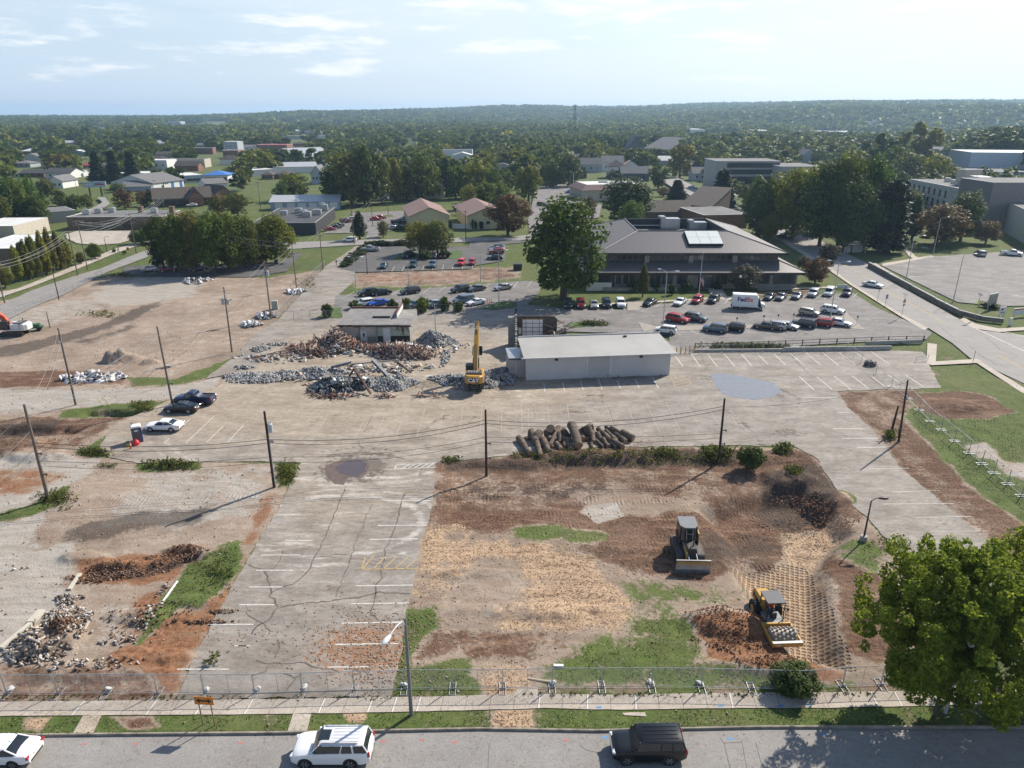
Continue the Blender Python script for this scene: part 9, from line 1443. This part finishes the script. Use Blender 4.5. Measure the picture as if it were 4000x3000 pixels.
beam('steel_beam','grey beam lying across the top of the long block rubble',RZ(1025,420),1.2,RZ(1235,390),1.6,.22,GRYB);beam('steel_beam','thick grey beam leaning down right across the block heap',RZ(1450,400),2.2,RZ(1610,500),.9,.26,GRYB);beam('steel_beam','dark rusty beam standing out of the scrap heap, right leg',RZ(1275,520),2.6,RZ(1430,640),.3,.14,RUST);beam('steel_beam','short rusty beam forming the left leg of the peak in the scrap heap',RZ(1275,520),2.6,RZ(1215,520),1.3,.14,RUST);beam('steel_beam','dark angled beam at the upper right of the block heap',RZ(1690,370),1.5,RZ(1840,440),.6,.13,RUST);beam('steel_beam','long thin dark beam spanning between rubble and bent truss',RZ(1230,405),1.5,RZ(1720,350),1.3,.09,GRYB);beam('steel_beam','white boxed beam lying behind the lower timber heap',RZ(1695,140),.7,RZ(1890,170),.7,.42,WHT,False);beam('steel_beam','pale strut across the scrap heap',RZ(1090,500),1.0,RZ(1430,515),.9,.12,GRYB);beam('steel_beam','white block lying on the scrap heap',RZ(1345,530),1.2,RZ(1390,540),1.1,.35,WHT,False)
for k in range(5):beam('timber_beam','long charred roof timber reaching left from the tall timber heap',RZ(215+k*14,262+k*9),.12+.05*(k%2),RZ(720-k*30,178+k*16),.75-.1*k,.10,WB if False else RUST,False,'timber')['group']='charred roof timbers'
beam('concrete_wall','pale concrete foundation wall running along the lower left edge',N1(15,1640),.25,N1(285,1415),.30,.20,mat('fresh_concrete',(.50,.465,.38),.85,var=.1),False,'wall');beam('concrete_wall','short pale foundation wall beside the trench',N1(600,1120),.12,N1(695,990),.18,.16,mat('fresh_concrete',(.5,.465,.38)),False,'wall');beam('concrete_wall','pale wall stub at the top of the long foundation wall',N1(270,1425),.3,N1(370,1320),.3,.3,mat('fresh_concrete',(.5,.465,.38)),False,'wall');beam('concrete_edge','thin white foundation edge along the green strip at left',N1(1260,1430),.05,N1(1535,1045),.08,.09,WHT,False,'kerb')
beam('timber_board','single pale board lying right of the hollow block heap',N1(710,1510),.1,N1(775,1405),.25,.09,mat('pale_board',(.5,.42,.32),.9),False,'board');beam('timber_board','pale plank lying on the grass by the temporary fence',B3(140,555),.06,B3(335,590),.12,.05,mat('pale_board',(.5,.42,.32)),False,'board');beam('timber_board','flat board with a white end on the front grass',B3(360,448),.08,B3(445,452),.1,.12,WHT,False,'board')
def wiggle(x):return x
barkm=isl_mat('log_bark',[(.13,.10,.075)]);barkm=mat('log_bark_m',(.115,.086,.064),.95,var=.5,scale=3.5,bump=.04,bscale=9,dirt=.45,dirtcol=(.24,.20,.155));cutm=mat('log_cut',(.33,.20,.115),.9,var=.25,scale=5)
LG=Z(2000,1630,500/2212);HOW=('grey weathered log','thick short log','brown stripped log','mossy grey log','dark log')
LOGS=[(115,350,265,560,46,0,'crooked grey log at the far left end of the pile'),(330,255,390,380,58,0,'short upright looking log second from the left'),(475,250,430,330,60,.4,'thick dark log with a tan cut top at left'),(665,190,690,225,62,.9,'fat round log on top with its end facing up'),(590,250,640,350,46,.2,'grey log between the dark log and the fat round log'),(800,170,690,410,34,.5,'long slim pale log sloping down left'),(540,380,610,545,52,0,'log with a hollow dark end at the front left'),(430,430,480,610,42,0,'reddish stripped log at the front left'),(860,210,920,270,44,.8,'splintered log top left of the forked log'),(1030,130,1130,410,70,.9,'largest forked log with a pale streaked trunk'),(960,380,1020,520,50,.1,'front log with a red brown cut face'),(890,290,905,450,30,.3,'thin straight log left of the largest one'),(820,280,820,340,46,.3,'dark log end below the splintered log'),(1160,240,1210,340,50,.4,'dark log right of the largest one'),(1265,145,1310,230,76,.9,'fattest short log high on the right'),(1350,115,1370,190,40,1.1,'small log resting behind the fattest one'),(1230,260,1275,345,26,.3,'thin short log under the fattest one'),(1390,260,1400,380,44,.2,'upright log right of the fattest one'),(1490,200,1650,350,44,.5,'grey log sloping down right'),(1470,280,1500,330,52,.2,'stubby log behind the grey sloping log'),(1620,240,1770,380,40,.3,'brown streaked log sloping down right'),(1620,165,1790,300,30,.5,'long thin log at the back right'),(1710,180,1900,300,44,.6,'long forked log at the upper right'),(1790,290,1920,390,46,.1,'dark knotty log at the right'),(1890,260,2050,340,58,.3,'thick log end pointing right at the far end'),(1740,410,1870,490,48,0,'front log with a dark round cut at right'),(1680,420,1760,490,30,0,'short grey log at the front right'),(1440,390,1545,480,26,0,'thin log lying at the front right of centre'),(1370,400,1375,480,24,0,'short stick log at the front right of centre'),(760,450,800,500,40,0,'hollow stump in the weeds at the front'),(690,410,700,480,26,0,'thin log beside the hollow stump'),(230,360,275,370,20,.2,'small branch stub by the crooked log'),(1560,380,1600,430,40,.1,'dark log in the shadow at right of centre')]
for i,(x0,y0,x1,y1,rp,zz,lab)in enumerate(LOGS):
 u=LG(x0,y0);r=rp*.226*px2m(u)*1.1;k_=500/2212;a=G(2000+x0*k_,1630+y0*k_,zz+r);b=G(2000+x1*k_,1630+y1*k_,max(r*.9,zz*.5+r*.8));d=b-a;rq=random.Random(i)
 e_=max(1.7,d.length*1.3);b=a+d.normalized()*e_;d=b-a
 t=thing('log',lab+' in the log heap','log',(a+b)/2,0,'sawn logs in the heap');A=-d/2;U=d.orthogonal().normalized();V_=d.normalized().cross(U);rings=[];n=12
 for s in range(6):
  f=s/5;c=A+d*f+(U*rq.uniform(-.08,.08)+V_*rq.uniform(-.08,.08))*r*1.5;rr=r*(1.08-.18*f)*rq.uniform(.92,1.08);rings.append([c+(U*math.cos(q*2*math.pi/n)+V_*math.sin(q*2*math.pi/n))*rr*rq.uniform(.9,1.1)for q in range(n)])
 m_=MB();m_.loft(rings);m_.build('bark',barkm,t,60)
 for ring,o in((rings[0],-1),(rings[-1],1)):c=MB();e=d.normalized()*o*.012;c.add([p*1+e for p in ring],[tuple(range(n))]);c.build('cut_face',cutm,t,fix=False)
 if rq.random()<.3 and d.length>1.8:s=MB();c=A+d*.35;s.tube(c,c+U*r*1.9+d.normalized()*.3,r*.32,r*.2,7);s.build('branch_stub',barkm,t)
def simple(name,label,cat,p,parts,rz=0):
 t=thing(name,label,cat,p,rz)
 for nm,m,f in parts:k=MB();f(k);k.build(nm,m,t)
 return t
BL=mat('toilet_blue',(.02,.06,.26),.5,dirt=.2);p=onground(540,1722)
def cabin(k):k.box((0,0,1.08),(1.15,1.15,2.1),0,.05)
simple('portable_toilet','blue and grey portable toilet with a white roof on the asphalt edge','portable toilet',p,(('cabin',mat('toilet_grey',(.075,.085,.10),.5),cabin),('door',BL,lambda k:(k.box((.59,0,1.05),(.05,1.0,1.95),0,.02),k.box((.56,-.59,1.05),(.1,.06,2.0)))),('roof',FRAME_W,lambda k:k.loft([[(-.62,-.62,2.13),(.62,-.62,2.13),(.62,.62,2.13),(-.62,.62,2.13)],[(-.5,-.55,2.3),(.5,-.55,2.3),(.5,.55,2.3),(-.5,.55,2.3)]])),('logo_oval',FRAME_W,lambda k:k.loft([[(.26*math.cos(a*.5236),y_,1.72+.12*math.sin(a*.5236))for a in range(12)]for y_ in(-.575,-.59)])),('vent_pipe',MBLK,lambda k:k.tube((-.4,.4,2.2),(-.4,.4,2.6),.05,None,8))),.5)
FRED=mat('fuel_red',(.55,.03,.04),.45)
simple('fuel_tank','red plastic barrel standing beside the portable toilet','barrel',onground(533,1737),(('tank',FRED,lambda k:(k.tube((0,0,0),(0,0,.45),.42,.40,14),k.tube((0,0,.45),(0,0,.75),.40,.2,14),k.tube((0,0,.75),(0,0,.9),.1,None,8))),('cap',FRAME_D,lambda k:k.tube((0,0,.9),(0,0,.96),.13,None,10))))
simple('bucket','squat yellow tub left of the red barrel','tub',onground(504,1739),(('tub',mat('tub_yellow',(.50,.36,.03),.5),lambda k:k.tube((0,0,0),(0,0,.45),.38,.42,14)),('rim',FRAME_D,lambda k:k.tube((0,0,.45),(0,0,.5),.44,None,14))))
simple('traffic_cone','orange traffic cone in front of the portable toilet','cone',onground(512,1752),(('cone',mat('cone_orange',(.60,.10,.03),.5),lambda k:k.tube((0,0,.05),(0,0,1.05),.16,.05,12)),('base',MBLK,lambda k:k.box((0,0,.03),(.5,.5,.06))),('band',FRAME_W,lambda k:k.tube((0,0,.55),(0,0,.75),.115,.095,12))))
simple('utility_box','pale green metal meter box beside the twin transformer pole','utility box',onground(1075,1205),(('cabinet',mat('box_green_grey',(.36,.38,.32),.6),lambda k:k.box((0,0,1.0),(1.3,.9,2.0),0,.04)),('door',mat('box_door',(.30,.33,.28),.6),lambda k:k.box((0,-.46,1.0),(1.0,.04,1.7)))),.2)
simple('rubbish_heap','black tarpaulin bundle lying on the marked bays behind the right fence','bundle',onground(3397,1428),(('tarpaulin',mat('black_tarp',(.018,.018,.02),.6),lambda k:(k.ball((0,0,.5),.8,14,9,(1.3,1,.85),.15,random.Random(2)),k.ball((.5,.2,.4),.6,12,8,(1.2,1,.8),.15,random.Random(4)))),('tie',GALV,lambda k:k.tube((-.7,-.4,.3),(.7,.4,.9),.03,None,5))))
simple('handrail','pale metal handrail at the concrete steps by the right lawn','railing',onground(3600,1412),(('rail',GALV,lambda k:k.path([Vector(q)for q in((-1.3,0,.1),(-1.3,0,1.0),(1.3,0,1.25),(1.3,0,.1))],.04)),('mid_rail',GALV,lambda k:k.tube((-1.3,0,.55),(1.3,0,.75),.03,None,6))),.3)
simple('dumpster','dark green dumpster left of the big front tree','dumpster',G(2022,1052),(('bin',mat('bin_dark',(.03,.04,.035),.6),lambda k:k.box((0,0,.75),(2.4,1.6,1.5),0,.05)),('lid',FRAME_D,lambda k:k.box((0,0,1.55),(2.5,1.7,.1)))))
simple('trailer','small green trailer behind the orange boomed excavator','trailer',onground(135,1288),(('frame',mat('trailer_green',(.04,.12,.06),.6),lambda k:(k.box((0,0,.7),(3.2,1.4,.3)),k.box((.5,0,1.1),(1.2,1.2,.5)),k.tube((-2.6,0,.5),(-1.5,0,.65),.08,None,6))),('wheel',RUB,lambda k:k.tube((.9,-.95,.42),(.9,-.7,.42),.42,None,14)),('wheel',RUB,lambda k:k.tube((.9,.7,.42),(.9,.95,.42),.42,None,14))),.4)
simple('shelter','small flat roofed shelter under the trees of the wooded corner','shelter',G(3338,988),(('roof',FRAME_W,lambda k:k.box((0,0,2.9),(6.5,3,.2))),('wall',M_CONC,lambda k:k.box((0,1,1.4),(6,.2,2.8))),('post',GALV,lambda k:[k.tube((x,-1,0),(x,-1,2.8),.08,None,6)for x in(-2.8,2.8)])),.1)
simple('picnic_table','picnic table on the shaded lawn above the right hand car park','table',G(3610,975),(('table_top',GALV,lambda k:k.box((0,0,.75),(2,.8,.06))),('bench',GALV,lambda k:(k.box((0,-.8,.45),(2,.3,.05)),k.box((0,.8,.45),(2,.3,.05)))),('leg',GALV,lambda k:[k.tube((x,-.8,0),(x,.1,.75),.05,None,5)for x in(-.8,.8)])))
for k in range(2):b=MB();b.box((0,0,.75),(.09,.09,1.6));o=b.build('stake',mat('pale_stake',(.55,.47,.27),.8));o.location=onground(407+k*22,1585-k*3);o.rotation_euler=(.1,-.45,.2);tag(o,'%s leaning pale wooden stake by the ditch at left'%('left','right')[k],'stake')
for k in range(3):b=MB();b.tube((0,0,0),(0,0,1.1),.07,.05,8);b.box((0,0,.02),(.4,.4,.05));o=b.build('marker_post',mat('stake_orange',(.60,.11,.04),.6));o.location=G(1905+k*7,1184);tag(o,'%s orange marker post right of the white coupe'%('left','middle','right')[k],'marker post','orange marker posts')
tr(3096,2690,2608,190,'bush','dark','dense dark hedge clump behind the right end of the front fence',name='shrub',cat='shrub',lod=0);tr(2930,1822,1745,105,'bush','dark','rounded wild shrub at the top right of the brown lot',name='shrub',cat='shrub',lod=0)
def ground_stuff():
 me=bpy.data.objects['ground'].data;n=len(me.vertices);co=np.empty(n*3,np.float32);me.vertices.foreach_get('co',co);co=co.reshape(-1,3);A=np.empty(n*4,np.float32);me.color_attributes['cover_a'].data.foreach_get('color',A);A=A.reshape(-1,4);dimp=np.empty(n*4,np.float32);me.color_attributes['cover_b'].data.foreach_get('color',dimp);dimp=dimp.reshape(-1,4)[:,1];rs=np.random.RandomState(11);lot=sdist(LOT,co[:,0],co[:,1])if False else None
 def pick(w,k,ymax):
  m=np.where((co[:,1]>37)&(co[:,1]<ymax)&(np.abs(co[:,0])<co[:,1]*.85+6))[0];m=m[sdist(LOT,co[m,0],co[m,1])<-.15];area=np.maximum(.02,(co[m,1]+8)**2*2e-5);ww=w[m]*area;s=rs.choice(m,k,p=ww/ww.sum());P=co[s].copy();P[:,:2]+=rs.uniform(-.15,.15,(k,2));return P
 sw=[(p.x,p.y)for p in SW_T]+[(p.x,p.y)for p in SW_B[::-1]]
 def offpath(P,q=.05):k=(sdist(sw,P[:,0],P[:,1])<-q)&(P[:,1]>np.interp(P[:,0],ROADX,ROADY)+.25);return P[k]
 g=np.clip(A[:,0]-.5,0,1)*(co[:,1]<95)*np.where(vnoise(co[:,0]/1.3,co[:,1]/1.3,8)>.4,1,.15);P=offpath(pick(g*np.where(co[:,1]<60,1,.35),17000,95));n=len(P);N=rs.normal(size=(n,3))*.6;N[:,2]=np.abs(N[:,2])*.6+.25;N/=np.linalg.norm(N,axis=1)[:,None];P[:,2]+=.035
 V,F=leaves_to_mesh('g',P,N,.07,rs,1.9);gm=leaf_mat('grass_blades',(.030,.062,.010),(.105,.135,.035),.25);tag(link('grass',np_mesh('grass',V,F),gm),'short patchy grass over the verges and lots','grass',kind='stuff')
 w=np.clip(A[:,1]+A[:,2]*.75+A[:,3]*.3-.3,0,1)*(dimp<.3);P=offpath(pick(w,26000,92),.15);n=len(P);V,F=boxes(P+np.array([0,0,.02]),np.stack([rs.uniform(.05,.17,n)*np.where(rs.uniform(size=n)<.02,4.5,1),rs.uniform(.02,.05,n),np.full(n,.015)],1),rs,.86)
 cm=isl_mat('wood_chips',[(.36,.25,.155),(.28,.185,.115),(.18,.11,.07),(.12,.08,.055),(.42,.31,.2),(.22,.135,.085),(.09,.06,.045),(.30,.2,.125)]);tag(link('wood_chips',np_mesh('wood_chips',V,F),cm),'loose chips, bark and twigs scattered over the cleared lots','wood chips',kind='stuff')
 m=(1-A[:,0].clip(0,1))*(A[:,1:3].sum(1)<.5);P=offpath(pick(m,5500,135),.1);n=len(P);V,F=boxes(P+np.array([0,0,.02]),(.03+.13*rs.uniform(0,1,n)[:,None]**5)*rs.uniform(.7,1.3,(n,3))*np.array([1.2,1,.7]),rs,.3);sm=isl_mat('clods',[(.30,.24,.185),(.34,.29,.235),(.23,.17,.125),(.17,.13,.1),(.42,.39,.35),(.25,.16,.1)]);tag(link('clods',np_mesh('clods',V,F),sm),'stones and clods strewn over the bare ground','stones',kind='stuff')
 q=[]
 for u,v,r,k in((1430,2480,4.2,420),(1290,2520,4,130),(1480,2610,3,350),(1330,2350,5,40),(2480,1740,5,200),(960,2480,2.5,60),(1820,1500,10,250),(1300,1540,14,260)):c=G(u,v);a=rs.normal(size=(k,2))*r*.5;q.append(np.stack([c.x+a[:,0]*1.3,c.y+a[:,1],np.full(k,.035)],1))
 P=np.concatenate(q);n=len(P);V,F=boxes(P,np.stack([rs.uniform(.06,.25,n),rs.uniform(.03,.08,n),np.full(n,.02)],1),rs,.9);tag(link('bark_litter',np_mesh('bark_litter',V,F),isl_mat('bark_bits',[(.33,.2,.12),(.26,.15,.09),(.38,.27,.18),(.21,.125,.08)])),'bark scraps and grit lying on the asphalt','litter',kind='stuff')
 W_=[];
 for x0,x1,y0,y1,k,h in((1110,1570,972,1004,340,.5),(1380,1480,968,990,120,.6),(945,1000,986,1004,60,.5),(300,440,994,1020,150,.65),(590,650,990,1055,110,.6),(1500,1600,965,1000,150,.8),(1660,1720,960,985,90,.8),(1690,1740,1000,1040,130,.6),(1910,1940,935,955,40,.8),(1870,1990,736,745,120,.5),(1500,1740,744,756,420,.8),(1235,1330,696,706,160,.8),(160,250,968,990,160,.5),(270,350,862,898,120,.5),(458,466,1410,1440,5,.9),(60,180,1050,1110,160,.45),(395,540,1180,1300,130,.3),(1130,1900,1496,1508,110,.2),(0,850,1500,1516,110,.18),(0,2212,1583,1590,300,.14),(620,710,590,640,120,.5),(230,300,588,600,60,.6),(1850,2000,1150,1200,60,.4),(1130,1460,808,822,60,.4),(130,300,668,690,50,.7),(200,270,1000,1014,40,.3)):
  for _ in range(k):f,e=rs.uniform(),(rs.uniform()+rs.uniform())/2;p=D(x0+(x1-x0)*(f if x1-x0>400 else(f+rs.uniform()+rs.uniform())/3),y0+(y1-y0)*e);W_.append((p.x,p.y,h*rs.uniform(.35,1.25)*(1.2-abs(e-.5)*1.6)))
 W_=np.array(W_);zz=gz_raw(W_[:,0],W_[:,1]);k=9;C=np.repeat(np.stack([W_[:,0],W_[:,1],zz],1),k,0);hh=np.repeat(W_[:,2],k);n=len(C);C[:,:2]+=rs.normal(size=(n,2))*hh[:,None]*.33;C[:,2]+=hh*rs.uniform(.1,1,n);N=rs.normal(size=(n,3));N[:,2]=np.abs(N[:,2])*.7;N/=np.linalg.norm(N,axis=1)[:,None];V,F=leaves_to_mesh('w',C,N,.17,rs,2.0)
 V=V.reshape(-1,4,3);c=V.mean(1,keepdims=True);V=(c+(V-c)*np.clip(hh/.6,.45,1.6)[:,None,None]).reshape(-1,3);tag(link('weeds',np_mesh('weeds',V,F),leaf_mat('weed_leaf',(.045,.072,.014),(.17,.175,.045),.38)),'weeds and scrub along banks, kerbs and lot edges','weeds',kind='stuff')
ground_stuff()
hz=MB();hz.hexa([(-9000,-150,-4),(9000,-150,-4),(9000,9500,-4),(-9000,9500,-4),(-9000,-150,125),(9000,-150,125),(9000,9500,125),(-9000,9500,125)])
hm=bpy.data.materials.new('haze_air');hm.use_nodes=True;hm.node_tree.nodes.clear()
ho=hm.node_tree.nodes.new('ShaderNodeOutputMaterial');hv=hm.node_tree.nodes.new('ShaderNodeVolumePrincipled')
hv.inputs['Color'].default_value=(0.50,0.74,1.0,1);hv.inputs['Density'].default_value=0.00011;hv.inputs['Anisotropy'].default_value=0.3
hm.node_tree.links.new(hv.outputs[0],ho.inputs['Volume'])
tag(hz.build('haze',hm),kind='stuff')
